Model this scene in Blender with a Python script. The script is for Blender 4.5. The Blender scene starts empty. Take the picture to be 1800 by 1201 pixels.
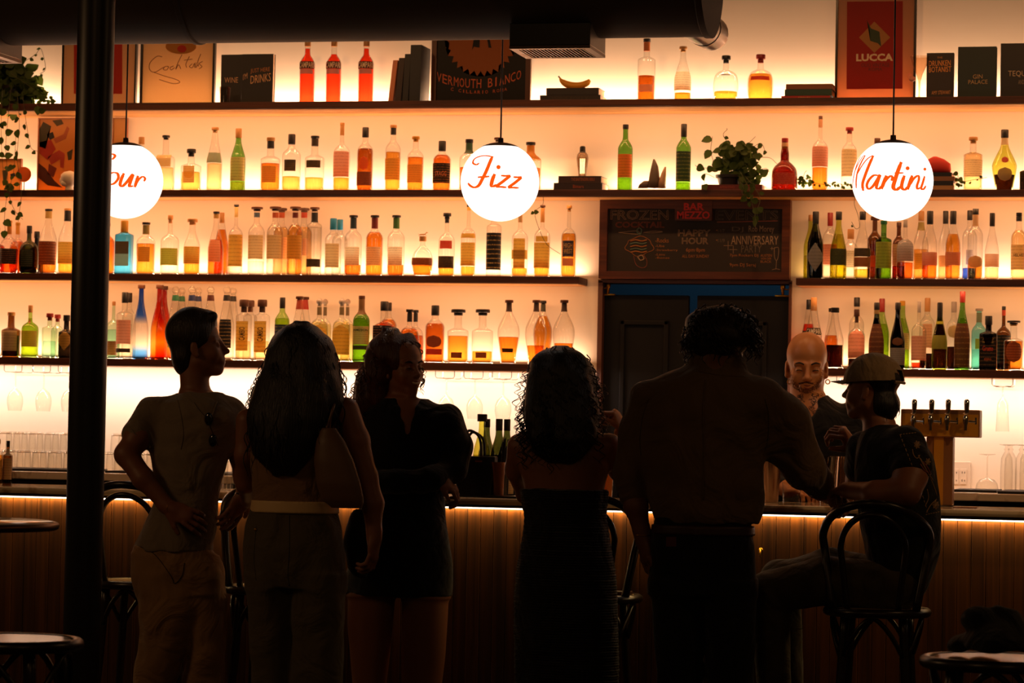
import bpy, bmesh, math, random
import numpy as np
from mathutils import Vector, Matrix

SC = bpy.context.scene
COL = SC.collection
rnd = random.Random(7)

# ------------------------------------------------------------------ camera
F = 5200.0
def _n(v):
    v = np.array(v, float); return v/np.linalg.norm(v)
_U = _n((.019, -1, .0323))
_X = np.array((22270, 255, -5200.), float); _X -= _X.dot(_U)*_U; _X = _n(_X)
_Y = np.cross(_U, _X)
if _Y[2] < 0: _Y = -_Y
CAM = np.array((3.1, -13.6, 1.32))
camd = bpy.data.cameras.new('camera'); cam = bpy.data.objects.new('camera', camd); COL.objects.link(cam)
camd.sensor_width = 36; camd.sensor_fit = 'HORIZONTAL'; camd.lens = F/1800*36
camd.clip_start = .1; camd.clip_end = 60
camd.dof.use_dof = True; camd.dof.focus_distance = 11.0; camd.dof.aperture_fstop = 7.5
M = Matrix.Identity(4)
for i, a in enumerate((_X, _Y, _U)):
    M[i][0] = a[0]; M[i][1] = -a[1]; M[i][2] = -a[2]; M[i][3] = CAM[i]
cam.matrix_world = M
SC.camera = cam
def ray(px, py):
    c = np.array((px-900, py-600.5, F))
    return np.array((c.dot(_X), c.dot(_Y), c.dot(_U)))
def at(px, py, Y):
    d = ray(px, py); return CAM + d*((Y-CAM[1])/d[1])
def atz(px, py, Z):
    d = ray(px, py); return CAM + d*((Z-CAM[2])/d[2])
def scl(px, py, Y):          # pixels per metre there
    d = ray(px, py); t = (Y-CAM[1])/d[1]; return 1.0/t

# ------------------------------------------------------------------ world, exposure
W = bpy.data.worlds.new('world'); SC.world = W; W.use_nodes = True
W.node_tree.nodes['Background'].inputs[0].default_value = (1.0, .5, .2, 1)
W.node_tree.nodes['Background'].inputs[1].default_value = .016
SC.view_settings.view_transform = 'Standard'; SC.view_settings.look = 'None'
SC.view_settings.gamma = 1; SC.view_settings.use_curve_mapping = False
SC.view_settings.exposure = 0
cy = SC.cycles
cy.max_bounces = 7; cy.diffuse_bounces = 4; cy.glossy_bounces = 3; cy.transmission_bounces = 4
cy.transparent_max_bounces = 40; cy.sample_clamp_indirect = 4; cy.sample_clamp_direct = 0
cy.caustics_reflective = False; cy.caustics_refractive = False
cy.use_denoising = True
cy.use_adaptive_sampling = True; cy.adaptive_threshold = .012

WARM = (1.0, .59, .36)
ORNG = (1.0, .46, .19)
K_SHELF, K_TOP, K_UNDER, K_BAR, K_WASH = 5.6, 7.6, 5.4, 2.1, 1.3    # watts per metre of LED strip; the wash strips are an added fill
K_GLOBE = 1.7
LIGHTS = []
def strip(name, x0, x1, y, z, wpm, direction, width=.012, color=WARM):
    ld = bpy.data.lights.new(name, 'AREA'); ld.shape = 'RECTANGLE'
    ld.size = x1-x0; ld.size_y = width; ld.energy = wpm*(x1-x0); ld.color = color
    o = bpy.data.objects.new(name, ld); COL.objects.link(o)
    d = Vector(direction).normalized()
    zx = -d; xx = Vector((1, 0, 0)); yy = zx.cross(xx).normalized(); xx = yy.cross(zx)
    o.matrix_world = Matrix(((xx.x, yy.x, zx.x, (x0+x1)/2), (xx.y, yy.y, zx.y, y), (xx.z, yy.z, zx.z, z), (0, 0, 0, 1)))
    return o

# shelf levels from the photograph (front top edge / front bottom edge at x = 900)
YF = -.205
YF1 = -.30
def zpx(py, Y=YF): return at(900, py, Y)[2]
SZ = {1: (zpx(175.7, YF1), zpx(188.2, YF1)), 2: (zpx(333.6), zpx(345.3)), 3: (zpx(485.8), zpx(497.6)), 4: (zpx(640), zpx(652.3))}
XL, XR = at(-230, 400, 0)[0], at(1990, 400, 0)[0]
X3L = at(1017, 490, YF)[0]; X3R = at(1399, 495, YF)[0]
for s, x0, x1 in ((1, XL, XR), (2, XL, XR), (3, XL, X3L), (3, X3R, XR), (4, XL, X3L), (4, X3R, XR)):
    strip('shelf_top_led', x0+.01, x1-.01, -.04, SZ[s][0]+.004, K_TOP if s == 1 else K_SHELF, (0, -.25, 1))
for s, x0, x1 in ((1, XL, XR), (2, XL, X3L), (2, X3R, XR), (3, XL, X3L), (3, X3R, XR)):
    strip('shelf_wash_fill', x0+.01, x1-.01, -.185, SZ[s][1]-.006, K_WASH, (0, .55, -1), color=ORNG)  # added orange fill strips, warming the top of each niche
for x0, x1 in ((XL, X3L), (X3R, XR)):
    strip('under_shelf_led', x0+.01, x1-.01, -.165, SZ[4][1]-.012, K_UNDER, (0, .35, -1), color=(1, .72, .58))
BAR_F, BAR_P, BAR_B = -2.27, -2.10, -1.62          # outer edge, front panel, inner edge of the bar
BZ = at(900, 877, BAR_F)[2]                         # top of the bar
BZB = at(900, 893.5, BAR_F)[2]                         # underside of its edge
strip('bar_led', XL, XR, BAR_P-.011, BZB-.006, K_BAR, (0, .25, -1), color=(1, .6, .2))
# added unseen spots over the bar aisle, standing in for globe light on shelves
for x in (-.9, .3, 1.5, 2.7, 3.9):
    ld = bpy.data.lights.new('aisle_fill_spot', 'SPOT'); ld.energy = 30; ld.color = (1, .45, .17); ld.shadow_soft_size = .05; ld.spot_size = 2.1; ld.spot_blend = .8
    o = bpy.data.objects.new('aisle_fill_spot', ld); COL.objects.link(o); o.location = (x-1.4, -1.62, 3.8)
    o.rotation_euler = (math.radians(30), 0, 0)
ld = bpy.data.lights.new('tap_fill_spot', 'SPOT'); ld.energy = 70; ld.color = (1, .55, .24); ld.shadow_soft_size = .06; ld.spot_size = .62; ld.spot_blend = .7  # added narrow spot that brightens the brass of the tap tower
o = bpy.data.objects.new('tap_fill_spot', ld); COL.objects.link(o); o.location = (4.7, -4.2, 3.3)
o.rotation_euler = (Vector(tuple(at(1640, 730, -1.8)))-o.location).to_track_quat('-Z', 'Y').to_euler()
# dim warm lamps of the room, high up behind the camera
for x, y, e in ((0.5, -9.5, 14), (4.5, -10.5, 10), (-2.3, -5.0, 17), (3.9, -4.0, 9)):
    ld = bpy.data.lights.new('room_lamp', 'POINT'); ld.energy = e; ld.color = (1, .54, .23); ld.shadow_soft_size = .35
    o = bpy.data.objects.new('room_lamp', ld); o.location = (x, y, 3.6 if y < -6 else (2.5 if x < 0 else 3.1)); COL.objects.link(o)

# ------------------------------------------------------------------ materials
def lin(c):
    if isinstance(c, str):
        c = tuple(int(c[i:i+2], 16)/255 for i in (0, 2, 4))
    return tuple((x/12.92 if x <= .04045 else ((x+.055)/1.055)**2.4) for x in c)
MATS = {}
def mat(name, col='808080', rough=.6, metal=0., spec=.5, emit=None, est=0., bump=0., bscale=40., coat=0., transl=0., sheen=0.):
    key = (name, col, rough, metal, emit, est, bump, bscale, transl)
    if key in MATS: return MATS[key]
    m = bpy.data.materials.new(name); m.use_nodes = True
    nt = m.node_tree; b = nt.nodes['Principled BSDF']
    b.inputs['Base Color'].default_value = (*lin(col), 1)
    b.inputs['Roughness'].default_value = rough; b.inputs['Metallic'].default_value = metal
    b.inputs['Specular IOR Level'].default_value = spec
    if coat: b.inputs['Coat Weight'].default_value = coat
    if sheen: b.inputs['Sheen Weight'].default_value = sheen
    if emit:
        b.inputs['Emission Color'].default_value = (*lin(emit), 1); b.inputs['Emission Strength'].default_value = est
    if bump:
        n = nt.nodes.new('ShaderNodeTexNoise'); n.inputs['Scale'].default_value = bscale; n.inputs['Detail'].default_value = 4
        tc = nt.nodes.new('ShaderNodeTexCoord'); nt.links.new(tc.outputs['Object'], n.inputs['Vector'])
        bp = nt.nodes.new('ShaderNodeBump'); bp.inputs['Strength'].default_value = bump; bp.inputs['Distance'].default_value = .01
        nt.links.new(n.outputs['Fac'], bp.inputs['Height']); nt.links.new(bp.outputs['Normal'], b.inputs['Normal'])
    if transl:
        t = nt.nodes.new('ShaderNodeBsdfTranslucent'); t.inputs['Color'].default_value = (*lin(col), 1)
        mx = nt.nodes.new('ShaderNodeMixShader'); mx.inputs[0].default_value = transl
        out = nt.nodes['Material Output']
        nt.links.new(b.outputs[0], mx.inputs[1]); nt.links.new(t.outputs[0], mx.inputs[2]); nt.links.new(mx.outputs[0], out.inputs[0])
    MATS[key] = m; return m
def wood(name, c1, c2, scale=(1.5, 30, 30), rough=.45, spec=.4, bump=.15):
    m = bpy.data.materials.new(name); m.use_nodes = True; nt = m.node_tree; b = nt.nodes['Principled BSDF']
    tc = nt.nodes.new('ShaderNodeTexCoord'); mp = nt.nodes.new('ShaderNodeMapping'); mp.inputs['Scale'].default_value = scale
    n = nt.nodes.new('ShaderNodeTexNoise'); n.inputs['Scale'].default_value = 1.3; n.inputs['Detail'].default_value = 6; n.inputs['Distortion'].default_value = .8
    r = nt.nodes.new('ShaderNodeValToRGB'); r.color_ramp.elements[0].position = .32; r.color_ramp.elements[1].position = .68
    r.color_ramp.elements[0].color = (*lin(c1), 1); r.color_ramp.elements[1].color = (*lin(c2), 1)
    nt.links.new(tc.outputs['Object'], mp.inputs[0]); nt.links.new(mp.outputs[0], n.inputs['Vector'])
    nt.links.new(n.outputs['Fac'], r.inputs[0]); nt.links.new(r.outputs[0], b.inputs['Base Color'])
    bp = nt.nodes.new('ShaderNodeBump'); bp.inputs['Strength'].default_value = bump; bp.inputs['Distance'].default_value = .004
    nt.links.new(n.outputs['Fac'], bp.inputs['Height']); nt.links.new(bp.outputs[0], b.inputs['Normal'])
    b.inputs['Roughness'].default_value = rough; b.inputs['Specular IOR Level'].default_value = spec
    return m
def marble(name, c1, c2, rough=.25):
    m = bpy.data.materials.new(name); m.use_nodes = True; nt = m.node_tree; b = nt.nodes['Principled BSDF']
    tc = nt.nodes.new('ShaderNodeTexCoord')
    n = nt.nodes.new('ShaderNodeTexNoise'); n.inputs['Scale'].default_value = 3; n.inputs['Detail'].default_value = 8; n.inputs['Distortion'].default_value = 2.5
    r = nt.nodes.new('ShaderNodeValToRGB'); r.color_ramp.elements[0].position = .36; r.color_ramp.elements[1].position = .46
    r.color_ramp.elements[0].color = (*lin(c1), 1); r.color_ramp.elements[1].color = (*lin(c2), 1)
    nt.links.new(tc.outputs['Object'], n.inputs['Vector']); nt.links.new(n.outputs['Fac'], r.inputs[0]); nt.links.new(r.outputs[0], b.inputs['Base Color'])
    b.inputs['Roughness'].default_value = rough
    return m
def clearmat(name, col, gloss=.12, edge=.45, grad=None, power=1.0):
    """thin glass or clear liquid: tinted see-through, darker where seen edge-on, with a sheen"""
    key = ('clear', name, col, gloss, edge, str(grad))
    if key in MATS: return MATS[key]
    m = bpy.data.materials.new(name); m.use_nodes = True; nt = m.node_tree
    nt.nodes.remove(nt.nodes['Principled BSDF']); out = nt.nodes['Material Output']
    c = [x**.5 for x in lin(col)]
    tr = nt.nodes.new('ShaderNodeBsdfTransparent'); gl = nt.nodes.new('ShaderNodeBsdfGlossy'); gl.inputs['Roughness'].default_value = .06
    lw = nt.nodes.new('ShaderNodeLayerWeight'); lw.inputs['Blend'].default_value = .35
    mix = nt.nodes.new('ShaderNodeMix'); mix.data_type = 'RGBA'
    pw = nt.nodes.new('ShaderNodeMath'); pw.operation = 'POWER'; pw.inputs[1].default_value = 2.2
    nt.links.new(lw.outputs['Facing'], pw.inputs[0]); nt.links.new(pw.outputs[0], mix.inputs[0])
    mix.inputs[6].default_value = (*c, 1); mix.inputs[7].default_value = (c[0]**1.6*edge, c[1]**2*edge, c[2]**2.4*edge, 1)
    if grad:
        tc = nt.nodes.new('ShaderNodeTexCoord'); sp = nt.nodes.new('ShaderNodeSeparateXYZ'); rp = nt.nodes.new('ShaderNodeValToRGB')
        nt.links.new(tc.outputs['Generated'], sp.inputs[0]); nt.links.new(sp.outputs['Z'], rp.inputs[0])
        while len(rp.color_ramp.elements) < len(grad): rp.color_ramp.elements.new(.5)
        for e, (p, cc) in zip(rp.color_ramp.elements, grad):
            e.position = p; e.color = (*[x**.5 for x in lin(cc)], 1)
        nt.links.new(rp.outputs[0], mix.inputs[6])
    nt.links.new(mix.outputs[2], tr.inputs[0])
    gm = nt.nodes.new('ShaderNodeMath'); gm.operation = 'MULTIPLY_ADD'; gm.inputs[1].default_value = gloss*2.2; gm.inputs[2].default_value = gloss*.25
    nt.links.new(pw.outputs[0], gm.inputs[0])
    ms = nt.nodes.new('ShaderNodeMixShader'); nt.links.new(gm.outputs[0], ms.inputs[0])
    nt.links.new(tr.outputs[0], ms.inputs[1]); nt.links.new(gl.outputs[0], ms.inputs[2]); nt.links.new(ms.outputs[0], out.inputs[0])
    MATS[key] = m; return m
def labelmat(col, ink, sx=24, sy=16):
    key = ('label', col, ink, sx, sy)
    if key in MATS: return MATS[key]
    m = bpy.data.materials.new('paper_label'); m.use_nodes = True; nt = m.node_tree; b = nt.nodes['Principled BSDF']
    tc = nt.nodes.new('ShaderNodeTexCoord'); mp = nt.nodes.new('ShaderNodeMapping'); mp.inputs['Scale'].default_value = (sx, sy, 1)
    nt.links.new(tc.outputs['UV'], mp.inputs[0])
    w = nt.nodes.new('ShaderNodeTexWave'); w.wave_type = 'BANDS'; w.bands_direction = 'Y'; w.inputs['Scale'].default_value = .16
    n = nt.nodes.new('ShaderNodeTexNoise'); n.inputs['Scale'].default_value = 1.6; n.inputs['Detail'].default_value = 3
    nt.links.new(mp.outputs[0], w.inputs['Vector']); nt.links.new(mp.outputs[0], n.inputs['Vector'])
    mu = nt.nodes.new('ShaderNodeMath'); mu.operation = 'MULTIPLY'; nt.links.new(w.outputs['Fac'], mu.inputs[0]); nt.links.new(n.outputs['Fac'], mu.inputs[1])
    gt = nt.nodes.new('ShaderNodeMapRange'); gt.inputs[1].default_value = .42; gt.inputs[2].default_value = .56; gt.inputs[4].default_value = .6
    nt.links.new(mu.outputs[0], gt.inputs[0])
    mx = nt.nodes.new('ShaderNodeMix'); mx.data_type = 'RGBA'
    mx.inputs[6].default_value = (*lin(col), 1); mx.inputs[7].default_value = (*lin(ink), 1); nt.links.new(gt.outputs[0], mx.inputs[0])
    nt.links.new(mx.outputs[2], b.inputs['Base Color']); b.inputs['Roughness'].default_value = .6
    t = nt.nodes.new('ShaderNodeBsdfTranslucent'); nt.links.new(mx.outputs[2], t.inputs[0])
    ms = nt.nodes.new('ShaderNodeMixShader'); ms.inputs[0].default_value = .3
    nt.links.new(b.outputs[0], ms.inputs[1]); nt.links.new(t.outputs[0], ms.inputs[2]); nt.links.new(ms.outputs[0], nt.nodes['Material Output'].inputs[0])
    MATS[key] = m; return m

# ------------------------------------------------------------------ object helpers
def empty(name, loc, label, cat, group=None):
    o = bpy.data.objects.new(name, None); COL.objects.link(o); o.location = tuple(float(a) for a in loc)
    o.empty_display_size = .05
    o['label'] = label; o['category'] = cat
    if group: o['group'] = group
    return o
def tag(o, label, cat, group=None, kind=None):
    o['label'] = label; o['category'] = cat
    if group: o['group'] = group
    if kind: o['kind'] = kind
    return o
def wloc(o):
    v = Vector((0, 0, 0))
    while o is not None: v += o.location; o = o.parent
    return v
def link(name, me, m, parent=None, label=None):
    """mesh built in world coordinates; parents here are never rotated"""
    o = bpy.data.objects.new(name, me); COL.objects.link(o)
    if m is not None:
        for q in (m if isinstance(m, (list, tuple)) else [m]): me.materials.append(q)
    if parent is not None:
        off = wloc(parent)
        me.transform(Matrix.Translation(-off)); o.parent = parent
    else:
        n = len(me.vertices); co = np.empty(n*3, np.float32); me.vertices.foreach_get('co', co); co = co.reshape(-1, 3)
        c = (co.min(0)+co.max(0))/2; c[2] = co[:, 2].min(); c = Vector([float(a) for a in c])
        me.transform(Matrix.Translation(-c)); o.location = c
    if label: o['label'] = label
    return o
def struct(name, bm, m):
    o = done(name, bm, m); o['kind'] = 'structure'; return o
def smooth(me, ang=None):
    me.polygons.foreach_set('use_smooth', [True]*len(me.polygons))
def done(name, bm, m, parent=None, sm=False, label=None, ang=None):
    bmesh.ops.recalc_face_normals(bm, faces=bm.faces)
    me = bpy.data.meshes.new(name); bm.to_mesh(me); bm.free()
    if sm:
        smooth(me)
        if ang is not None:
            me.set_sharp_from_angle(angle=ang)
    return link(name, me, m, parent, label)
def box(bm, x0, x1, y0, y1, z0, z1, bev=0., mi=0):
    vs = [bm.verts.new((x, y, z)) for z in (z0, z1) for y in (y0, y1) for x in (x0, x1)]
    fs = [bm.faces.new([vs[i] for i in f]) for f in ((0, 1, 3, 2), (4, 6, 7, 5), (0, 4, 5, 1), (2, 3, 7, 6), (0, 2, 6, 4), (1, 5, 7, 3))]
    for f in fs: f.material_index = mi
    if bev:
        es = set(e for f in fs for e in f.edges)
        r = bmesh.ops.bevel(bm, geom=list(es), offset=bev, segments=2, affect='EDGES', profile=.5)
        for f in r['faces']: f.material_index = mi
    return vs
def xform(bm, vs, mtx):
    for v in vs: v.co = mtx @ v.co
def catmull(pts, n=6):
    pts = [np.array(p, float) for p in pts]
    if len(pts) < 3: return pts
    out = []
    P = [2*pts[0]-pts[1]]+pts+[2*pts[-1]-pts[-2]]
    for i in range(1, len(P)-2):
        for k in range(n):
            t = k/n
            out.append(.5*((2*P[i])+(-P[i-1]+P[i+1])*t+(2*P[i-1]-5*P[i]+4*P[i+1]-P[i+2])*t*t+(-P[i-1]+3*P[i]-3*P[i+1]+P[i+2])*t**3))
    out.append(pts[-1]); return out
def tube(bm, pts, r, seg=8, closed=False, caps=True, mi=0):
    """tube through 3D points, r number or list"""
    P = [Vector([float(a) for a in p]) for p in pts]; n = len(P)
    R = [r]*n if not hasattr(r, '__len__') else list(np.interp(np.linspace(0, 1, n), np.linspace(0, 1, len(r)), r))
    up = None; rings = []
    for i in range(n):
        if closed: t = P[(i+1) % n]-P[i-1]
        else: t = P[min(i+1, n-1)]-P[max(i-1, 0)]
        if t.length < 1e-9: t = Vector((0, 0, 1))
        t.normalize()
        if up is None:
            up = Vector((0, 0, 1)) if abs(t.z) < .9 else Vector((1, 0, 0))
        a = t.cross(up)
        if a.length < 1e-5: a = t.orthogonal()
        a.normalize(); b = a.cross(t).normalized(); up = b
        rings.append([bm.verts.new(P[i]+(a*math.cos(2*math.pi*k/seg)+b*math.sin(2*math.pi*k/seg))*R[i]) for k in range(seg)])
    m = n if closed else n-1
    for i in range(m):
        A, B = rings[i], rings[(i+1) % n]
        for k in range(seg):
            f = bm.faces.new((A[k], A[(k+1) % seg], B[(k+1) % seg], B[k])); f.material_index = mi
    if caps and not closed:
        for q in (rings[0], rings[-1]):
            try: bm.faces.new(q).material_index = mi
            except Exception: pass
    return rings
def sect(r, seg, sq=2.0, flat=1.0, rot=0.0):
    out = []
    for k in range(seg):
        a = 2*math.pi*(k+.5)/seg
        c, s = math.cos(a), math.sin(a)
        q = (abs(c)**sq+abs(s)**sq)**(-1/sq)
        x, y = r*q*c, r*q*s*flat
        out.append((x*math.cos(rot)-y*math.sin(rot), x*math.sin(rot)+y*math.cos(rot)))
    return out
def lathe(bm, prof, x, y, z0, seg=24, sq=2.0, flat=1.0, rot=0.0, bottom=True, top=True, mi=0, sqtop=None):
    """prof: list of (height, radius)"""
    rings = []
    n = len(prof)
    for i, (h, r) in enumerate(prof):
        s = sq if sqtop is None else sq+(sqtop-sq)*max(0, min(1, (i/(n-1)-.45)/.2))
        fl = flat if sqtop is None else flat+(1-flat)*max(0, min(1, (i/(n-1)-.45)/.3))
        rings.append([bm.verts.new((x+a, y+b, z0+h)) for a, b in sect(max(r, 1e-4), seg, s, fl, rot)])
    for A, B in zip(rings, rings[1:]):
        for k in range(seg):
            bm.faces.new((A[k], A[(k+1) % seg], B[(k+1) % seg], B[k])).material_index = mi
    if bottom: bm.faces.new(rings[0]).material_index = mi
    if top: bm.faces.new(rings[-1]).material_index = mi
    return rings
def ellips(bm, c, r, seg=16, rings=10, mtx=None, mi=0):
    vs = []; R = []
    for i in range(rings+1):
        th = math.pi*i/rings
        row = []
        for k in range(seg):
            a = 2*math.pi*k/seg
            p = Vector((r[0]*math.sin(th)*math.cos(a), r[1]*math.sin(th)*math.sin(a), -r[2]*math.cos(th)))
            if mtx: p = mtx @ p
            if i in (0, rings) and k: row.append(row[0]); continue
            row.append(bm.verts.new(p+Vector([float(q) for q in c])))
        R.append(row)
    for A, B in zip(R, R[1:]):
        for k in range(seg):
            q = [A[k], A[(k+1) % seg], B[(k+1) % seg], B[k]]
            u = []
            for v in q:
                if v not in u: u.append(v)
            if len(u) > 2: bm.faces.new(u).material_index = mi
def poly(bm, pts, y0, y1, mi=0):
    """extrude an outline given as (x, z) between two depths"""
    A = [bm.verts.new((p[0], y0, p[1])) for p in pts]; B = [bm.verts.new((p[0], y1, p[1])) for p in pts]
    n = len(pts); bm.faces.new(A).material_index = mi; bm.faces.new(B[::-1]).material_index = mi
    for i in range(n): bm.faces.new((A[i], B[i], B[(i+1) % n], A[(i+1) % n])).material_index = mi
def text_mesh(s, size=1.0, outline=0.0, extrude=0.0, space=1.0, bold=0.0, sx=1.0):
    c = bpy.data.curves.new('lettering', 'FONT'); c.body = s; c.size = size; c.align_x = 'CENTER'; c.align_y = 'CENTER'
    c.space_character = space; c.resolution_u = 2
    if outline: c.fill_mode = 'NONE'; c.bevel_depth = outline; c.bevel_resolution = 0
    else: c.extrude = extrude; c.offset = bold
    o = bpy.data.objects.new('tmp', c); COL.objects.link(o)
    dg = bpy.context.evaluated_depsgraph_get(); dg.update()
    me = bpy.data.meshes.new_from_object(o.evaluated_get(dg))
    bpy.data.objects.remove(o); bpy.data.curves.remove(c)
    n = len(me.vertices); co = np.empty(n*3, np.float32); me.vertices.foreach_get('co', co); co = co.reshape(-1, 3)
    if n:
        co[:, 0] -= (co[:, 0].min()+co[:, 0].max())/2; co[:, 1] -= (co[:, 1].min()+co[:, 1].max())/2; co[:, 0] *= sx
    return me, co
def text_flat(name, s, x0, x1, y0, y1, Y, m, parent, outline=0., arc=0., slope=0., bold=0., label=None, lean=0.):
    """lettering filling a pixel box on the plane Y (standing on a real surface there)"""
    a, b = at(x0, y1, Y), at(x1, y0, Y); w, h = b[0]-a[0], b[2]-a[2]
    me, co = text_mesh(s, 1., 0., .0, bold=bold)
    if outline:
        tw = np.ptp(co[:, 0]); me, co = text_mesh(s, 1., outline/(w/tw))
    if len(co) == 0: return None
    u = co[:, 0]/np.ptp(co[:, 0]); v = co[:, 1]/np.ptp(co[:, 1])
    X = (a[0]+b[0])/2+u*w; Z = (a[2]+b[2])/2+v*h + arc*h*(u*2)**2 + slope*h*u + 0*u
    X = X + lean*v*h
    Yv = Y-.0015-(co[:, 2]*(w/np.ptp(co[:, 0])) if outline else 0)
    out = np.stack([X, np.broadcast_to(Yv, X.shape), Z], 1).astype(np.float32)
    me.vertices.foreach_set('co', out.ravel()); me.update(); me.materials.clear()
    return link(name, me, m, parent, label)

# common materials
GLASS = {'c': clearmat('clear_glass', 'f6f4ee', .2, .55), 'g': clearmat('green_glass', 'a8d068', .15, .35),
         'dg': clearmat('dark_green_glass', '3a4418', .2, .3), 'br': clearmat('brown_glass', '6a3c12', .2, .3),
         'bk': clearmat('black_glass', '140c06', .25, .3), 'tq': clearmat('turquoise_glass', '8ce6e8', .2, .4),
         'bl': clearmat('blue_glass', '3fa8e8', .2, .35), 'eg': clearmat('emerald_glass', '68a83c', .15, .35),
         'pg': clearmat('pale_green_glass', 'cfe9cf', .2, .5), 'yg': clearmat('yellow_green_glass', 'c8cf50', .2, .4),
         'blg': clearmat('blue_fade_glass', 'ffffff', .2, .5, grad=[(0, '2f7cf0'), (.12, '4f9bf5'), (.22, 'f6efe9'), (.5, 'f2ece6'), (.62, '2f66ea'), (1, '1a3fd0')]),
         'rdg': clearmat('red_fade_glass', 'ffffff', .2, .5, grad=[(0, 'e8400c'), (.1, 'ee6a14'), (.25, 'f9b74a'), (.45, 'f59a30'), (.6, 'd83410'), (1, 'a81c0a')])}
LIQ = {'amber': 'de8626', 'orange': 'e07c20', 'red': 'f0401c', 'yellow': 'eab65c', 'pale': 'f3d29c', 'gold': 'e29e36', 'dark': '2a0c04',
       'brown': 'ac5410', 'grn': 'c8d84a', 'rust': 'd06c1e', 'water': 'f6f2ea', 'aqua': 'bfe8e0', 'cloud': 'e8e2a8', 'blue': '3a6cf0', 'olive': 'd0c440'}
def liq(k): return clearmat('liquid_'+k, LIQ[k], .05, .62)
INKS = {'tan': ('cdb07a', '6b4a22'), 'cream': ('e6d6b0', '6b4420'), 'gold': ('c89a3c', '5a3a10'), 'black': ('100c0a', 'b08a4a'), 'brown': ('6e3c1c', 'c08a4a'),
        'olive': ('a8a83c', '4a4a18'), 'pink': ('d88a6a', '8a3420'), 'red': ('a82014', 'e0c080'), 'grey': ('8e9a86', '4a4a40'), 'dkg': ('26301a', '96843c'),
        'white': ('ece4d4', '8a6a4a'), 'orange': ('d8641c', '4a1a08'), 'navy': ('1c2650', 'b0a070'), 'rose': ('c88a70', '7a3a28'), 'steel': ('9a9690', '504a44'), 'peach': ('e2b088', '9a6038')}
CAPC = {'black': '14100e', 'brown': '4a2814', 'wood': 'a8773c', 'red': '8a1c14', 'gold': 'b8862c', 'white': 'e8dcc8', 'blue': '1f7fa8', 'silver': '9a9088', 'navy': '1c2650', 'green': '2a6a48', 'cork': 'c0884c', 'clear': 'd8d0c0', 'dkg': '1c3818'}
# ================================================================== the setting
M_WALL = mat('painted_wall', 'e6d9c6', .75, bump=.06, bscale=9)
M_WALN = wood('walnut_shelf', '3a1c0c', '5e2f14')
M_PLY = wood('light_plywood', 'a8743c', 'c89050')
M_WALN2 = wood('walnut_frame', '4a2410', '6a3618')
M_BLACK = mat('black_paint', '0c0a08', .5)
M_BLKM = mat('black_metal', '100c09', .35, spec=.6)
M_BRASS = mat('brass', 'c8922e', .3, 1.)
M_CHROME = mat('chrome', 'c8c0b4', .12, 1.)
M_STEEL = mat('brushed_steel', 'a09080', .35, 1.)
wx0, wx1 = XL-.6, XR+.6
DX0, DX1 = at(1051, 600, 0)[0], at(1391, 600, 0)[0]
DZT = at(1220, 496, 0)[2]
CEIL = 3.85
bm = bmesh.new()
box(bm, wx0, DX0, 0, .12, 0, CEIL); box(bm, DX1, wx1, 0, .12, 0, CEIL); box(bm, DX0, DX1, 0, .12, DZT, CEIL)
struct('wall_back', bm, M_WALL)
bm = bmesh.new(); box(bm, wx0, wx1, -14.5, 3.2, -.1, 0); struct('floor', bm, wood('dark_floor', '1a0f08', '2a180c', (20, 1.5, 20)))
bm = bmesh.new(); box(bm, wx0, wx1, -6.5, 3.2, CEIL, CEIL+.1); struct('ceiling', bm, mat('dark_ceiling', '1c1410', .8))
# kitchen beyond the doorway
bm = bmesh.new(); box(bm, DX0-.8, DX1+.8, 2.6, 2.7, 0, CEIL); struct('wall_kitchen', bm, mat('kitchen_wall', '7f98a8', .6, bump=.2, bscale=3))
for (x, y, e) in ((DX0+.25, 1.7, 3.2), (DX1-.1, 2.2, .3)):
    ld = bpy.data.lights.new('kitchen_lamp', 'POINT'); ld.energy = e; ld.color = (.16, .55, .9); ld.shadow_soft_size = .15
    o = bpy.data.objects.new('kitchen_lamp', ld); o.location = (x, y, 2.9); COL.objects.link(o)
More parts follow.
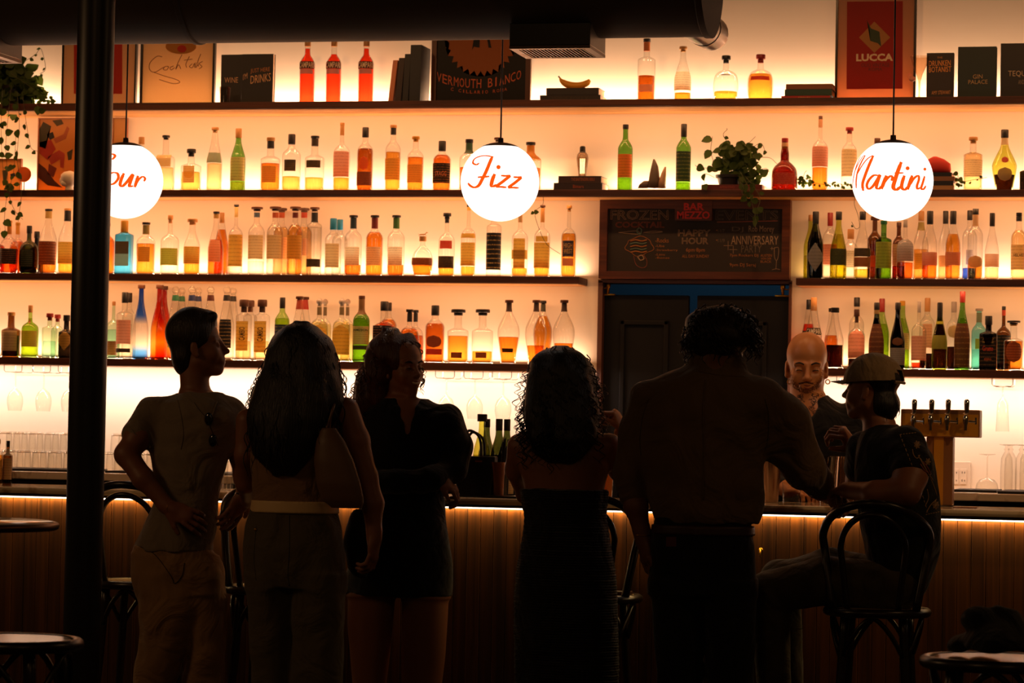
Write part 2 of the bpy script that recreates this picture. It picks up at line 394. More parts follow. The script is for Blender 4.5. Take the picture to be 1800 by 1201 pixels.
# door frame and two leaves
bm = bmesh.new()
box(bm, DX0, DX0+.022, -.02, .13, 0, DZT); box(bm, DX1-.012, DX1, -.02, .13, 0, DZT); box(bm, DX0, DX1, -.02, .13, DZT-.006, DZT+.008)
struct('trim_1', bm, mat('door_trim', '5a3420', .5))
M_DOOR = mat('black_door', '0e0a07', .6, spec=.3)
zt = at(1130, 519, .04)[2]
for k, (xa, xb) in enumerate(((1057.5, 1210), (1225, 1387))):
    a, b = at(xa, 600, .04)[0], at(xb, 600, .04)[0]
    d = empty('door_%d' % (k+1), ((a+b)/2, .04, 0), '', ''); del d['category']; del d['label']; d['kind'] = 'structure'
    bm = bmesh.new(); box(bm, a, b, .03, .07, .22, zt, .003)
    done('door_leaf', bm, M_DOOR, d)
    p0, p1 = at(1089, 563, .03), at(1174, 563, .03); w = (p1[0]-p0[0]); c = (a+b)/2
    for (z0, z1) in ((1.05, p0[2]), (.36, .93)):
        bm = bmesh.new(); t = .022
        for q in ((c-w/2, c+w/2, z1-t, z1), (c-w/2, c+w/2, z0, z0+t), (c-w/2, c-w/2+t, z0, z1), (c+w/2-t, c+w/2, z0, z1)):
            box(bm, q[0], q[1], .016, .03, q[2], q[3], .004)
        done('panel_molding', bm, M_DOOR, d)
    hx = (a+.03) if k == 0 else (b-.03)
    bm = bmesh.new(); lathe(bm, [(0, .007), (.03, .007), (.035, .012), (.05, .012), (.055, .004)], hx, .02, zt, 12)
    box(bm, hx-.035, hx+.035, .012, .05, zt-.004, zt+.004, .001)
    s = -1 if k == 0 else 1
    tube(bm, [(hx, .02, zt+.03), (hx+s*.028, .02, zt+.03), (hx+s*.034, .02, zt+.04), (hx+s*.034, .02, zt+.075)], .0035, 6)
    done('brass_hinge', bm, M_BRASS, d, sm=True)
# shelves
def shelf(x0, x1, s, label):
    yf = YF1 if s == 1 else YF
    bm = bmesh.new(); box(bm, x0, x1, yf, -.0005, SZ[s][1], SZ[s][0], .0015)
    zb = SZ[s][1]; e = empty('wall_shelf', ((x0+x1)/2, yf/2, zb), label, 'shelf', 'walnut wall shelves')
    done('shelf_board', bm, M_WALN, e)
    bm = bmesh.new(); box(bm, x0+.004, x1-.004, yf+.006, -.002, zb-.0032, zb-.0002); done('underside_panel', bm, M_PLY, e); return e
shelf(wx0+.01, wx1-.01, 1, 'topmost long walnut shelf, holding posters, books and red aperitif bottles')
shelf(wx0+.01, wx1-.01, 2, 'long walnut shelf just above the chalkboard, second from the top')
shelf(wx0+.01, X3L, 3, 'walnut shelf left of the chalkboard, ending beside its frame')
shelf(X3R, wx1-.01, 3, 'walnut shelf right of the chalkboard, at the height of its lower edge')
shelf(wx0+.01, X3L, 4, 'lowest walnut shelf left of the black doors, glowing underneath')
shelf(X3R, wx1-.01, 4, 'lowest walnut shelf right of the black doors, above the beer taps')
# glass racks: bent wire under the lowest shelves
def rack(px):
    p = at(px, 660, -.16); z0 = SZ[4][1]; bm = bmesh.new()
    h = .038; w = .046
    for y in (-.19, -.05):
        tube(bm, [(p[0]-w, y, z0), (p[0]-w, y, z0-h*.8), (p[0]-w+.008, y, z0-h), (p[0]-w+.03, y, z0-h)], .0016, 6)
        tube(bm, [(p[0]+w, y, z0), (p[0]+w, y, z0-h*.8), (p[0]+w-.008, y, z0-h), (p[0]+w-.03, y, z0-h)], .0016, 6)
    for s in (-1, 1): tube(bm, [(p[0]+s*(w-.03), -.2, z0-h), (p[0]+s*(w-.03), -.02, z0-h)], .0016, 6)
    o = done('glass_rack', bm, M_CHROME)
    return o
racks = [(27, 'at the far left'), (77, 'second from the left edge'), (122, 'just left of the dark pillar'), (655, 'left of the auburn curls'), (785, 'above the black dress shoulder'), (835, 'above the tote bag handles'), (885, 'above the dark wine bottles'), (1490, 'beside the cap of the seated man'), (1763, 'above the hanging flute')]
for px, t in racks: tag(rack(px), 'small chrome wire stemware rack under the lowest shelf, '+t, 'glass rack', 'stemware racks')
# duct, register boxes, flexible hose
DY, DR = -2.3, .3
xe = at(1250, 40, DY)[0]; zc = at(760, 70, DY)[2]+DR
bm = bmesh.new()
seg = 40
def ringx(x, r): return [bm.verts.new((x, DY+r*math.sin(2*math.pi*k/seg), zc+r*math.cos(2*math.pi*k/seg))) for k in range(seg)]
xs = at(345, 40, DY)[0]; xs2 = at(1100, 40, DY)[0]-.3
prof = [(wx0+.02, DR), (xs-.012, DR), (xs-.008, DR+.007), (xs+.008, DR+.007), (xs+.012, DR), (xe-.03, DR), (xe-.025, DR+.006), (xe, DR+.006)]
R = [ringx(*p) for p in prof]
for A, B in zip(R, R[1:]):
    for k in range(seg): bm.faces.new((A[k], A[(k+1) % seg], B[(k+1) % seg], B[k]))
bm.faces.new(R[0]); bm.faces.new(R[-1])
duct = done('air_duct', bm, mat('dark_duct', '2c2018', .8), sm=True, ang=.6)
tag(duct, 'large dark round air duct running under the ceiling over the bar', 'air duct')
def register(px0, px1, pyb, Y, dx, label):
    a, b = at(px0, pyb, Y), at(px1, pyb, Y)
    e = empty('duct_register', ((a[0]+b[0])/2, Y+.16, a[2]), label, 'air vent', 'duct registers')
    bm = bmesh.new(); box(bm, a[0], b[0], Y, Y+.30, a[2]+.012, a[2]+.10, .003); done('housing', bm, M_BLKM, e)
    bm = bmesh.new(); t = .03
    box(bm, a[0], b[0], Y, Y+t, a[2], a[2]+.0119); box(bm, a[0], b[0], Y+.30-t, Y+.30, a[2], a[2]+.0119)
    box(bm, a[0], a[0]+t, Y+t, Y+.30-t, a[2], a[2]+.0119); box(bm, b[0]-t, b[0], Y+t, Y+.30-t, a[2], a[2]+.0119)
    done('grille_frame', bm, mat('register_rim', '5a4a40', .4, .4), e)
    bm = bmesh.new(); n = 18
    for i in range(n):
        x = a[0]+t+(b[0]-a[0]-2*t)*(i+.5)/n
        box(bm, x-.0025, x+.0025, Y+t, Y+.30-t, a[2]+.001, a[2]+.011)
    o = done('grille_slats', bm, mat('register_slat', '3a2e26', .4, .4), e); return e
register(895, 1037, 86, DY-.17, 0, 'dark square duct register with a slatted grille, hanging over the middle of the bar')
register(-170, -12, 97, DY-.17, 0, 'dark duct register at the top left corner above the trailing plant')
a0 = at(1190, 20, -2.1); a1 = at(1262, 66, -1.6)
e = empty('exhaust_hose', (a0[0], -2.1, a0[2]), 'short silver exhaust hose end poking out below the air duct', 'hose')
d = (Vector([float(q) for q in (a1-a0)])).normalized(); r = 29/scl(1230, 60, -1.5)
bm = bmesh.new(); pts = []; rr = []
A0 = Vector([float(q) for q in a0]); L = float(np.linalg.norm(a1-a0))
for i in range(28):
    pts.append(A0+d*L*(i/27)+Vector((0, .15-.3*(i/27), 0)) if 0 else A0+d*L*(i/27)); rr.append(r*(1+.035*(i % 2))*(1 if i < 23 else math.sqrt(max(.05, 1-((i-22)/5.2)**2))))
tube(bm, pts, rr, 24); done('hose_body', bm, mat('silver_foil', '9a8e88', .3, .8), e, sm=True)
bm = bmesh.new(); tube(bm, [pts[18]-d*.004, pts[18]+d*.008], r*1.06, 24); done('end_collar', bm, mat('silver_foil', '9a8e88', .3, .8), e)
# pillar
p = at(156, 600, -4.0); r = 32.7/scl(156, 600, -4.0)
bm = bmesh.new(); lathe(bm, [(0, r*1.7), (.02, r*1.7), (.021, r), (CEIL, r)], p[0], -4.0, 0, 36)
o = done('pillar_1', bm, mat('pillar_paint', '15100c', .38), sm=True, ang=.5); o['kind'] = 'structure'
# back counter with slabs
BCZ = at(60, 829, -.62)[2]
M_MARB = marble('warm_marble', '9a7450', 'd8c0a0')
M_CAB = mat('dark_cabinet', '0e0a08', .6)
for (x0, x1, yf, t) in ((wx0+.01, DX0-.02, -.62, 'long marble topped back counter left of the black doors, stacked with glasses'),
                        (DX1+.02, wx1-.01, -.62, 'marble topped back counter right of the black doors, behind the beer taps')):
    e = empty('back_counter', ((x0+x1)/2, -.3, 0), t, 'counter')
    bm = bmesh.new(); box(bm, x0, x1, yf+.03, -.001, 0, BCZ-.037); done('cabinet', bm, M_CAB, e)
    bm = bmesh.new(); box(bm, x0, x1, yf, -.001, BCZ-.037, BCZ, .004)
    if yf and x0 > 0:
        xr = at(1718, 870, -.8)[0]; box(bm, xr, x1, -.80, -.62, BCZ-.034, BCZ, .004)
    done('marble_top', bm, M_MARB, e)
# the bar
e = empty('bar_counter', ((XL+XR)/2, -1.9, 0), 'long bar counter with vertical walnut boards and glowing strip under its top', 'bar')
bm = bmesh.new(); box(bm, wx0+.01, wx1-.01, BAR_P+.021, BAR_B-.03, 0, BZB-.001); done('bar_body', bm, M_CAB, e)
bm = bmesh.new(); box(bm, wx0+.01, wx1-.01, BAR_F+.012, BAR_B, BZB, BZ-.028); done('edge_trim', bm, wood('bar_edge', '1c0e06', '2c170a'), e)
bm = bmesh.new(); vs = box(bm, wx0+.01, wx1-.01, BAR_F, BAR_B, BZ-.028, BZ, .012); done('bar_top', bm, marble('bar_stone', 'b08c60', 'e4ceA8'.lower(), .07), e)
bm = bmesh.new(); x = wx0+.01; pw = .054; i = 0
while x < wx1-.02:
    x2 = min(x+pw, wx1-.01)
    y = BAR_P+rnd.uniform(-.001, .001)
    box(bm, x+.0005, x2-.0005, y, BAR_P+.02, .12, BZB-.001, .002); x = x2; i += 1
m = wood('bar_boards', '3c230b', '64390f', (26, 26, .7), .5, .3, .12)
done('front_boards', bm, m, e)
bm = bmesh.new(); box(bm, wx0+.01, wx1-.01, BAR_P+.005, BAR_P+.021, 0, .12); done('kick_plate', bm, M_CAB, e)
bm = bmesh.new(); box(bm, wx0+.01, wx1-.01, BAR_F+.035, BAR_F+.045, BZB-.0065, BZB-.0015)
done('glowing_strip', bm, mat('bar_led_strip', 'ffffff', emit='fff0dc', est=4.0), e)
# chalkboard above the doors
YB = -.055
def bx(x0, x1, y0, y1, Y): a, b = at(x0, y1, Y), at(x1, y0, Y); return a[0], b[0], a[2], b[2]
e = empty('chalkboard', (at(1220, 490, YB)[0], YB, at(1220, 490, YB)[2]), 'wide chalkboard in a walnut frame over the doorway with handwritten events', 'chalkboard')
X0, X1, Z0, Z1 = bx(1052, 1389.5, 351, 490, YB)
Z0 = at(1220, 490.5, YB)[2]; Z1 = SZ[2][1]-.002
fw = 14/scl(1220, 400, YB)
bm = bmesh.new()
q = [(X0, Z0), (X1, Z0), (X1, Z1), (X0, Z1)]; ti = .043
q2 = [(X0+fw, Z0+.034), (X1-fw, Z0+.034), (X1-fw, Z1-ti), (X0+fw, Z1-ti)]
for i in range(4): poly(bm, [q[i], q[(i+1) % 4], q2[(i+1) % 4], q2[i]], YB, -.001)
done('wooden_frame', bm, M_WALN2, e)
YC = YB+.018
bm = bmesh.new(); box(bm, X0+fw, X1-fw, YC, -.002, Z0+.034, Z1-ti); done('slate_board', bm, mat('blackboard', '2a211a', .7, bump=.05), e)
a, b, c, d_ = bx(1186, 1252, 350, 388, YB-.006)
bm = bmesh.new(); box(bm, a, b, YB-.006, YB+.02, c, Z1-.004, .001); pq = done('name_plaque', bm, M_WALN2, e)
M_NAME = mat('red_sign_paint', 'd8301a', .5)
text_flat('lettering', 'BAR', 1202, 1238, 357, 370, YB-.006, M_NAME, pq, bold=.03)
text_flat('lettering', 'MEZZO', 1190, 1248, 371.5, 385, YB-.006, M_NAME, pq, bold=.03)
CH = mat('chalk_pale', 'a0866c', .9); CH2 = mat('chalk_orange', 'ac6e3c', .9); CH3 = mat('chalk_green', '5e786a', .9); CHD = mat('chalk_faint', '6e6050', .9); CHP = mat('chalk_pink', '945444', .9)
for (s, x0, x1, y0, y1, m, ol) in (('FROZEN', 1073, 1175.5, 369, 386.5, CH, .0013), ('COCKTAIL', 1081.5, 1168, 390, 400.5, CHP, .0013), ('EVENTS', 1258, 1368, 369.5, 387, CHD, .0013),
        ('HAPPY', 1192, 1249, 404, 415.5, CH, .0012), ('HOUR', 1198.5, 1245.5, 418, 429.5, CH, .0012),
        ('6pm·8pm', 1206, 1239, 436, 444.5, CH2, 0), ('ALL DAY SUNDAY', 1199, 1246.5, 448, 453, CH2, 0), ('11/7', 1262, 1274, 403, 408.5, CHD, 0), ('11/9', 1262, 1274, 420, 426, CHD, 0),
        ('DJ', 1286.5, 1307, 399, 409, CHD, 0), ('Rob Morey', 1316, 1361, 397, 411, CH, 0), ('ANNIVERSARY', 1285, 1368.5, 415, 430, CH, 0), ('PARTY', 1303, 1339, 431, 444, CHD, 0),
        ('7pm Rockers DJ', 1283, 1333, 446.7, 452.4, CH2, 0), ('AUSTEN', 1337, 1357, 447, 451.5, CH2, 0), ('VON DER', 1337.5, 1356, 453, 456.6, CH2, 0), ('BLACK', 1337, 1356, 458, 462, CH2, 0),
        ('9pm DJ Seraj', 1282.5, 1328.5, 463, 470, CH2, 0), ('-Rocks', 1152, 1175.5, 419, 426.5, CH2, 0), ('-Ube', 1152, 1168, 430.5, 434.5, CH2, 0),
        ('-Strawberry', 1152, 1191.5, 438, 442.5, CH2, 0), ('-Lime', 1152, 1169, 445.5, 449.5, CH2, 0), ('-Bones', 1152, 1177, 451.5, 455, CH2, 0)):
    text_flat('chalk_writing', s, x0, x1, y0, y1, YC, m, e, outline=ol)
def chalk(pts, m, r=.0014, name='chalk_drawing', closed=False):
    bm = bmesh.new(); P = [at(x, y, YC) for x, y in pts]; P = [(p[0], YC-.001, p[2]) for p in P]
    tube(bm, catmull(P, 4), r, 5, closed=closed); done(name, bm, m, e)
chalk([(1260.5, 390.5), (1300, 390), (1340, 389), (1367, 388.5)], CHP, .0022)
chalk([(1087, 409), (1120, 412), (1124, 409), (1118, 406), (1087, 409)], CH); chalk([(1131, 409), (1148, 406.5), (1165, 407.5), (1148, 409.5), (1131, 409)], CH)
bl = [(1124+ (24+2.4*math.sin(5*a))*math.cos(a), 433+(16+2*math.sin(4*a+1))*math.sin(a)) for a in np.linspace(0, 2*math.pi, 26)]
chalk(bl, CH2)
for k, y in enumerate((423, 428, 433, 438, 443)): chalk([(1108, y+1), (1118, y-1), (1128, y+1), (1137, y-1)], CH3 if k % 2 else CH2, .003)
chalk([(1120, 404), (1124, 401), (1128, 405), (1125, 412), (1120, 408), (1120, 404)], CH3, .003)
chalk([(1114, 450), (1118, 465), (1128, 471), (1136, 468), (1137, 458), (1132, 449)], CHP); chalk([(1121, 452), (1128, 449), (1132, 455), (1126, 458), (1121, 452)], CH, .003)
chalk([(1361, 436), (1361.5, 452), (1365, 458), (1368, 451), (1368.5, 436), (1361, 436)], CH); chalk([(1365, 458), (1364, 473)], CH); chalk([(1357, 474.5), (1364, 473), (1371, 474)], CH)
for cx, c_y, s in ((1280, 432, 8), (1289, 439, 7), (1357, 437, 3)):
    chalk([(cx-s, c_y), (cx+s, c_y)], CH, .001); chalk([(cx, c_y-s), (cx, c_y+s)], CH, .001)
for cx, c_y in ((1260, 405), (1260, 422.5)): chalk([(cx-1, c_y), (cx+1, c_y)], CH2, .002)
# ================================================================== bottles
PROF = {   # (height, radius) as fractions of bottle height / body radius
 'W': [(0, .9), (.012, 1), (.3, 1), (.58, 1), (.64, .97), (.69, .8), (.735, .5), (.775, .36), (.85, .34), (1, .34)],      # whisky
 'B': [(0, .9), (.012, 1), (.3, 1), (.60, 1), (.66, .94), (.72, .68), (.76, .45), (.80, .37), (.9, .35), (1, .35)],      # bordeaux
 'R': [(0, .9), (.012, 1), (.3, 1), (.48, 1), (.56, .93), (.66, .68), (.76, .44), (.84, .37), (1, .35)],                 # sloping shoulder
 'S': [(0, .93), (.012, 1), (.4, 1), (.64, 1), (.675, .93), (.70, .6), (.715, .38), (.75, .34), (.85, .34), (1, .34)],    # square shoulder
 'C': [(0, .93), (.015, 1), (.3, 1), (.47, 1), (.52, .93), (.6, .78), (.75, .52), (.9, .36), (1, .30)],                  # cone
 'F': [(0, .7), (.02, .86), (.12, 1), (.35, 1.02), (.5, .97), (.6, .8), (.655, .5), (.69, .27), (.8, .23), (1, .23)],    # flask
 'N': [(0, .9), (.012, 1), (.3, 1), (.52, 1), (.585, .95), (.63, .75), (.665, .45), (.70, .27), (.85, .23), (1, .22)],    # slim neck
 'L': [(0, .95), (.012, 1), (.25, 1), (.38, 1), (.47, .92), (.60, .68), (.72, .44), (.82, .33), (1, .31)],               # long slope
 'T': [(0, .62), (.02, .66), (.15, .76), (.38, .95), (.48, 1), (.58, .93), (.70, .62), (.80, .32), (.87, .23), (1, .22)], # taper decanter
 'Q': [(0, .93), (.015, 1), (.4, 1), (.56, 1), (.60, .96), (.63, .7), (.655, .42), (.70, .36), (.85, .34), (1, .34)],    # squat
 'G': [(0, .9), (.03, 1), (.12, 1.02), (.35, .98), (.45, .82), (.53, .5), (.57, .34), (.70, .33), (.80, .27), (1, .22)], # dome, bulging neck
 'D': [(0, .6), (.02, .68), (.2, .86), (.36, 1), (.44, .98), (.56, .72), (.68, .42), (.78, .28), (.88, .26), (1, .26)],  # herbal liqueur
 'O': [(0, .72), (.02, .78), (.12, .92), (.3, 1), (.42, .96), (.55, .75), (.63, .45), (.70, .25), (.85, .23), (1, .23)], # round decanter
 'X': [(0, .93), (.012, 1), (.5, 1), (.70, 1), (.74, .92), (.765, .6), (.79, .42), (.85, .40), (1, .40)],                # tall square gin
}
def smprof(key, n=5):
    return catmull([np.array(p) for p in PROF[key]], n)
def bottle(x, base, top, w, style, glass, lq=None, ly=None, labels=(), cap=('black', 8, 1.15), Y=-.11, z0=None, txt=None, desc='', name='bottle', group=None, sq=2.0, where='', capshape='c', foil=None, small=False, cat='bottle'):
    """x, base, top, w are measured in the photograph; the bottle stands on a shelf at depth Y"""
    p = at(x, base, Y); s = scl(x, base, Y)
    H = at(x, top, Y)[2]-z0; R = w/2/s; cx = p[0]
    g = {'1': 'bottles on the top shelf', '2': 'bottles on the second shelf', '3': 'bottles on the third shelf', '4': 'bottles on the lowest shelf'}.get(group, group)
    e = empty(name, (cx, Y, z0), (desc+(', '+where if where else '')), cat, g)
    rot = 0.0 if sq > 2.5 else 0.2
    flat = .72 if sq > 2.5 else 1.0
    P = smprof(style)
    kw = dict(seg=28, sq=sq, flat=flat, rot=0, sqtop=2.0) if sq > 2.5 else dict(seg=24)
    def rad(f): return float(np.interp(f, [q[0] for q in P], [q[1] for q in P]))*R
    zf = lambda py: max(0.0, min(1.0, (at(x, py, Y)[2]-z0)/H))
    Hg = H*(1-.01)
    capf = cap[1]/(base-top) if cap else 0
    hs = [q for q in P if q[0] < 1-capf*.55]
    prof = [(q[0]*H, q[1]*R) for q in hs]
    bm = bmesh.new(); lathe(bm, prof, cx, Y, z0+.0005, **kw)
    done('glass_body', bm, GLASS[glass], e, sm=True, ang=1.0)
    if lq:
        lf = zf(ly) if ly else .7
        q = [(max(f*H, .005), max(r*R*.93-.0008, .002)) for f, r in P if f < lf]
        q.append((lf*H, rad(lf)*.93-.0008))
        q = [a for i, a in enumerate(q) if i == 0 or a[0] > q[i-1][0]+1e-5]
        if len(q) >= 2:
            bm = bmesh.new(); lathe(bm, q, cx, Y, z0+.0005, **{**kw, 'seg': kw['seg']}); done('liquid', bm, liq(lq), e, sm=True, ang=1.0)
    for lb in labels:
        ya, yb, wf, ck = lb[:4]; shape = lb[4] if len(lb) > 4 else 'r'
        fa, fb = zf(yb), zf(ya)
        m = labelmat(*INKS[ck]); bm = bmesh.new(); uvl = bm.loops.layers.uv.new('UVMap')
        ang = math.asin(min(.995, wf)); NU, NV = 10, 8
        a0 = -math.pi/2+.12; off = .0009
        grid = []
        for j in range(NV+1):
            v = j/NV; f = fa+(fb-fa)*v; row = []
            ww = 1.0
            if shape == 'o': ww = math.sqrt(max(0, 1-(2*v-1)**2))*.98+.02
            elif shape == 'd': ww = max(.04, 1-abs(2*v-1))
            elif shape == 'a': ww = 1 if v < .6 else math.sqrt(max(.01, 1-((v-.6)/.4)**2))
            for i in range(NU+1):
                a = a0+(2*i/NU-1)*ang*ww; r = rad(f)
                if sq > 2.5:
                    t = (2*i/NU-1)*ww*min(wf, .9); q = (cx+t*R*.97, Y-R*flat*.985*(rad(f)/R)-off)
                else: q = (cx+(r+off)*math.cos(a), Y+(r+off)*math.sin(a))
                row.append((bm.verts.new((q[0], q[1], z0+f*H)), i/NU, v))
            grid.append(row)
        for j in range(NV):
            for i in range(NU):
                c4 = (grid[j][i], grid[j][i+1], grid[j+1][i+1], grid[j+1][i])
                fc = bm.faces.new([c[0] for c in c4])
                for lp, c in zip(fc.loops, c4): lp[uvl].uv = (c[1], c[2])
        lo = done('label', bm, m, e, sm=True)
        if txt and lb is labels[0]:
            for (s_, va, vb, wfr, tc, vert) in txt:
                me, co = text_mesh(s_, 1., bold=.02)
                u = co[:, 0]/np.ptp(co[:, 0]); v = co[:, 1]/np.ptp(co[:, 1])
                if vert: u, v = -v, u
                f = fa+(fb-fa)*((va+vb)/2+v*(vb-va)); r = np.interp(f, [q[0] for q in P], [q[1] for q in P])*R
                if sq > 2.5:
                    X = cx+u*2*R*wfr; YY = Y-r*flat*.985-off-.0009
                else:
                    a = a0+u*2*math.asin(min(.99, wfr)); X = cx+(r+off+.0008)*np.cos(a); YY = Y+(r+off+.0008)*np.sin(a)
                out = np.stack([X, YY+0*X, z0+f*H], 1).astype(np.float32)
                me.vertices.foreach_set('co', out.ravel()); me.materials.clear()
                link('lettering', me, mat('ink_'+tc, tc, .6), lo)
    if foil:
        fa, fb = zf(foil[1]), zf(foil[0]); bm = bmesh.new()
        q = [((fa+(fb-fa)*t)*H, rad(fa+(fb-fa)*t)+.0012) for t in np.linspace(0, 1, 7)]
        lathe(bm, q, cx, Y, z0, 16); done('neck_label', bm, mat('foil_'+foil[2], CAPC.get(foil[2], foil[2]), .45), e, sm=True, ang=.9)
    if cap:
        ch = capf*H; rc = rad(.97)*cap[2]; zc = z0+H-ch; bm = bmesh.new(); mc = mat('cap_'+cap[0], CAPC[cap[0]], .45 if cap[0] != 'gold' else .3, .0)
        if capshape == 'c': lathe(bm, [(0, rc*.96), (ch*.06, rc), (ch*.94, rc), (ch, rc*.9)], cx, Y, zc, 18)
        elif capshape == 't': lathe(bm, [(-ch*.8, rc*.62), (0, rc*.62), (.0001, rc*.95), (ch*.1, rc), (ch*.85, rc), (ch, rc*.9)], cx, Y, zc, 18)
        elif capshape == 'b':      # ball stopper
            br = ch/2*1.02; lathe(bm, [(-.006, rc*.6)]+[(br-br*math.cos(t), max(rc*.5, br*math.sin(t))) for t in np.linspace(.5, math.pi-.05, 9)], cx, Y, zc, 18); mc = GLASS['c'] if cap[0] == 'clear' else mc
        elif capshape == 'h':      # little horse on a cork
            lathe(bm, [(-.012, rc*.9), (ch*.35, rc*.9)], cx, Y, zc, 12)
            r_ = R*.42
            for a, b, rr in (((-.7, .62), (.5, .68), .12), ((.5, .68), (.85, .95), .09), ((.8, .98), (1.1, .86), .07), ((-.6, .6), (-1, .42), .05), ((-.7, .6), (-1.1, .72), .04), ((.45, .6), (.85, .46), .05), ((.1, .62), (.1, .38), .05)):
                tube(bm, [(cx+a[0]*r_, Y, zc+ch*a[1]), (cx+b[0]*r_, Y, zc+ch*b[1])], rr*r_*1.2, 6)
        done('cap' if capshape == 'c' else 'stopper', bm, mc, e, sm=True, ang=.7)
    return e
Z1_, Z2_, Z3_, Z4_ = SZ[1][0], SZ[2][0], SZ[3][0], SZ[4][0]
FR, BK = -.145, -.05     # front row and back row depths
def b1(x, top, w, *a, **k): k.setdefault('Y', -.15); return bottle(x, 176, top, w, *a, z0=Z1_, group='1', **k)
def b2(x, top, w, *a, **k): k.setdefault('Y', -.11); return bottle(x, 332, top, w, *a, z0=Z2_, group='2', **k)
def b3(x, top, w, *a, **k): k.setdefault('Y', FR); return bottle(x, 485, top, w, *a, z0=Z3_, group='3', **k)
def b4(x, top, w, *a, **k): k.setdefault('Y', FR); return bottle(x, 640, top, w, *a, z0=Z4_, group='4', **k)
def cmp(s='CAMPARI'): return [(s, .52, .97, .78, 'd8c0a0', False)]
# ---- top shelf
for x, t in ((539, 'leftmost of the three'), (585.6, 'middle one of the three, slightly less full'), (642.4, 'rightmost of the three, beside the leaning books')):
    b1(x, 71, 27.5, 'B', 'c', 'red', 86 if x != 585.6 else 96, [(109, 122, .93, 'black'), (122.5, 131, .8, 'steel')], ('wood', 10, 1.15), txt=cmp()[:1] if 0 else [('CAMPARI', .1, .9, .86, 'd8c0a0', False)], desc='bright red aperitif bottle on the top shelf', where=t)
b1(1135.5, 68, 31, 'S', 'c', 'brown', 134, [(150, 163, .75, 'peach')], ('black', 6, 1.2), foil=(74, 90, 'a85a20'), desc='tall whisky bottle one third full of amber, black cap', where='leftmost bottle right of the vent')
b1(1199.5, 82, 30, 'L', 'c', 'orange', 164, [(127, 160, .95, 'cream')], ('wood', 5, 1.5), capshape='t', desc='tapering clear whisky bottle with tall cream label', where='second bottle right of the vent')
b1(1275.3, 98, 43, 'F', 'c', 'gold', 162, [(133, 134.5, .4, 'black')], ('black', 7, 1.6), capshape='t', txt=[('DICTADOR', .0, 1.0, .36, '1a1410', False)] if 0 else None, desc='round clear flask with a small dark world map and little gold spirit', where='')
b1(1336, 96, 45, 'F', 'c', 'gold', 131, [(136, 143, .72, 'red')], ('red', 8, 1.6), capshape='t', desc='round flask full of golden spirit with dark red print and cap', where='on the top shelf')
# ---- second shelf
b2(247, 241, 28, 'W', 'c', 'pale', 290, [], ('wood', 12, 1.1), where='only its neck showing behind the leftmost globe', desc='clear bottle with golden brown cap')
b2(290, 238, 31, 'Q', 'c', 'pale', 295, [(273, 294, .95, 'tan')], ('black', 4, 1.3), capshape='t', desc='clear square whisky bottle with tan label and pale spirit', sq=4, where='first right of the leftmost globe')
b2(335, 262, 34, 'Q', 'c', 'yellow', 303, [(292, 322, .62, 'tan')], ('black', 7, 1.4), capshape='t', desc='short wide bottle of yellow spirit with tan label', sq=4, where='left end of second shelf')
b2(376, 224, 27, 'C', 'c', 'pale', 288, [(269, 287, .95, 'grey')], ('wood', 5, 1.5), capshape='t', desc='tall clear bottle with grey green band and pale spirit', where='beside the green whisky bottle')
b2(417.4, 226, 26, 'R', 'eg', 'yellow', 320, [(277, 319, .95, 'tan')], ('wood', 16, 1.2), desc='green whisky bottle with big tan label and wooden cap', where='second shelf left part')
b2(474.3, 242, 34.5, 'Q', 'c', 'amber', 288, [(293, 322, .7, 'gold')], ('wood', 6, 1.25), foil=(248, 261, 'black'), desc='short amber whisky bottle with gold label and black neck foil', where='second shelf')
b2(511.2, 236, 33, 'W', 'c', 'yellow', 311, [(282, 302, .6, 'black')], ('black', 17, 1.15), desc='clear bottle with small black label and a low fill of yellow whisky', where='second shelf')
b2(552, 239, 34, 'Q', 'c', 'yellow', 313, [(283, 296, .72, 'black')], ('black', 4, 1.3), foil=(244, 257, '2a1c10'), desc='clear bottle with narrow black and white band, low yellow fill', where='second shelf')
b2(599.5, 216, 29, 'N', 'c', 'gold', 313, [(267, 312, .93, 'rose')], ('wood', 5, 1.25), foil=(221, 238, 'a8773c'), desc='tallest clear whisky bottle with cream label and wood coloured neck', where='middle of second shelf')
b2(640.6, 224, 28.5, 'W', 'c', 'brown', 262, [(276, 300, .55, 'orange', 'o'), (303, 327, .9, 'brown')], ('black', 17, 1.2), foil=None, desc='full brown whisky bottle with oval front label and black cap', where='second shelf')
b2(689.6, 220, 27, 'W', 'c', 'gold', 268, [(279, 317, .95, 'gold')], ('wood', 5, 1.3), foil=(225, 237, 'black'), desc='golden whisky bottle with mustard label and tall neck', where='second shelf')
b2(729.4, 240, 29, 'W', 'c', 'amber', 277, [(290, 322, .88, 'gold')], ('gold', 5, 1.4), capshape='t', desc='short amber whisky bottle with golden label and gold stopper', where='second shelf')
b2(776, 248, 32, 'W', 'c', 'rust', 273, [(288, 323, .93, 'black')], ('black', 17, 1.2), txt=[('STAGG', .35, .6, .6, 'b86a3a', False)], desc='short reddish bourbon bottle with big black label', where='last before the middle globe')
b2(823.4, 245, 34, 'W', 'c', 'amber', 295, [], ('black', 6, 1.2), foil=(252, 270, '2a4a30'), desc='clear bottle with dark green neck', where='half hidden left of the middle globe')
b2(874, 242, 30, 'W', 'c', 'amber', 300, [], ('brown', 4, 1.4), capshape='t', desc='bottle with brown stopper', where='hidden behind the middle globe except its top')
b2(931.6, 250, 38, 'W', 'c', 'amber', 296, [(298, 322, .8, 'gold')], ('black', 5, 1.3), foil=(256, 281, 'c07818'), desc='wide amber bottle with amber neck and black cap', where='half hidden right of the middle globe')
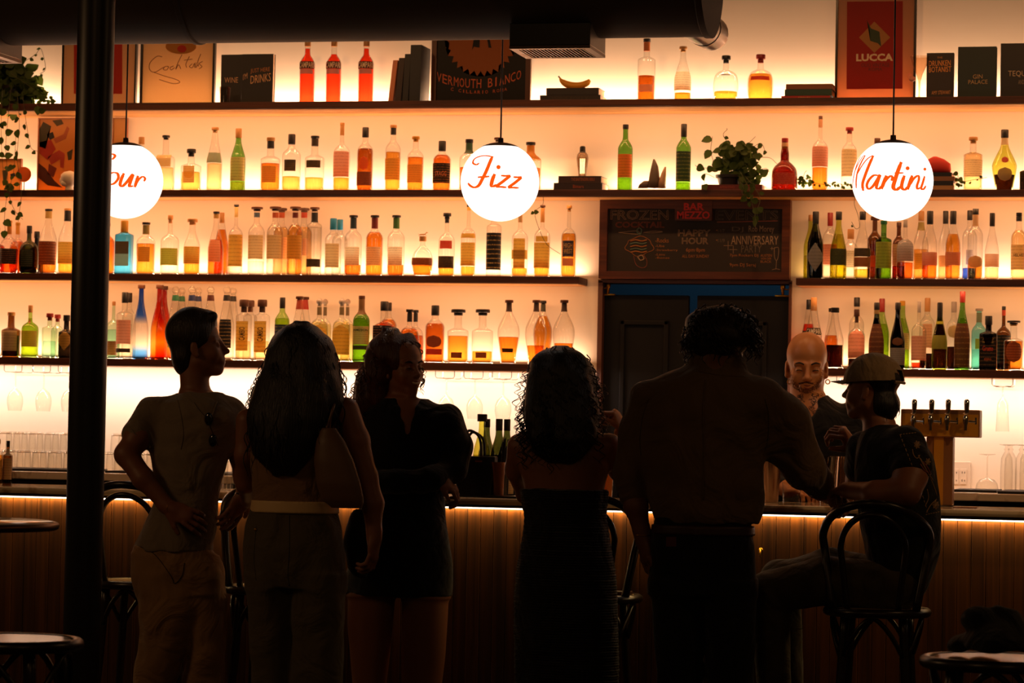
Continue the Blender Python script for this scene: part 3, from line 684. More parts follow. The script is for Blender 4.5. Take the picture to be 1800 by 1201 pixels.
b2(1098, 219, 26, 'B', 'eg', 'grn', 314, [(272, 313, .9, 'orange')], ('black', 8, 1.15), desc='green wine bottle with an orange picture label', where='left of the small shark')
b2(1200.5, 218, 26, 'B', 'eg', 'grn', 322, [(267, 320, .93, 'dkg')], ('black', 22, 1.15), desc='green wine bottle with a dark landscape label', where='between the shark and the potted plant')
b2(1378.6, 243, 45, 'G', 'br', 'red', 262, [(305, 326, .82, 'red')], ('red', 7, 1.15), foil=(251, 258, 'a88058'), desc='squat dome shaped red liqueur bottle with wide neck', where='right of the potted plant')
b2(1440.5, 204, 28, 'N', 'c', 'amber', 295, [(258, 294, .95, 'rose')], ('brown', 6, 1.15), foil=(210, 224, 'a87850'), desc='tall thin necked bottle with brownish label and golden spirit', where='second shelf right part')
b2(1491.8, 224, 27, 'W', 'c', None, None, [(263, 311, .95, 'tan')], ('red', 6, 1.5), capshape='t', desc='clear bottle with long cream label and dark red stopper', where='left of the rightmost globe')
b2(1541, 243, 26, 'W', 'c', 'gold', 290, [], ('brown', 10, 1.2), desc='bottle with flat brown cap', where='hidden behind the rightmost globe')
b2(1709.7, 241, 33, 'S', 'c', 'pale', 268, [(281, 312, .93, 'cream')], ('wood', 6, 1.4), capshape='t', desc='full cloudy yellow bottle with oval print label', where='right of the red cap on the books')
b2(1765, 228, 43, 'D', 'yg', 'dark', 308, [(296, 320, .62, 'tan', 'o'), (277, 288, .32, 'red', 'o')], ('black', 14, 1.2), foil=(243, 255, 'b8a078'), desc='green herbal liqueur bottle with sloping shoulders and round label', where='right end of second shelf')
b2(1809, 279, 34, 'Q', 'bk', None, None, [(297, 320, .9, 'black')], ('black', 10, 1.2), desc='black bottle cut by the frame', where='right end of second shelf')
# ---- third shelf, left of the chalkboard
b3(-8, 400, 30, 'Q', 'c', 'red', 418, [(432, 470, .9, 'brown')], ('brown', 8, 1.2), Y=BK, desc='red filled bottle cut by the left edge', where='third shelf')
b3(29.3, 391, 28, 'F', 'c', 'rust', 425, [], ('gold', 5, 1.3), Y=BK, desc='bottle with gilded neck behind the decanter', where='left end of third shelf', foil=(396, 412, 'c08830'))
b3(14.7, 387.6, 33, 'F', 'c', 'rust', 438, [(438, 465, .9, 'black')], ('wood', 5, 1.3), foil=(393, 412, 'b07028'), desc='round decanter bottle of dark orange spirit with black label', where='left end of third shelf')
b3(63.4, 407, 24, 'Q', 'bk', None, None, [], ('black', 12, 1.2), Y=BK, desc='dark bottle behind the squat green rum bottle')
b3(49.8, 397, 33.5, 'F', 'dg', 'dark', 440, [(440, 470, .62, 'dkg')], ('black', 14, 1.25), desc='squat dark green rum bottle with olive label', where='left end of third shelf')
b3(83, 367.5, 31.5, 'R', 'c', 'orange', 426, [(425, 466, .93, 'brown')], ('black', 4, 1.2), foil=(371, 384, 'a08040'), desc='tall orange rum bottle with brown red label and collar medal', where='left of the dark pillar')
b3(116.5, 366.6, 31, 'R', 'c', 'gold', 464, [(426, 464, .93, 'gold')], ('wood', 4, 1.2), foil=(371, 389, 'black'), desc='tall rum bottle with yellow label and flared black neck', where='touching the pillar')
b3(186, 392, 30, 'W', 'c', 'orange', 416, [], ('brown', 6, 1.2), desc='orange filled bottle', where='mostly hidden behind the right side of the pillar')
b3(217, 388, 30.5, 'X', 'bl', 'blue' if 0 else None, None, [(425, 447, .84, 'brown'), (447, 468, .84, 'tan')], ('gold', 22, 1.1), sq=5, desc='square bright blue gin bottle with brown and tan label', where='below the leftmost globe')
b3(255, 391, 33, 'W', 'c', 'gold', 429, [(435, 461, .62, 'gold')], ('black', 4, 1.3), foil=(396, 412, '8a7a40'), desc='yellow orange bottle with curved sides and tan label', where='right of the blue gin bottle')
b3(297.4, 378.5, 32.5, 'N', 'c', 'water', 440, [(437, 467, .93, 'olive')], ('cork', 8, 1.3), capshape='t', desc='clear round shouldered bottle with olive green label', where='third shelf')
b3(336.4, 385, 28.5, 'R', 'c', 'gold', 464, [(434, 464, .97, 'gold')], ('cork', 6, 1.8), capshape='t', desc='short conical neck bottle with tan oval label over golden spirit', where='third shelf')
b3(388, 374, 26, 'C', 'c', 'amber', 404, [], ('wood', 18, 1.05), Y=BK, desc='conical bottle of orange spirit with tan cap, standing in the back row', where='third shelf')
b3(378, 372, 28, 'L', 'c', 'orange', 422, [(423, 461, .75, 'peach')], ('black', 4, 1.3), foil=(376, 384, 'a07838'), desc='tapering orange bottle with pale label', where='third shelf, right of the conical neck bottle')
b3(413, 359.5, 25, 'N', 'c', 'water', 470, [(413, 469, .97, 'gold')], ('black', 4, 1.6), capshape='t', foil=(364, 382, 'c8a868'), desc='tall slim bottle with long gold label and blue script', where='third shelf')
TQ = dict(capshape='t')
b3(449.4, 364, 29, 'W', 'c', 'water', 460, [(414, 456, .88, 'tan')], ('brown', 4, 2.1), foil=(374, 382, '5a6a78'), desc='clear tequila bottle with tan label and blue neck dot', where='first of the flat stoppered three', **TQ)
b3(493, 366, 29, 'W', 'c', 'pale', 400, [(418, 456, .8, 'peach')], ('brown', 4, 1.9), Y=BK, foil=(374, 383, 'a84a20'), desc='pale tequila bottle in the back row', where='right behind the middle flat stoppered bottle', **TQ)
b3(481.9, 363.5, 29, 'W', 'c', 'water', 400, [(414, 456, .88, 'tan')], ('brown', 4, 2.1), foil=(374, 383, 'a84a20'), desc='clear tequila bottle with tan label and orange neck', where='middle of the flat stoppered three', **TQ)
b3(532.5, 366, 29, 'W', 'c', 'pale', 400, [(420, 450, .7, 'peach')], ('brown', 4, 1.9), Y=BK, foil=(374, 383, 'a83a20'), desc='pale tequila bottle in the back row', where='left behind the tall bottle with black neck', **TQ)
b3(517, 363.5, 27.5, 'W', 'c', 'yellow', 396, [(414, 456, .93, 'gold')], ('brown', 4, 2.1), foil=(374, 383, '5a1c10'), desc='pale yellow tequila bottle with dark red neck', where='last of the flat stoppered three', **TQ)
b3(551, 364.5, 26.5, 'X', 'c', 'water', 400, [(456, 470, .9, 'black')], ('brown', 4, 1.6), foil=(374, 391, '1c1814'), desc='tall straight clear bottle with black neck and black base band', where='third shelf', capshape='t')
b3(596, 386, 27, 'W', 'c', None, None, [], ('blue', 18, 1.15), Y=BK, desc='clear bottle with blue cap in the back row', where='third shelf')
b3(584.4, 384, 29, 'W', 'c', 'water', 470, [(429, 471, .8, 'tan')], ('blue', 20, 1.25), desc='clear bottle with blue cap and horseshoe label in the front row', where='third shelf')
for x, l, m, wh in ((619.6, 'rust', 466, 'leftmost of three with black caps'), (657, 'amber', 409, 'middle one of three with black caps'), (695, 'rust', 466, 'rightmost of three with black caps')):
    b3(x, 378.5, 30.5, 'W', 'c', l, m, [(435, 467, .8, 'cream')], ('black', 4, 1.5), foil=(383, 402, {619.6: '20343c', 657: '6a1c14', 695: '3c6428'}[x]), capshape='t', desc='nearly empty bourbon bottle with cream label' if l == 'rust' else 'full orange bourbon bottle with cream label', where=wh)
b3(742, 408, 38, 'O', 'c', 'orange', 467, [(454, 467, .95, 'brown')], ('cork', 12, 1.6), capshape='h', desc='round bourbon decanter with a little horse stopper', where='third shelf')
b3(784, 374.6, 29, 'N', 'c', 'gold', 472, [(451, 472, .92, 'black'), (424, 438, .72, 'red')], ('black', 6, 2.2), foil=(386, 392, '1c1814'), capshape='t', desc='clear whiskey bottle with black lower label and round stopper', where='right of the horse decanter')
b3(822, 360, 26, 'N', 'c', 'gold', 469, [(427, 468, .95, 'gold'), (411, 419, .95, 'gold')], ('black', 4, 1.3), foil=(364, 370, 'c09038'), desc='tall bottle with gold label and separate gold neck band', where='left below the middle globe')
b3(867, 366, 26, 'X', 'c', None, None, [(410, 475, .97, 'black')], ('brown', 6, 1.2), desc='bottle wrapped in black paper with gold vertical lines', where='under the middle globe')
b3(912.7, 366, 28.5, 'N', 'c', 'gold', 472, [(420, 472, .7, 'gold'), (440, 456, .95, 'gold')], ('brown', 6, 1.2), foil=(376, 391, 'b08a58'), desc='clear bourbon bottle with a gold cross shaped label', where='right below the middle globe')
b3(951.8, 360.6, 28, 'N', 'c', 'gold', 470, [(427, 472, .95, 'gold'), (416, 426, .72, 'gold')], ('brown', 4, 1.5), foil=(366, 391, 'c08848'), capshape='t', desc='bourbon bottle with stepped gold label under a hanging vine', where='third shelf')
b3(998.5, 361, 26.5, 'N', 'c', 'gold', 411, [(424, 452, .7, 'navy'), (455, 468, .7, 'rose')], ('wood', 6, 1.6), capshape='t', txt=[('HIGH', .55, .85, .55, 'c8a060', False), ('WEST', .2, .5, .55, 'c8a060', False)], desc='golden bottle with dark square label reading HIGH WEST', where='last before the chalkboard')
# ---- third shelf, right of the chalkboard
def r3(*a, **k): return b3(*a, **k)
r3(1424, 378, 24, 'R', 'yg', 'olive', 450, [], ('wood', 10, 1.1), Y=BK, desc='olive yellow bottle mostly hidden behind the dark wine bottle', where='right third shelf')
r3(1458, 374, 26, 'W', 'c', 'water', 467, [(430, 466, .9, 'pink')], ('red', 22, 1.1), Y=BK, desc='clear bottle with red cap and pink label in the back row', where='right third shelf')
r3(1494.4, 403, 25, 'W', 'c', 'water', 470, [(441, 471, .93, 'cream')], ('cork', 16, 1.4), Y=BK, desc='short clear bottle with pale wood stopper in the back row', where='right third shelf')
r3(1536.7, 381, 25, 'W', 'br', 'orange', 430, [(450, 470, .8, 'orange')], ('brown', 6, 1.8), Y=BK, desc='orange brown bottle with wide stopper in the back row', where='left behind the leaf green bottle')
r3(1579, 391, 22, 'W', 'br', 'red', 430, [(430, 468, .9, 'tan')], ('brown', 8, 1.1), Y=BK, desc='brown bottle with tan label squeezed behind two others', where='below the rightmost globe')
r3(1618, 371, 26, 'R', 'c', 'yellow', 439, [(446, 474, .8, 'gold')], ('wood', 16, 1.1), Y=BK, foil=(391, 405, '8a7a38'), desc='clear bottle with gold cap in the back row', where='right of the rightmost globe')
r3(1661, 371, 25, 'R', 'c', 'pale', 450, [(450, 470, .8, 'peach')], ('black', 21, 1.1), Y=BK, desc='clear bottle with black cap in the back row', where='between the pair of sloping brandy bottles')
r3(1703.4, 370, 25, 'W', 'c', 'blue', 472, [(440, 466, .5, 'white')], ('black', 16, 1.1), Y=BK, desc='clear bottle with a blue base in the back row', where='right third shelf')
r3(1432.4, 372, 28, 'R', 'dg', 'dark', 408, [(428, 477, .97, 'steel', 'd')], ('black', 20, 1.15), desc='dark wine bottle with a grey diamond label', where='first on right third shelf')
r3(1473, 372, 29, 'L', 'yg', 'olive', 412, [(438, 450, .93, 'dkg'), (450, 467, .93, 'dkg')], ('black', 14, 1.2), desc='bright yellow green herbal liqueur bottle with dark band', where='right third shelf')
r3(1515, 372, 29.5, 'L', 'c', 'olive', 474, [(437, 452, .93, 'black'), (453, 470, .93, 'brown')], ('black', 14, 1.2), desc='half empty herbal liqueur bottle with dark brown label', where='left of the leaf green bottle')
r3(1552.4, 388, 28, 'S', 'eg', 'grn', 410, [(426, 472, .93, 'olive')], ('olive' if 0 else 'green', 6, 1.2), desc='leaf green square shouldered bottle with tan green label', where='right third shelf, under the globe')
r3(1590.4, 387, 29.5, 'N', 'c', 'rust', 462, [(422, 460, .93, 'steel')], ('silver', 12, 1.2), desc='clear bottle with a patterned greyish wraparound label', where='right third shelf')
for x, l, m, wh in ((1633.5, 'orange', 467, 'orange below the label, left one of the pair'), (1674.3, 'gold', 412, 'golden above the label, right one of the pair')):
    r3(x, 371, 26.5, 'R', 'c', l, m, [(444, 467, .97, 'rose')], ('black', 22, 1.2), desc='sloping brandy bottle with brown label', where=wh)
r3(1713.5, 367, 26.5, 'W', 'c', 'amber', 458, [(450, 472, .9, 'tan', 'o')], ('black', 10, 1.2), foil=(377, 398, 'b08a60'), desc='clear bottle with oval tan label and tall black cap', where='right third shelf')
r3(1743, 374.5, 25, 'L', 'c', 'pale', 471, [(447, 470, .95, 'peach')], ('black', 22, 1.2), desc='slender clear bottle with low peach label and pale spirit', where='right third shelf')
r3(1790, 374, 27.5, 'W', 'c', 'pale', 405, [(431, 475, .95, 'tan')], ('black', 6, 1.1), foil=(381, 389, '1c1814'), txt=[('VELVET', .52, .64, .7, '3a2a18', False)], desc='pale liqueur bottle with cream label reading VELVET', where='right end of third shelf')
# ---- lowest shelf, left part
b4(99.4, 553, 22, 'W', 'pg', None, None, [], ('red', 8, 1.5), Y=BK, capshape='t', desc='clear bottle with red stopper behind the pale green square one')
b4(18, 549, 33.5, 'Q', 'br', 'dark', 590, [(577, 617, .8, 'tan')], ('cork', 7, 1.2), desc='short dark brown gin bottle with tan stamp label', where='left end of lowest shelf')
b4(51.4, 537, 30, 'N', 'g', 'grn', 560, [(582, 610, .93, 'gold'), (560, 569, .3, 'red', 'o')], ('wood', 14, 1.2), desc='light green gin bottle with cream label and red seal', where='lowest shelf')
b4(85.8, 551, 25, 'S', 'pg', 'aqua', 600, [], ('red', 8, 1.5), capshape='t', sq=4, desc='pale green square gin bottle with red stopper', where='left of the black bottle with diamond label')
b4(115.4, 554, 27.5, 'Q', 'bk', None, None, [(580, 616, .93, 'gold', 'd')], ('black', 12, 1.3), desc='black gin bottle with a gold diamond label', where='touching the left side of the pillar')
b4(225, 515, 24, 'W', 'c', None, None, [], ('black', 18, 1.2), Y=BK, desc='clear bottle with black cap in the back row', where='right of the pillar')
b4(197.8, 530, 24, 'N', 'pg', 'aqua', 580, [(600, 625, .8, 'brown')], ('wood', 8, 1.2), Y=BK, desc='pale green bottle half hidden by the pillar', where='lowest shelf')
b4(217.2, 514, 28.5, 'S', 'c', 'water', 570, [(563, 605, .88, 'rose'), (613, 620, .88, 'black')], ('black', 20, 1.2), desc='clear vodka bottle with pinkish label and black cap', where='left of the blue faded bottle')
b4(245.7, 501, 27.5, 'L', 'blg', None, None, [], ('brown', 7, 1.5), desc='tequila bottle fading from blue to white to blue', where='lowest shelf')
b4(286.5, 503, 28, 'L', 'rdg', None, None, [], ('brown', 7, 1.4), Y=BK, desc='second red and orange faded bottle in the back row', where='lowest shelf')
b4(278, 501, 29, 'L', 'rdg', None, None, [], ('brown', 7, 1.5), desc='bottle fading from red to orange in the front row', where='right of the blue faded bottle')
for i, (x, cl, nm, lb, wh, l) in enumerate(((306, '2a6a48', 'green', ('olive',), 'left of the man in grey tee', None), (335, '1c2a58', 'navy', (), 'above his hair', 'gold'), (367.8, '4a1c10', 'dark red', (), 'above his face in profile', 'amber'), (396.3, '18120e', 'black', ('black',), 'right of the face in profile', None))):
    if i != 2: b4(x+11, 506, 26, 'C', 'c', 'yellow' if i == 1 else None, 560 if i == 1 else None, [], ('clear', 13, 1.5), Y=BK, capshape='b', foil=(521, 530, cl), desc='back row ball stopper bottle with %s collar' % nm, where=wh)
    b4(x, 504, 28, 'C', 'c', l, 556 if l else None, [(562, 612, .75, lb[0])] if lb else [], ('clear', 14, 1.6), capshape='b', foil=(519, 529, cl), desc='front row ball stopper bottle with %s collar' % nm, where=wh)
b4(438, 528, 24, 'X', 'c', None, None, [], ('brown', 12, 1.5), Y=BK, capshape='t', desc='clear bottle with block stopper in the back row', where='behind the left CAMBIO bottle')
for x, wh in ((427, 'left one of the two'), (459, 'right one of the two')):
    b4(x, 527, 26.5, 'X', 'c', 'pale', 600, [(565, 617 if x < 440 else 620, .85, 'gold')], ('brown', 13, 1.6), sq=4, txt=[('CAMBIO', .35, .95 if 0 else .8, .42, '2a1c0c', True)], capshape='t', desc='clear square bottle with CAMBIO written upright on gold', where=wh)
b4(494.4, 523, 26, 'B', 'g', 'grn', 560, [(571, 620, .93, 'navy')], ('black', 20, 1.1), desc='light green wine bottle with dark blue label and black neck', where='behind the long haired woman')
b4(534.6, 522, 26, 'C', 'c', None, None, [], ('brown', 5, 1.6), Y=BK, capshape='t', foil=(527, 544, '9a2a18'), desc='clear conical bottle with red neck in the back row', where='above the long haired woman')
b4(524.5, 521, 28, 'C', 'c', None, None, [], ('brown', 5, 1.6), capshape='t', foil=(527, 544, '9a3a20'), desc='clear conical bottle with red neck in the front row', where='above the long haired woman')
for x, wh in ((559.6, 'above the long dark hair'), (599, 'left of the green bottle reading JAMESON')):
    b4(x+10, 526, 24, 'N', 'c', 'cloud', 570, [], ('silver', 10, 1.4), Y=BK, capshape='b', foil=(540, 555, '6a6048'), desc='back row tequila bottle with metal ball stopper', where=wh)
    b4(x, 525, 32, 'N', 'c', 'cloud', 566, [(572, 624, .93, 'gold', 'a')], ('silver', 12, 1.6), capshape='b', foil=(540, 554, '7a6a48'), desc='front row tequila bottle with ornate gold label', where=wh)
b4(633.7, 520, 29.5, 'W', 'eg', 'grn', 560, [(574, 606, .93, 'tan'), (608, 615, .93, 'dkg')], ('brown', 6, 1.15), foil=(526, 553, '6a4a20'), txt=[('JAMESON', .68, .86, .86, '2a3a1c', False)], desc='green whiskey bottle with tan label reading JAMESON', where='lowest shelf')
b4(681, 532, 30, 'W', 'c', 'amber', 562, [], ('black', 15, 1.1), Y=BK, desc='amber bottle in the back row', where='behind the bottle above the claw clip')
b4(673.8, 530, 38, 'Q', 'c', 'rust', 566, [(573, 610, .9, 'black')], ('black', 17, 1.1), desc='wide amber bottle with black label above the claw clip', where='lowest shelf', sq=3)
b4(729, 545, 30, 'F', 'c', 'rust', 590, [], ('black', 5, 1.5), Y=BK, foil=(551, 566, '1c1410'), capshape='t', desc='back row round bottle of amber whiskey with black neck', where='above the curly woman in black')
b4(718.6, 544, 36, 'F', 'c', 'amber', 578, [(597, 618, .7, 'red')], ('black', 5, 1.6), foil=(551, 566, '1c1410'), capshape='t', desc='front row round bottle of amber whiskey with black neck', where='above the curly woman in black')
b4(763.4, 537, 34.5, 'W', 'c', 'rust', 569, [(590, 612, .75, 'brown', 'o'), (614, 624, .8, 'red')], ('black', 18, 1.2), desc='full red brown bourbon bottle with an animal sketch on the front', where='right of the curls')
for x, m, wh, ll in ((804, 591, 'three quarters full with orange', 'gold'), (847, 618, 'nearly empty', 'gold')):
    b4(x, 544, 37.5, 'F' if 0 else 'Q', 'c', ll, m, [(620, 630, .5, 'brown')], ('black', 6, 2.0), capshape='t', txt=None, desc='broad shouldered bourbon bottle with small low label', where=wh)
for x, w, m, l, wh in ((893, 39, 593, 'amber', 'half full, leftmost of three'), (941, 38, 608, 'amber', 'one third full, middle of three'), (990, 38.5, 604, 'amber', 'rightmost of three, above the curly head')):
    if x == 941: b4(953, 528.5, 34, 'T', 'c', 'gold', 556, [], ('black', 5, 1.5), Y=BK, capshape='t', foil=(535, 548, '3a3a28'), desc='full golden tapering decanter bottle in the back row', where='lowest shelf')
    b4(x, 527.5, w, 'T', 'c', l, m, [(613, 620, .6, 'black')] if x == 893 else [], ('brown', 5, 1.7), capshape='t', foil=(533, 548, '3a2418'), desc='tapering decanter bottle with brown stopper', where=wh)
# ---- lowest shelf, right part
def r4(*a, **k): return b4(*a, **k)
r4(1420, 527, 24, 'C', 'c', 'red', 570, [(582, 592, .9, 'black')], ('black', 16, 1.1), Y=BK, desc='red aperitif bottle with black cap in the back row', where='above the bald bartender')
r4(1429, 523, 29, 'C', 'c', None, None, [(577, 589, .93, 'black')], ('cork', 22, 1.15), txt=[('CAMPARI', .1, .9, .84, 'e0d0b8', False)], desc='nearly empty aperitif bottle with black band reading CAMPARI', where='above the bald bartender')
r4(1460, 542, 24, 'C', 'c', 'orange', 590, [], ('black', 6, 1.3), Y=BK, desc='orange filled conical bottle in the back row', where='right of the bartender head')
r4(1466.5, 541, 31, 'C', 'c', 'dark', 607, [], ('black', 8, 1.5), desc='conical bottle of very dark red liqueur', where='right of the bartender head')
r4(1504.7, 523, 26, 'W', 'c', None, None, [], ('black', 15, 1.2), Y=BK, desc='clear bottle with black cap in the back row', where='behind the bottle with arched pink label')
r4(1504.7, 544, 29.5, 'N', 'c', 'dark', 631, [(579, 630, .93, 'pink', 'a')], ('brown', 12, 1.5), capshape='t', desc='clear bottle with arched dusty pink label', where='above the baseball cap brim')
r4(1549, 525, 26, 'R', 'g', 'grn', 570, [], ('red', 22, 1.1), Y=BK, desc='green wine bottle with red cap in the back row', where='behind the dark ornate bottle')
r4(1540, 532, 27, 'L', 'dg', 'dark', 560, [(570, 640, .95, 'brown')], ('black', 12, 1.2), foil=(545, 552, '8a7040'), desc='dark wine shaped bottle covered in brown ornate print', where='above the baseball cap')
r4(1585, 529, 26, 'R', 'g', 'grn', 560, [(586, 615, .9, 'tan')], ('gold', 8, 1.1), Y=BK, desc='green bottle with gold cap in the back row', where='right behind the black bitter bottle')
r4(1577, 532, 26.5, 'L', 'bk', 'dark', 545, [(594, 608, .7, 'brown', 'o'), (612, 642, .95, 'steel')], ('black', 12, 1.2), desc='black bitter bottle with grey lower label and round emblem', where='above the baseball cap')
r4(1629, 524, 27, 'W', 'c', 'dark', 622, [(570, 612, .6, 'peach')], ('wood', 22, 1.1), Y=BK, desc='clear bottle with gold cap and dark remainder in the back row', where='lowest shelf right')
r4(1614.4, 530, 26, 'N', 'c', 'red', 638, [(591, 634, .97, 'rose')], ('silver', 18, 1.15), desc='clear vermouth bottle with brownish pink label', where='above the beer taps, leftmost')
r4(1675.6, 530.5, 26, 'W', 'c', 'dark', 610, [(572, 595, .8, 'tan', 'o')], ('silver', 17, 1.1), Y=BK, desc='clear bottle with round dark emblem in the back row', where='behind the tall green wine bottle')
r4(1651, 532, 27, 'L', 'yg', 'dark', 570, [(590, 614, .95, 'olive')], ('black', 30, 1.15), desc='dark olive bottle with colourful fruit label and long black cap', where='above the beer taps')
r4(1690.5, 512.5, 27, 'L', 'eg', 'grn', 560, [(569, 646, .99, 'brown')], ('red', 18, 1.15), desc='tallest green bottle with red cap and huge brown label', where='above the rightmost beer tap')
r4(1720, 542.6, 26, 'W', 'tq', 'aqua', 615, [(596, 614, .5, 'olive')], ('silver', 4, 1.5), Y=BK, foil=(550, 567, '6a7a60'), desc='turquoise bottle with small dark label', where='lowest shelf right')
r4(1763.3, 538.6, 26, 'N', 'br', 'dark', 590, [(590, 640, .93, 'black')], ('black', 6, 1.2), Y=BK, foil=(544, 555, 'a83a1c'), desc='brown bottle with red neck band in the back row', where='lowest shelf right')
r4(1737, 555.6, 31.5, 'S', 'bk', 'dark', 590, [(590, 645, .95, 'black')], ('black', 14, 1.2), sq=4, txt=[('AMARO', .84, .93, .6, 'b8934a', False), ('NARDINI', .75, .82, .6, 'b8934a', False), ('Gratto', .5, .66, .6, 'c03a18', False), ('RISERVA', .2, .27, .4, 'd0602c', False)], desc='black square bottle with gold lettering AMARO', where='lowest shelf right')
r4(1781, 564, 34, 'Q', 'c', 'amber', 600, [(600, 638, .78, 'brown', 'o')], ('black', 3, 2.0), foil=(568, 573, 'b8884c'), capshape='t', desc='orange bottle with an ornate brown oval label', where='right end of lowest shelf')
r4(1811, 560, 22, 'W', 'c', None, None, [], ('brown', 6, 1.2), desc='clear bottle at the very right edge of the picture', where='lowest shelf')
# map print on the round flask
# ================================================================== pendants
M_GLOBE = mat('opal_glass_lit', 'ffffff', .3, emit='fff4e6', est=K_GLOBE)
M_INK = mat('orange_letter_paint', '000000', .8, spec=0., emit='ff5a10', est=1.0)
M_BRONZE = mat('bronze_cap', '3a2414', .35, .7)
def globe(px, py, R_, label, strokes, dots, zc, zy, zr):
    Y = -1.95; C = at(px, py, Y); s = scl(px, py, Y); R = R_/s
    e = empty('globe_pendant', C, label, 'pendant lamp', 'opal globe pendants')
    bm = bmesh.new(); ellips(bm, C, (R, R, R), 48, 32); done('globe_shade', bm, M_GLOBE, e, sm=True)
    v = _n(CAM-C); up = _n(_U_w - v*_U_w.dot(v)); rt = np.cross(up, v)*1.0
    if rt.dot(_RT_w) < 0: rt = -rt
    def onS(u, w, k=1.01):
        q = u*u+w*w; 
        if q > .985: f = math.sqrt(.985/q); u *= f; w *= f; q = .985
        n = u*rt+w*up+math.sqrt(1-q)*v; return C+R*k*n, n
    bm = bmesh.new()
    for st in strokes:
        w0, pts = st; P = catmull([np.array(((a-zc)/zr, (zy-b)/zr)) for a, b in pts], 7)
        Q = [onS(*p) for p in P]; rows = []
        for i, (p, n) in enumerate(Q):
            t = Q[min(i+1, len(Q)-1)][0]-Q[max(i-1, 0)][0]; sd = _n(np.cross(n, _n(t)))
            # nib: thick on down strokes, thin on up strokes
            tt = _n(t); th = abs(tt.dot(up))*.55+.45
            wv = w0/zr*R*.76*th*(1 if 2 < i < len(Q)-3 else .8)
            rows.append((bm.verts.new(p+sd*wv), bm.verts.new(p-sd*wv)))
        for A, B in zip(rows, rows[1:]): bm.faces.new((A[0], B[0], B[1], A[1]))
    for a, b, r in dots:
        c = [onS((a+r*math.cos(t)-zc)/zr, (zy-b+r*math.sin(t))/zr)[0] for t in np.linspace(0, 2*math.pi, 14)[:-1]]
        bm.faces.new([bm.verts.new(q) for q in c])
    done('lettering', bm, M_INK, e, label='orange handwritten word')
    bm = bmesh.new()
    lathe(bm, [(R*1.012*math.cos(t)+.0, R*1.012*math.sin(t)+.002) for t in np.linspace(math.radians(28), .02, 9)], C[0], C[1], C[2], 32)
    lathe(bm, [(R*1.0, .012), (R*1.12, .011), (R*1.13, .006)], C[0], C[1], C[2], 16)
    done('bronze_cap', bm, M_BRONZE, e, sm=True, ang=.8)
    bm = bmesh.new(); tube(bm, [(C[0], C[1], C[2]+R*1.12), (C[0], C[1], CEIL-.03)], .0035, 8); done('cord', bm, M_BLACK, e, sm=True)
    bm = bmesh.new(); lathe(bm, [(0, .06), (.025, .06), (.0299, .05)], C[0], C[1], CEIL-.03, 20); done('ceiling_rose', bm, M_BRONZE, e)
    return e
_B = np.stack([_X, _Y, _U], 0)          # world from camera axes (x right, y down, z forward)
_RT_w = _B @ np.array((1, 0, 0.)); _U_w = _B @ np.array((0, -1., 0))
globe(878.8, 320.2, 69.1, 'opal glass globe pendant with orange handwriting reading Fizz', [
    (26, [(325, 395), (285, 415), (242, 390), (265, 338), (340, 305), (420, 300), (495, 312)]),
    (34, [(495, 305), (460, 390), (415, 500), (370, 590), (320, 680), (265, 708), (215, 692), (175, 655)]),
    (34, [(305, 577), (380, 573), (455, 567)]),
    (34, [(525, 535), (495, 610), (482, 680), (505, 695), (550, 675)]),
    (34, [(606, 556), (660, 560), (712, 563), (640, 625), (555, 692), (615, 702), (675, 708)]),
    (34, [(765, 575), (812, 578), (860, 583), (790, 645), (712, 705), (772, 711), (835, 715)])], [(573, 447, 28)], 592, 640, 518.7)
globe(1569, 317.6, 71.3, 'opal glass globe pendant with orange handwriting reading Martini', [
    (24, [(74, 715), (84, 600), (118, 450), (158, 340), (188, 298)]), (20, [(96, 520), (150, 400), (205, 310), (240, 290)]),
    (28, [(240, 292), (190, 380), (142, 500), (124, 620), (124, 715)]), (20, [(146, 520), (195, 430), (265, 340), (340, 290)]),
    (36, [(345, 295), (290, 420), (237, 560), (207, 660), (215, 750)]),
    (30, [(410, 552), (350, 552), (290, 610), (262, 680), (287, 725), (340, 690), (400, 600), (430, 548), (398, 650), (387, 710), (420, 722), (455, 690)]),
    (34, [(515, 553), (482, 640), (450, 727)]), (26, [(468, 670), (520, 600), (568, 560), (592, 585), (576, 622)]),
    (36, [(705, 380), (660, 500), (622, 620), (602, 705), (640, 738), (695, 700)]), (30, [(618, 522), (675, 523), (732, 522)]),
    (32, [(745, 555), (717, 640), (710, 710), (750, 737), (795, 695)]), (34, [(845, 555), (815, 640), (785, 737)]),
    (28, [(806, 690), (860, 600), (918, 560), (930, 605), (905, 690), (915, 727), (952, 712)]),
    (30, [(1005, 565), (980, 650), (960, 718), (988, 733), (1022, 692)])], [(785, 462, 26), (1007, 475, 20)], 593, 620, 535)
globe(219.5, 317.6, 67, 'opal glass globe pendant half behind the pillar, ending in the letters our', [
    (30, [(285, 350), (320, 305), (290, 278), (225, 300), (180, 360), (190, 430), (205, 500), (190, 580), (130, 640), (80, 640), (70, 600)]),
    (26, [(300, 515), (352, 530), (362, 590), (312, 655), (250, 668), (215, 610), (250, 540), (300, 515)]),
    (30, [(435, 525), (402, 600), (386, 670), (415, 692), (470, 640), (548, 540), (520, 630), (505, 690), (555, 690)]),
    (30, [(615, 555), (592, 640), (573, 705)]), (24, [(582, 680), (620, 610), (672, 568), (706, 590), (690, 628)])], [], 446.6, 620, 503)

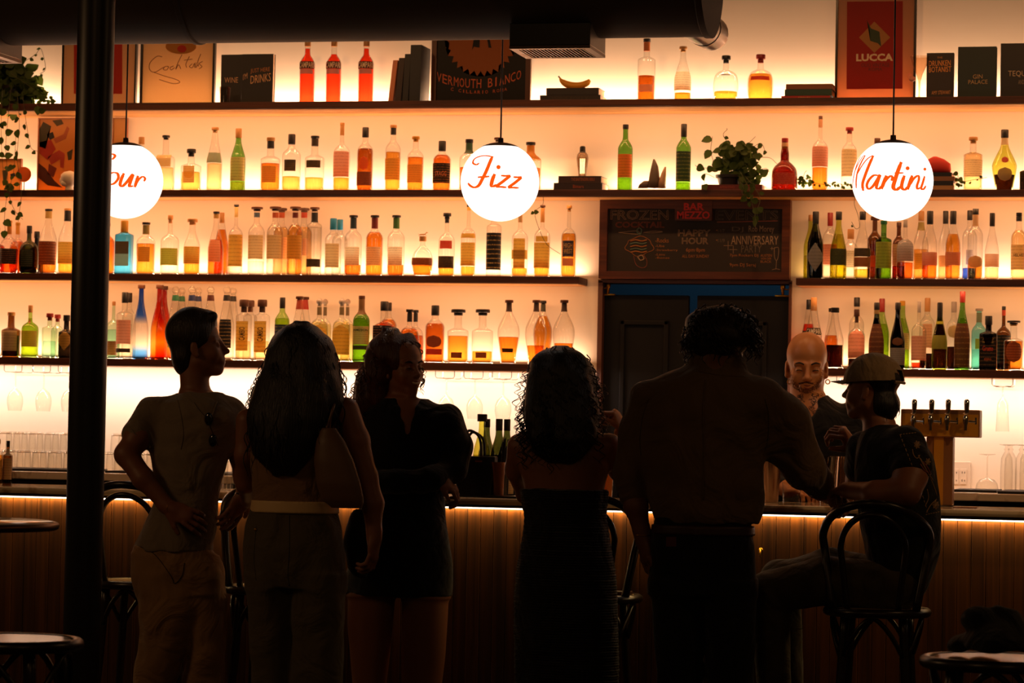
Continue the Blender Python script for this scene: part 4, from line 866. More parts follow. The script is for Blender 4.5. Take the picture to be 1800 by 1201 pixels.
# ================================================================== things on the shelves
def poster(x0, x1, y0, y1, Yf, zb, frame, paper, label, fwpx=4, lean=0.):
    a, b = at(x0, y1, Yf), at(x1, y1, Yf); zt = at(x0, y0, Yf)[2]
    e = empty('framed_poster', ((a[0]+b[0])/2, Yf, zb), label, 'poster', None)
    w = fwpx/scl(x0, y1, Yf); bm = bmesh.new()
    q = [(a[0], zb), (b[0], zb), (b[0], zt), (a[0], zt)]; r = [(a[0]+w, zb+w), (b[0]-w, zb+w), (b[0]-w, zt-w), (a[0]+w, zt-w)]
    for i in range(4): poly(bm, [q[i], q[(i+1) % 4], r[(i+1) % 4], r[i]], Yf, Yf+.022)
    done('frame', bm, frame, e)
    bm = bmesh.new(); box(bm, a[0]+w, b[0]-w, Yf+.008, Yf+.02, zb+w, zt-w); done('print', bm, mat('poster_paper', paper, .5, transl=.5), e)
    return e, Yf+.008
def patch(e, pts, Y, col, name='printed_shape', k=1):
    P = [at(x, y, Y) for x, y in pts]; bm = bmesh.new(); poly(bm, [(p[0], p[2]) for p in P], Y-.0012*k, Y-.0002, 0)
    bmesh.ops.triangulate(bm, faces=bm.faces); return done(name, bm, mat('print_'+col, col, .6, transl=.5), e)
M_FBK = mat('black_frame', '120e0b', .3)
M_FBR = mat('brown_frame', '4a2612', .4)
e, Y = poster(107, 238, 40, 177, -.06, Z1_, M_FBK, 'd8b48c', 'framed poster with a big red panel, half behind the pillar', 3)
patch(e, [(130, 60), (215, 60), (215, 165), (130, 165)], Y, 'cc3418')
e, Y = poster(245, 376, 30, 177, -.08, Z1_, M_FBK, 'dcc096', 'beige framed poster with the handwritten word Cocktails and a cherry')
patch(e, [(318+27*math.cos(t), 82+13*math.sin(t)) for t in np.linspace(0, 2*math.pi, 24)[:-1]], Y, 'c88a30')
patch(e, [(320+8*math.cos(t), 86+6.5*math.sin(t)) for t in np.linspace(0, 2*math.pi, 18)[:-1]], Y, 'd0341c', k=2)
def script(e, Y, pts, r, m, name='lettering'):
    bm = bmesh.new(); P = catmull([(lambda p: (p[0], Y-.001, p[2]))(at(x, y, Y)) for x, y in pts], 5); tube(bm, P, r, 5); done(name, bm, m, e)
mi = mat('brown_ink', '6e3a1c', .6)
for q in ([(285, 100), (276, 99), (264, 110), (263, 122), (272, 127), (288, 118)], [(290, 117), (287, 122), (293, 123), (296, 117), (290, 117)], [(305, 116), (299, 119), (301, 123), (307, 119)],
          [(320, 96), (313, 110), (309, 122), (314, 114), (318, 121)], [(333, 99), (327, 112), (328, 119)], [(324, 106), (338, 104)], [(338, 112), (333, 117), (338, 119), (342, 111), (342, 119)], [(345, 110), (344, 119), (348, 114)], [(353, 95), (348, 108), (349, 117)], [(356, 108), (350, 112), (355, 117), (350, 121)],
          [(270, 127), (290, 134), (310, 140), (316, 145), (304, 147), (280, 140)]): script(e, Y, q, .0016, mi)
e, Y = poster(757, 931.6, 30, 175.5, -.1, Z1_, M_FBR, '0e0b09', 'black framed vermouth poster with a pale flower shape and arched lettering', 9)
fl = []
for i, t in enumerate(np.linspace(-.05, math.pi+.05, 33)):
    r = 1.0+(.10 if i % 2 else -.04); fl.append((845+58*r*math.cos(t), 62+66*math.sin(t)**.85*r if math.sin(t) > 0 else 62))
patch(e, [(902, 40)]+fl+[(788, 40)], Y, 'b0642c')
patch(e, [(834, 60), (844, 60), (843, 84), (833, 82), (830, 88)], Y, '0e0b09', k=2); patch(e, [(855, 60), (859, 60), (864, 84), (859, 84)], Y, '0e0b09', k=2)
mo = mat('orange_print', 'b0501c', .6)
word = 'VERMOUTH BIANCO'; n = len(word)
for i, ch in enumerate(word):
    if ch == ' ': continue
    u = (i-(n-1)/2)/((n-1)/2); x = 842+u*70; y = 147-13*u*u-2*u; h = 8
    text_flat('lettering', ch, x-(4.2 if ch not in 'I' else 1.3), x+(4.2 if ch not in 'I' else 1.3), y-h, y+h, Y, mo, e, slope=u*.25)
word = 'C.CILLARIO-ROMA'; n = len(word)
for i, ch in enumerate(word):
    u = (i-(n-1)/2)/((n-1)/2); x = 842+u*47; y = 162-5*u*u
    if ch in '.-': continue
    text_flat('lettering', ch, x-(2.4 if ch != 'I' else .7), x+(2.4 if ch != 'I' else .7), y-2.8, y+2.8, Y, mo, e)
e, Y = poster(1467, 1609, -70, 171, -.07, Z1_, M_FBK, 'c89470', 'tall framed red poster with a cream diamond and the word LUCCA', 4)
patch(e, [(1489, 3), (1587, 2), (1586.5, 156), (1488, 157)], Y, 'b82410')
patch(e, [(1537, 38), (1565, 66), (1537, 93), (1510, 66)], Y, 'd0924c', k=2)
patch(e, [(1524, 36), (1531, 50), (1546, 56), (1549, 82), (1543, 76), (1530, 72), (1529, 54)], Y, '4a5a3a', k=3)
patch(e, [(1511, 67), (1560, 75), (1537, 94)], Y, 'e0aa68', k=4) if 0 else None
text_flat('lettering', 'LUCCA', 1505, 1570, 94, 108, Y-.001, mat('cream_print', 'd8b890', .6), e, bold=.04)
text_flat('lettering', 'OLIO VINTAGE', 1514, 1564, 111, 118, Y-.001, mat('dark_print', '5a2010', .6), e)
text_flat('lettering', 'ROMA', 1527, 1551, 119, 125, Y-.001, mat('dark_print', '5a2010', .6), e)
e, Y = poster(64, 140, 207, 333, -.07, Z2_, mat('thin_frame', '8a5030', .4), 'b87a34', 'colourful framed print of a striped dancing figure, beside the pillar', 2)
for pts, c in (([(68, 230), (76, 214), (90, 222), (84, 236), (80, 262), (70, 258)], '3c3418'), ([(92, 212), (108, 210), (112, 218), (100, 222)], '4a3a18'), ([(82, 236), (93, 232), (96, 242), (88, 246)], '1e1610'),
               ([(70, 250), (90, 246), (98, 262), (84, 282), (70, 270)], 'a8321a'), ([(94, 244), (112, 236), (118, 222), (122, 226), (116, 244), (98, 252)], 'a0542a'), ([(84, 276), (104, 264), (114, 270), (112, 296), (106, 294), (106, 280), (90, 290)], 'b0402a'),
               ([(86, 288), (100, 296), (94, 312), (84, 306)], '7a2e1c'), ([(67, 286), (80, 296), (96, 318), (110, 330), (84, 326), (67, 312)], '5a2a18'), ([(118, 268), (128, 262), (126, 280), (120, 282)], '3c3418')):
    patch(e, pts, Y, c)
e, Y = poster(0 if 0 else -4, 36, 279, 333, -.08, Z2_, mat('thin_frame', '8a5030', .4), 'c8985c', 'small postcard picture at the far left of the second shelf', 1)
patch(e, [(4, 300), (14, 298), (12, 318), (6, 320)], Y, '5a5a40'); patch(e, [(18, 306), (26, 304), (27, 310), (19, 312)], Y, '2a3a5a')
e, Y = poster(196, 221, 207, 300, -.05, Z2_, mat('thin_frame', '8a5030', .4), 'c89858', 'narrow standing booklet seen between pillar and leftmost globe', 1)
e, Y = poster(-30, 60, 96, 182, -.05, Z1_, mat('thin_frame', '8a5030', .4), 'c8a078', 'pale print hidden behind the plant at the top left', 2) if 0 else (None, 0)
# orange disc lamp, mask
def simple(name, cat, label, group=None): 
    def f(loc): return empty(name, loc, label, cat, group)
    return f
p = at(42, 333, -.12); e = empty('table_sign', (p[0], -.12, Z2_), 'small round orange disc on a thin stand', 'ornament'); s = scl(42, 310, -.12); zc = at(42, 307, -.12)[2]
bm = bmesh.new(); tube(bm, [(p[0], -.12, Z2_+.006), (p[0], -.12, zc)], .003, 8); lathe(bm, [(0, .02), (.006, .018)], p[0], -.12, Z2_, 16); done('stand', bm, M_BLKM, e)
bm = bmesh.new(); tube(bm, [(p[0], -.128, zc), (p[0], -.122, zc)], 13.5/s, 28); done('orange_disc', bm, mat('orange_disc', 'd8762c', .5, transl=.3), e)
# white head bust
p = at(122, 333, -.13); s = scl(122, 320, -.13); e = empty('head_bust', (p[0], -.13, Z2_), 'small white head bust partly behind the pillar on the second shelf', 'sculpture')
bm = bmesh.new(); h = 36/s
lathe(bm, [(0, .022), (h*.12, .02), (h*.22, .018), (h*.3, .026), (h*.45, .036), (h*.62, .043), (h*.8, .042), (h*.93, .028), (h, .004)], p[0], -.13, Z2_, 24, flat=1.1)
ellips(bm, (p[0]-.03, -.145, Z2_+h*.5), (.016, .014, .02), 12, 8); ellips(bm, (p[0]-.018, -.15, Z2_+h*.38), (.02, .016, .016), 12, 8)
done('plaster_head', bm, mat('plaster', 'e0d2bc', .6), e, sm=True)
# books
def book(e, x0, x1, y0, y1, z0, z1, col, pages_side=True, up=False, name='book'):
    """closed book; up=True: standing with its cover to the front"""
    bm = bmesh.new(); t = .0025
    if up:
        box(bm, x0, x1, y0, y0+t, z0, z1, .0006); box(bm, x0, x1, y1-t, y1, z0, z1, .0006); box(bm, x0, x0+t, y0+t, y1-t, z0, z1)
        done('cover', bm, mat('cover_'+col, col, .5), e)
        bm = bmesh.new(); box(bm, x0+t, x1-.003, y0+t, y1-t, z0+.003, z1-.003); done('pages', bm, mat('book_pages', 'b08a68', .8), e)
    else:
        box(bm, x0, x1, y0, y1, z0, z0+t, .0006); box(bm, x0, x1, y0, y1, z1-t, z1, .0006); box(bm, x0, x1, y0, y0+t, z0+t, z1-t)
        done('cover', bm, mat('cover_'+col, col, .5), e)
        bm = bmesh.new(); box(bm, x0+.003, x1-.003, y0+t, y1-.003, z0+t, z1-t); done('pages', bm, mat('book_pages', 'b08a68', .8), e)
def stack(px0, px1, ys, cols, labels, base, Y, group, txts=None, dp=.15):
    z = base; out = []
    for i, (h, c, l, dx0, dx1) in enumerate(zip(ys, cols, labels, *(([0]*9, [0]*9) if not txts or 'dx' not in txts else (txts['dx'][0], txts['dx'][1])))):
        a, b = at(px0+dx0, 300, Y)[0], at(px1+dx1, 300, Y)[0]; hh = h/scl(px0, 300, Y)
        e = empty('book', ((a+b)/2, Y, z), l, 'book', group); book(e, a, b, Y, min(Y+dp, -.004), z, z+hh-.0003, c)
        if txts and i in txts:
            s_, u0, u1, col = txts[i]; zz = at((px0+px1)/2, 0, Y)
            me, co = text_mesh(s_, 1.)
            if len(co):
                X = a+(b-a)*((u0+u1)/2)+co[:, 0]/np.ptp(co[:, 0])*(b-a)*(u1-u0); Zc = z+hh*.5+co[:, 1]/np.ptp(co[:, 1])*hh*.45
                me.vertices.foreach_set('co', np.stack([X, 0*X+Y-.0012, Zc], 1).astype(np.float32).ravel()); me.materials.clear(); link('lettering', me, mat('ink_'+col, col, .6), e)
        z += hh; out.append(e)
    return z
zt1 = stack(946.5, 1053, [12.5, 12.5], ['1c120c', '17100b'], ['dark flat book under another one, below the banana', 'dark flat book directly under the banana'], Z1_, -.2, 'books under the banana', {'dx': ([0, 11], [0, -3]), 0: ('WINE FOLLY', .2, .8, '3a2a1c')})
stack(1371, 1460, [8, 11.5, 9.5], ['a8241a', '1c3c2c', '7a4624'], ['thin red flat book at the bottom of the pile by the red poster', 'dark green flat book in the pile by the red poster', 'tan brown flat book on top of the pile by the red poster'], Z1_, -.2, 'books piled by the red poster', {'dx': ([0, 6, 8], [-3, 0, 1]), 0: ('SPIRITS', .35, .6, 'd0a070')})
zt2 = stack(973.7, 1059, [13, 12], ['2c1810', '3a2016'], ['lower flat dark book under the glowing bulb lantern', 'upper flat dark book under the glowing bulb lantern'], Z2_, -.18, 'books under the bulb lantern', {'dx': ([0, 8], [0, -2]), 0: ('Bitters', .4, .62, 'a8481c'), 1: ('THE BARTENDERS BIBLE', .3, .85, 'b05a20')})
zt3 = stack(1233.5, 1340, [9.5], ['5e1a12'], ['red flat book under the potted plant'], Z2_, -.19, 'books', {0: ('APERITIVO', .3, .55, '9a4020')})
zt4 = stack(1637, 1677, [8, 8, 8, 7], ['b0824a', '1c1410', '8a5a34', '14100e'], ['tan flat book at the bottom of the pile under the red hat', 'black flat book, second in the pile under the red hat', 'brown flat book, third in the pile under the red hat', 'black flat book directly under the red hat'], Z2_, -.18, 'books under the red hat', {'dx': ([0, 0, 0, 0], [0, -1, 1, -4])})
def upbook(x0, x1, ytop, Y, dp, col, label, z0, texts=(), x2=None):
    a, b = at(x0, 170, Y)[0], at(x1, 170, Y)[0]; zt = at((x0+x1)/2, ytop, Y)[2]
    e = empty('book', ((a+b)/2, Y, z0), label, 'book', 'books standing on the top shelf')
    book(e, a, b, Y, Y+dp, z0, zt, col, up=True)
    for s_, u0, u1, v0, v1, c, sl in texts:
        text_flat('lettering', s_, x0+(x1-x0)*u0, x0+(x1-x0)*u1, ytop+(176-ytop)*v0, ytop+(176-ytop)*v1, Y, mat('ink_'+c, c, .5), e, slope=sl)
    return e
e = upbook(387.5, 424, 96, -.12, .03, '16120e', 'black book reading WINE with a winding road drawing on its cover', Z1_, [('WINE', .2, .85, .50, .62, 'c89a70', 0)])
e = upbook(424, 479, 95, -.15, .035, '14100c', 'black book reading JUST HERE DRINKS in slanted gold letters', Z1_, [("I'M", .06, .2, .42, .55, 'c89a70', .3), ('JUST HERE', .3, .92, .30, .42, 'a86a30', .3), ('DRINKS', .3, .95, .44, .62, 'd0a070', .35)])
upbook(1628, 1676, 93, -.15, .03, '241812', 'dark book reading THE DRUNKEN BOTANIST beside the coupe glass', Z1_, [('THE', .4, .6, .08, .12, 'c08030', .1), ('DRUNKEN', .1, .9, .16, .28, 'e0913a', .12), ('BOTANIST', .1, .92, .29, .41, 'e0913a', .12), ('AMY STEWART', .2, .9, .80, .88, 'd09050', .12)])
upbook(1683, 1751, 82, -.16, .04, '10231d', 'dark green book reading GIN PALACE', Z1_, [('GIN', .4, .65, .52, .6, 'b09060', .05), ('PALACE', .28, .78, .62, .7, 'b09060', .05)])
upbook(1758, 1822, 76, -.16, .03, '14100e', 'black book reading TEQU, cut off by the right edge', Z1_, [('TEQUILA', .22, 1.15 if 0 else .98, .48, .60, 'b8a080', 0), ('AND MEZCAL', .5, .97, .64, .72, '8a7860', .1)])
for (x0, x1, yt, c, ln, l) in ((682, 690, 106, 'c87a50', .58, 'thin reddish book leaning against the dark leaning ones'), (694, 704, 102, '2a1a14', .45, 'slim dark book leaning beside the thin reddish one'), (707, 717, 95, '141414', .25, 'dark book leaning in the middle of the leaning row'), (719, 738, 79, '101418', .1, 'thick tall dark blue book at the right end of the leaning row')):
    Y = -.2; a, b = at(x0, 170, Y)[0], at(x1, 170, Y)[0]; h = at(x0, yt, Y)[2]-Z1_
    e = empty('book', ((a+b)/2, Y, Z1_), l, 'book', 'books leaning by the vermouth poster')
    sh = 14/372*ln
    for nm, m, (xa, xb, ya, yb) in (('cover', mat('cover_'+c, c, .5), (a, b, Y, Y+.0035)), ('pages', mat('book_pages', 'b08a68', .8), (a+.003, b-.003, Y+.0035, Y+.16))):
        bm = bmesh.new(); vs = box(bm, xa, xb, ya, yb, Z1_, Z1_+h-(0 if nm == 'cover' else .004))
        if nm == 'cover': vs += box(bm, a, a+.0029, Y+.0035, Y+.165, Z1_, Z1_+h) + box(bm, b-.0029, b, Y+.0035, Y+.165, Z1_, Z1_+h)
        for v in vs: v.co.x += sh*(v.co.z-Z1_)/h
        done(nm, bm, m, e)
# banana
P = catmull([at(x, y, -.13) for x, y in ((984, 127), (988, 133), (999, 139), (1016, 141), (1030, 137), (1037, 131))], 6)
P = [(p[0], -.13, p[2]) for p in P]; e = empty('banana', (P[10][0], -.13, zt1), 'yellow banana lying on two dark books on the top shelf', 'banana')
zb = min(p[2] for p in P); rmx = .017; P = [(p[0], p[1], p[2]-zb+zt1+rmx+.0006) for p in P]
bm = bmesh.new(); tube(bm, P, [.004, .008, .014, rmx, rmx, rmx, rmx*.95, .014, .008], 7); done('peel', bm, mat('banana_peel', 'e0a830', .5, transl=.3), e, sm=True)
bm = bmesh.new(); tube(bm, [P[0], (P[0][0]-.006, -.13, P[0][2]+.008)], .0035, 7); done('stem', bm, mat('banana_stem', '4a3a1c', .6), e)
# votive glass, coupe glass, lantern, shark, hat
def glassware(px, base_z, Y, prof, label, name='glass', cat='glass', mm='c', group=None, liquid=None, seg=20):
    p = at(px, 500, Y) if not isinstance(px, float) else (px, 0, 0); x = p[0] if not isinstance(px, float) else px
    e = empty(name, (x, Y, base_z), label, cat, group); bm = bmesh.new()
    lathe(bm, prof, x, Y, base_z, seg, top=False); done('glass_body', bm, GLASS[mm] if mm in GLASS else mm, e, sm=True, ang=1.2)
    if liquid:
        bm = bmesh.new(); lathe(bm, liquid[0], x, Y, base_z, seg); done('drink', bm, liquid[1], e, sm=True, ang=1.)
    return e
glassware(388, Z1_, -.2, [(0, .022), (.012, .024), (.085, .027)], 'small frosted votive glass in front of the WINE book', 'votive_glass', 'candle holder', clearmat('frosted', 'b8a898', .3, .6))
e = glassware(1611, Z1_, -.16, [(0, .03), (.004, .029), (.008, .006), (.03, .004), (.085, .005), (.12, .014), (.16, .032), (.2, .043)], 'frosted cone shaped cocktail glass with a pink flamingo on its stem', 'flamingo_glass', 'cocktail glass', clearmat('frosted_pink', 'e0b890', .3, .7))
x = at(1607, 130, -.165)[0]; z = Z1_+.095; bm = bmesh.new(); ellips(bm, (x-.006, -.185, z), (.016, .009, .012), 12, 8)
tube(bm, catmull([(x-.018, -.185, z), (x-.026, -.185, z+.012), (x-.018, -.185, z+.024), (x-.008, -.185, z+.018)], 5), .0028, 6); done('flamingo', bm, mat('flamingo_pink', 'd88a70', .5), e, sm=True)
p = at(1023.5, 300, -.11); x = p[0]; z0 = zt2; H = at(1023.5, 257, -.11)[2]-z0
e = empty('bulb_lantern', (x, -.11, z0), 'small glass bulb lantern with glowing filaments on two books', 'lantern')
bm = bmesh.new(); lathe(bm, [(0, .018), (H*.1, .019), (H*.35, .024), (H*.6, .028), (H*.72, .025), (H*.8, .016)], x, -.11, z0+.0005, 20); done('glass_bulb', bm, clearmat('smoked_glass', '9a7a58', .35, .35), e, sm=True, ang=1)
bm = bmesh.new(); lathe(bm, [(H*.8, .016), (H*.82, .014), (H*.97, .013), (H, .009)], x, -.11, z0, 16); done('cap', bm, M_BLKM, e)
bm = bmesh.new()
for k in (-1.5, -.5, .5, 1.5): tube(bm, [(x+k*.006, -.11, z0+H*.12), (x+k*.007, -.11, z0+H*.6)], .0013, 6)
done('filaments', bm, mat('filament', 'ffffff', emit='ffd090', est=14), e)
# shark
s = scl(1145, 310, -.12); p = at(1150, 333, -.12); e = empty('shark_figurine', (p[0], -.12, Z2_), 'small grey and white shark head figurine rising from the shelf', 'figurine')
def zx(px, py, Y=-.12): q = at(px, py, Y); return (q[0], q[2])
def lean_loft(rows, Y, seg=14):
    bm = bmesh.new(); R = []
    for (py, xl, xr, ry) in rows:
        a, b = at(xl, py, Y), at(xr, py, Y); R.append([bm.verts.new(((a[0]+b[0])/2+(b[0]-a[0])/2*math.cos(2*math.pi*k/seg), Y+ry*math.sin(2*math.pi*k/seg), a[2])) for k in range(seg)])
    for A, B in zip(R, R[1:]):
        for k in range(seg): bm.faces.new((A[k], A[(k+1) % seg], B[(k+1) % seg], B[k]))
    bm.faces.new(R[0]); bm.faces.new(R[-1]); return bm
done('shark_back', lean_loft([(331, 1139, 1160, .03), (318, 1140, 1160, .028), (305, 1142, 1159, .024), (292, 1145, 1157, .017), (280, 1148, 1151, .004)], -.12), mat('shark_grey', '5a4a3c', .45), e, sm=True)
done('shark_jaw', lean_loft([(331, 1156, 1171, .026), (318, 1158, 1170.5, .022), (306, 1162, 1171, .015), (293.5, 1168, 1171, .003)], -.125), mat('shark_belly', 'b08a68', .5), e, sm=True)
done('fin', lean_loft([(331, 1121, 1142, .006), (324, 1124, 1140, .005), (318, 1132, 1141, .003)], -.12), mat('shark_grey', '5a4a3c', .45), e, sm=True)
# red hat on books
s = scl(1650, 280, -.12); p = at(1648, 300, -.12); e = empty('red_cap', (p[0], -.12, zt4), 'folded red cap lying on a pile of books, beside the rightmost globe', 'hat')
bm = lean_loft([(297, 1626, 1671, .05), (290, 1624, 1672, .055), (280, 1628, 1671, .05), (272, 1632, 1660, .04), (267.5, 1640, 1648, .015)], -.12, 24)
zz = min(v.co.z for v in bm.verts)
for v in bm.verts: v.co.z += zt4-zz+.0003
done('crown', bm, mat('red_felt', 'b02012', .7), e, sm=True)

# ================================================================== plants
M_LEAF = mat('vine_leaf', '3a4a16', .6, spec=.25, transl=.3); M_STEM = mat('vine_stem', '4a4a20', .6)
def leaf(bm, p, size, nrm, tip, fold=.25):
    p = Vector([float(a) for a in p]); t = Vector(tip).normalized(); n = Vector(nrm).normalized(); s = t.cross(n).normalized(); n = s.cross(t)
    o = [(0, 0), (.12, .32), (.35, .44), (.62, .36), (.85, .16), (1, 0)]
    mid = [bm.verts.new(p+t*size*a[0]) for a in o]
    for sg in (1, -1):
        ed = [mid[0]]+[bm.verts.new(p+t*size*a[0]+s*sg*size*a[1]*.95+n*size*a[1]*fold) for a in o[1:-1]]+[mid[-1]]
        for i in range(len(o)-1):
            q = [mid[i], mid[i+1], ed[i+1], ed[i]]; u = []
            for v in q:
                if v not in u: u.append(v)
            if len(u) > 2: bm.faces.new(u)
def plant(name, label, base, pot, vines, cloud, rs, Y):
    r = random.Random(rs); e = empty(name, base, label, 'plant', None)
    if pot:
        bm = bmesh.new(); lathe(bm, pot, base[0], base[1], base[2], 20); done('pot', bm, mat('dark_pot', '1a120e', .5), e, sm=True, ang=.8)
    bl, bs = bmesh.new(), bmesh.new()
    for (pts, sz, gap, dy) in vines:
        P = catmull([at(x, y, Y+dy+(k*-.012)) for k, (x, y) in enumerate(pts)], 8); tube(bs, P, .0012, 5)
        L = 0
        for a, b in zip(P, P[1:]):
            L += np.linalg.norm(b-a)
            if L > gap:
                L = 0; d = (r.uniform(-1, 1), r.uniform(-1.2, -.1), r.uniform(-1, .1)); q = sz*r.uniform(.7, 1.15)
                tube(bs, [b, b+np.array(_n(d))*.012], .0008, 4); leaf(bl, b+np.array(_n(d))*.012, q, (r.uniform(-.6, .6), -1, r.uniform(-.3, .8)), (r.uniform(-.8, .8), r.uniform(-.3, .3), r.uniform(-1, .2)))
    for (cx, cyy, rx, ry, rz, nn, sz) in cloud:
        for i in range(nn):
            a, b = r.uniform(0, 2*math.pi), math.sqrt(r.random()); c = at(cx+rx*b*math.cos(a), cyy+ry*b*math.sin(a), Y); c[1] = Y+r.uniform(-rz, rz)
            c[1] = min(c[1], -.03); leaf(bl, c, sz*r.uniform(.7, 1.2), (r.uniform(-.7, .7), -1, r.uniform(-.5, .8)), (r.uniform(-1, 1), r.uniform(-.4, .4), r.uniform(-1, .5)))
    done('leaves', bl, M_LEAF, e, sm=True); done('stems', bs, M_STEM, e); return e
px = at(22, 178, -.18)
plant('trailing_plant', 'dark trailing vine plant hanging down at the far left of the shelves', (px[0], -.17, Z1_), [(0, .05), (.09, .065), (.1, .065), (.1, .055)], [
    ([(20, 150), (14, 210), (10, 260), (14, 320), (8, 380), (10, 410)], .045, .05, -.14), ([(30, 160), (34, 220), (30, 280), (38, 330), (32, 390)], .04, .06, -.16), ([(60, 170), (66, 188), (72, 196)], .045, .04, -.14),
    ([(40, 170), (46, 215), (52, 250), (56, 262), (66, 266)], .035, .05, -.15), ([(4, 160), (2, 230), (6, 300), (18, 326), (24, 332)], .045, .055, -.15), ([(28, 240), (24, 300), (16, 340), (26, 370), (40, 386)], .03, .05, -.17),
    ([(20, 130), (50, 150), (75, 168), (96, 176)], .03, .03, -.09), ([(40, 110), (62, 96), (72, 86), (80, 120), (70, 130)], .022, .04, -.02)],
    [(14, 142, 44, 36, .07, 230, .055), (40, 160, 28, 20, .06, 80, .045), (72, 172, 22, 8, .04, 18, .03), (20, 185, 24, 14, .03, 22, .04)], 3, -.17)
px = at(1281, 322, -.12)
plant('potted_vine', 'bushy potted vine on a red book above the chalkboard', (px[0], -.11, zt3), [(0, .045), (.035, .055), (.037, .062), (.05, .064), (.05, .05)], [
    ([(1262, 300), (1250, 270), (1252, 240)], .05, .05, -.02), ([(1262, 300), (1246, 296), (1228, 294), (1222, 290)], .05, .05, -.05), ([(1256, 312), (1240, 306), (1238, 320)], .045, .04, -.06),
    ([(1296, 270), (1272, 240), (1278, 228), (1277, 226)], .022, .05, -.02), ([(1300, 265), (1318, 250), (1328, 240)], .03, .05, -.02), ([(1310, 270), (1336, 252), (1346, 268)], .03, .04, -.02),
    ([(1312, 280), (1350, 277), (1366, 288)], .02, .2, -.02), ([(1300, 300), (1316, 330), (1320, 350), (1326, 372), (1328, 392)], .035, .025, -.13), ([(1310, 310), (1330, 335), (1336, 352), (1330, 370)], .035, .03, -.14), ([(1300, 310), (1304, 338), (1312, 350)], .035, .03, -.13), ([(1330, 300), (1346, 296), (1352, 302)], .035, .03, -.04)],
    [(1298, 272, 36, 22, .05, 85, .04), (1284, 292, 28, 16, .04, 45, .04), (1316, 305, 22, 18, .04, 36, .04), (1318, 335, 14, 14, .02, 14, .034)], 9, -.12)
# low glowing greenery along the second shelf
px = at(1410, 322, -.09)
e = plant('ivy_garland', 'thin garland of small pale green leaves along the shelf right of the potted plant', (px[0], -.08, Z2_), None, [([(1402, 322), (1412, 312), (1424, 318), (1445, 324), (1470, 322), (1490, 326), (1500, 320)], .02, .016, 0), ([(1410, 320), (1414, 305), (1418, 300)], .03, .03, 0)], [(1414, 316, 10, 9, .02, 16, .022), (1470, 324, 26, 4, .02, 16, .014)], 5, -.085)
plant('ivy_sprig', 'small sprig of green leaves between the red cap books and the cloudy bottle', (at(1682, 310, -.1)[0], -.1, Z2_), None, [([(1680, 328), (1684, 312), (1682, 304)], .026, .02, 0), ([(1684, 328), (1694, 320), (1735, 312)], .018, .02, 0)], [(1684, 318, 6, 8, .02, 7, .022)], 6, -.1)
plant('hanging_vine', 'single thin vine with one dark leaf hanging beside the middle globe', (at(955, 346, -.22)[0], -.22, at(955, 347, -.22)[2]), None, [([(955, 345), (954, 360), (941, 372), (944, 392), (960, 428), (985, 447)], .02, .5, -.03)], [(939, 372, 1, 1, .01, 2, .026)], 8, -.22)
plant('wall_vine', 'single thin leafless vine hanging below the right globe', (at(1500, 346, -.22)[0], -.22, at(1500, 347, -.22)[2]), None, [([(1503, 345), (1502, 360), (1508, 378), (1511, 398), (1504, 402), (1497, 390)], .012, .2, -.02)], [(1524, 262, 1, 1, .01, 1, .02)] if 0 else [], 8, -.22)
# ================================================================== on the bar and back counter
def bxy(px, py, Y): return at(px, py, Y)
# beer tap tower
Y = -1.80; a, b = at(1583, 768, Y), at(1722, 768, Y); zt = at(1650, 720, Y)[2]; z0 = at(1650, 768.5, Y)[2]
ca, cb = at(1628, 800, Y+.02)[0], at(1675, 800, Y+.02)[0]
M_TAPB = mat('brass_panel', 'e0a030', .35, .15)
e = empty('beer_tap_tower', ((ca+cb)/2, Y+.05, BZ), 'T shaped brass and steel draught tower with four taps on the bar', 'beer taps')
bm = bmesh.new(); box(bm, ca, cb, Y+.02, Y+.11, BZ+.0045, z0, .003); done('column', bm, mat('tower_steel', 'a0704a', .4, .1), e)
bm = bmesh.new(); w = (cb-ca); box(bm, ca+w*.29, ca+w*.65, Y+.016, Y+.0199, BZ+.0045, z0-.001); done('brass_stripe', bm, M_TAPB, e)
bm = bmesh.new(); lathe(bm, [(0, .055), (.004, .055)], (ca+cb)/2, Y+.065, BZ+.0003, 24); done('base_flange', bm, M_STEEL, e)
bm = bmesh.new(); box(bm, a[0], b[0], Y, Y+.12, z0, zt, .004); done('head', bm, mat('tower_steel', 'a0704a', .4, .1), e)
bm = bmesh.new(); box(bm, a[0]+.006, b[0]-.006, Y-.002, Y-.0001, z0+.004, zt-.018); done('brass_panel', bm, M_TAPB, e)
for x in (1605, 1635.5, 1664.5, 1697):
    yb = at(x, 757, Y-.05); x0 = yb[0]; s = scl(x, 740, Y-.05); zz = lambda py: at(x, py, Y-.05)[2]
    bm = bmesh.new(); lathe(bm, [(0, .006), (.01, .0085), (zz(702)-zz(730)-.02, .0105), (zz(702)-zz(730)-.006, .0105), (zz(702)-zz(730), .005)], x0+.004, Y-.05, zz(730), 14); tap = done('tap_handle', bm, M_CHROME, e, sm=True, label='chrome tap handle')
    bm = bmesh.new(); lathe(bm, [(0, .006), (.02, .007), (.035, .011), (.05, .011), (.06, .0065), (.066, .012), (.07, .006)], x0, Y-.05, zz(757), 14)
    tube(bm, [(x0, Y-.05, zz(741)), (x0, Y-.001, zz(741))], .0085, 12)
    tube(bm, [(x0+.012, Y-.05, zz(741)), (x0+.04, Y-.05, zz(742))], .005, 8); tube(bm, [(x0+.04, Y-.05, zz(746)), (x0+.04, Y-.05, zz(734))], .004, 8)
    done('faucet', bm, M_CHROME, e, sm=True, ang=.8)
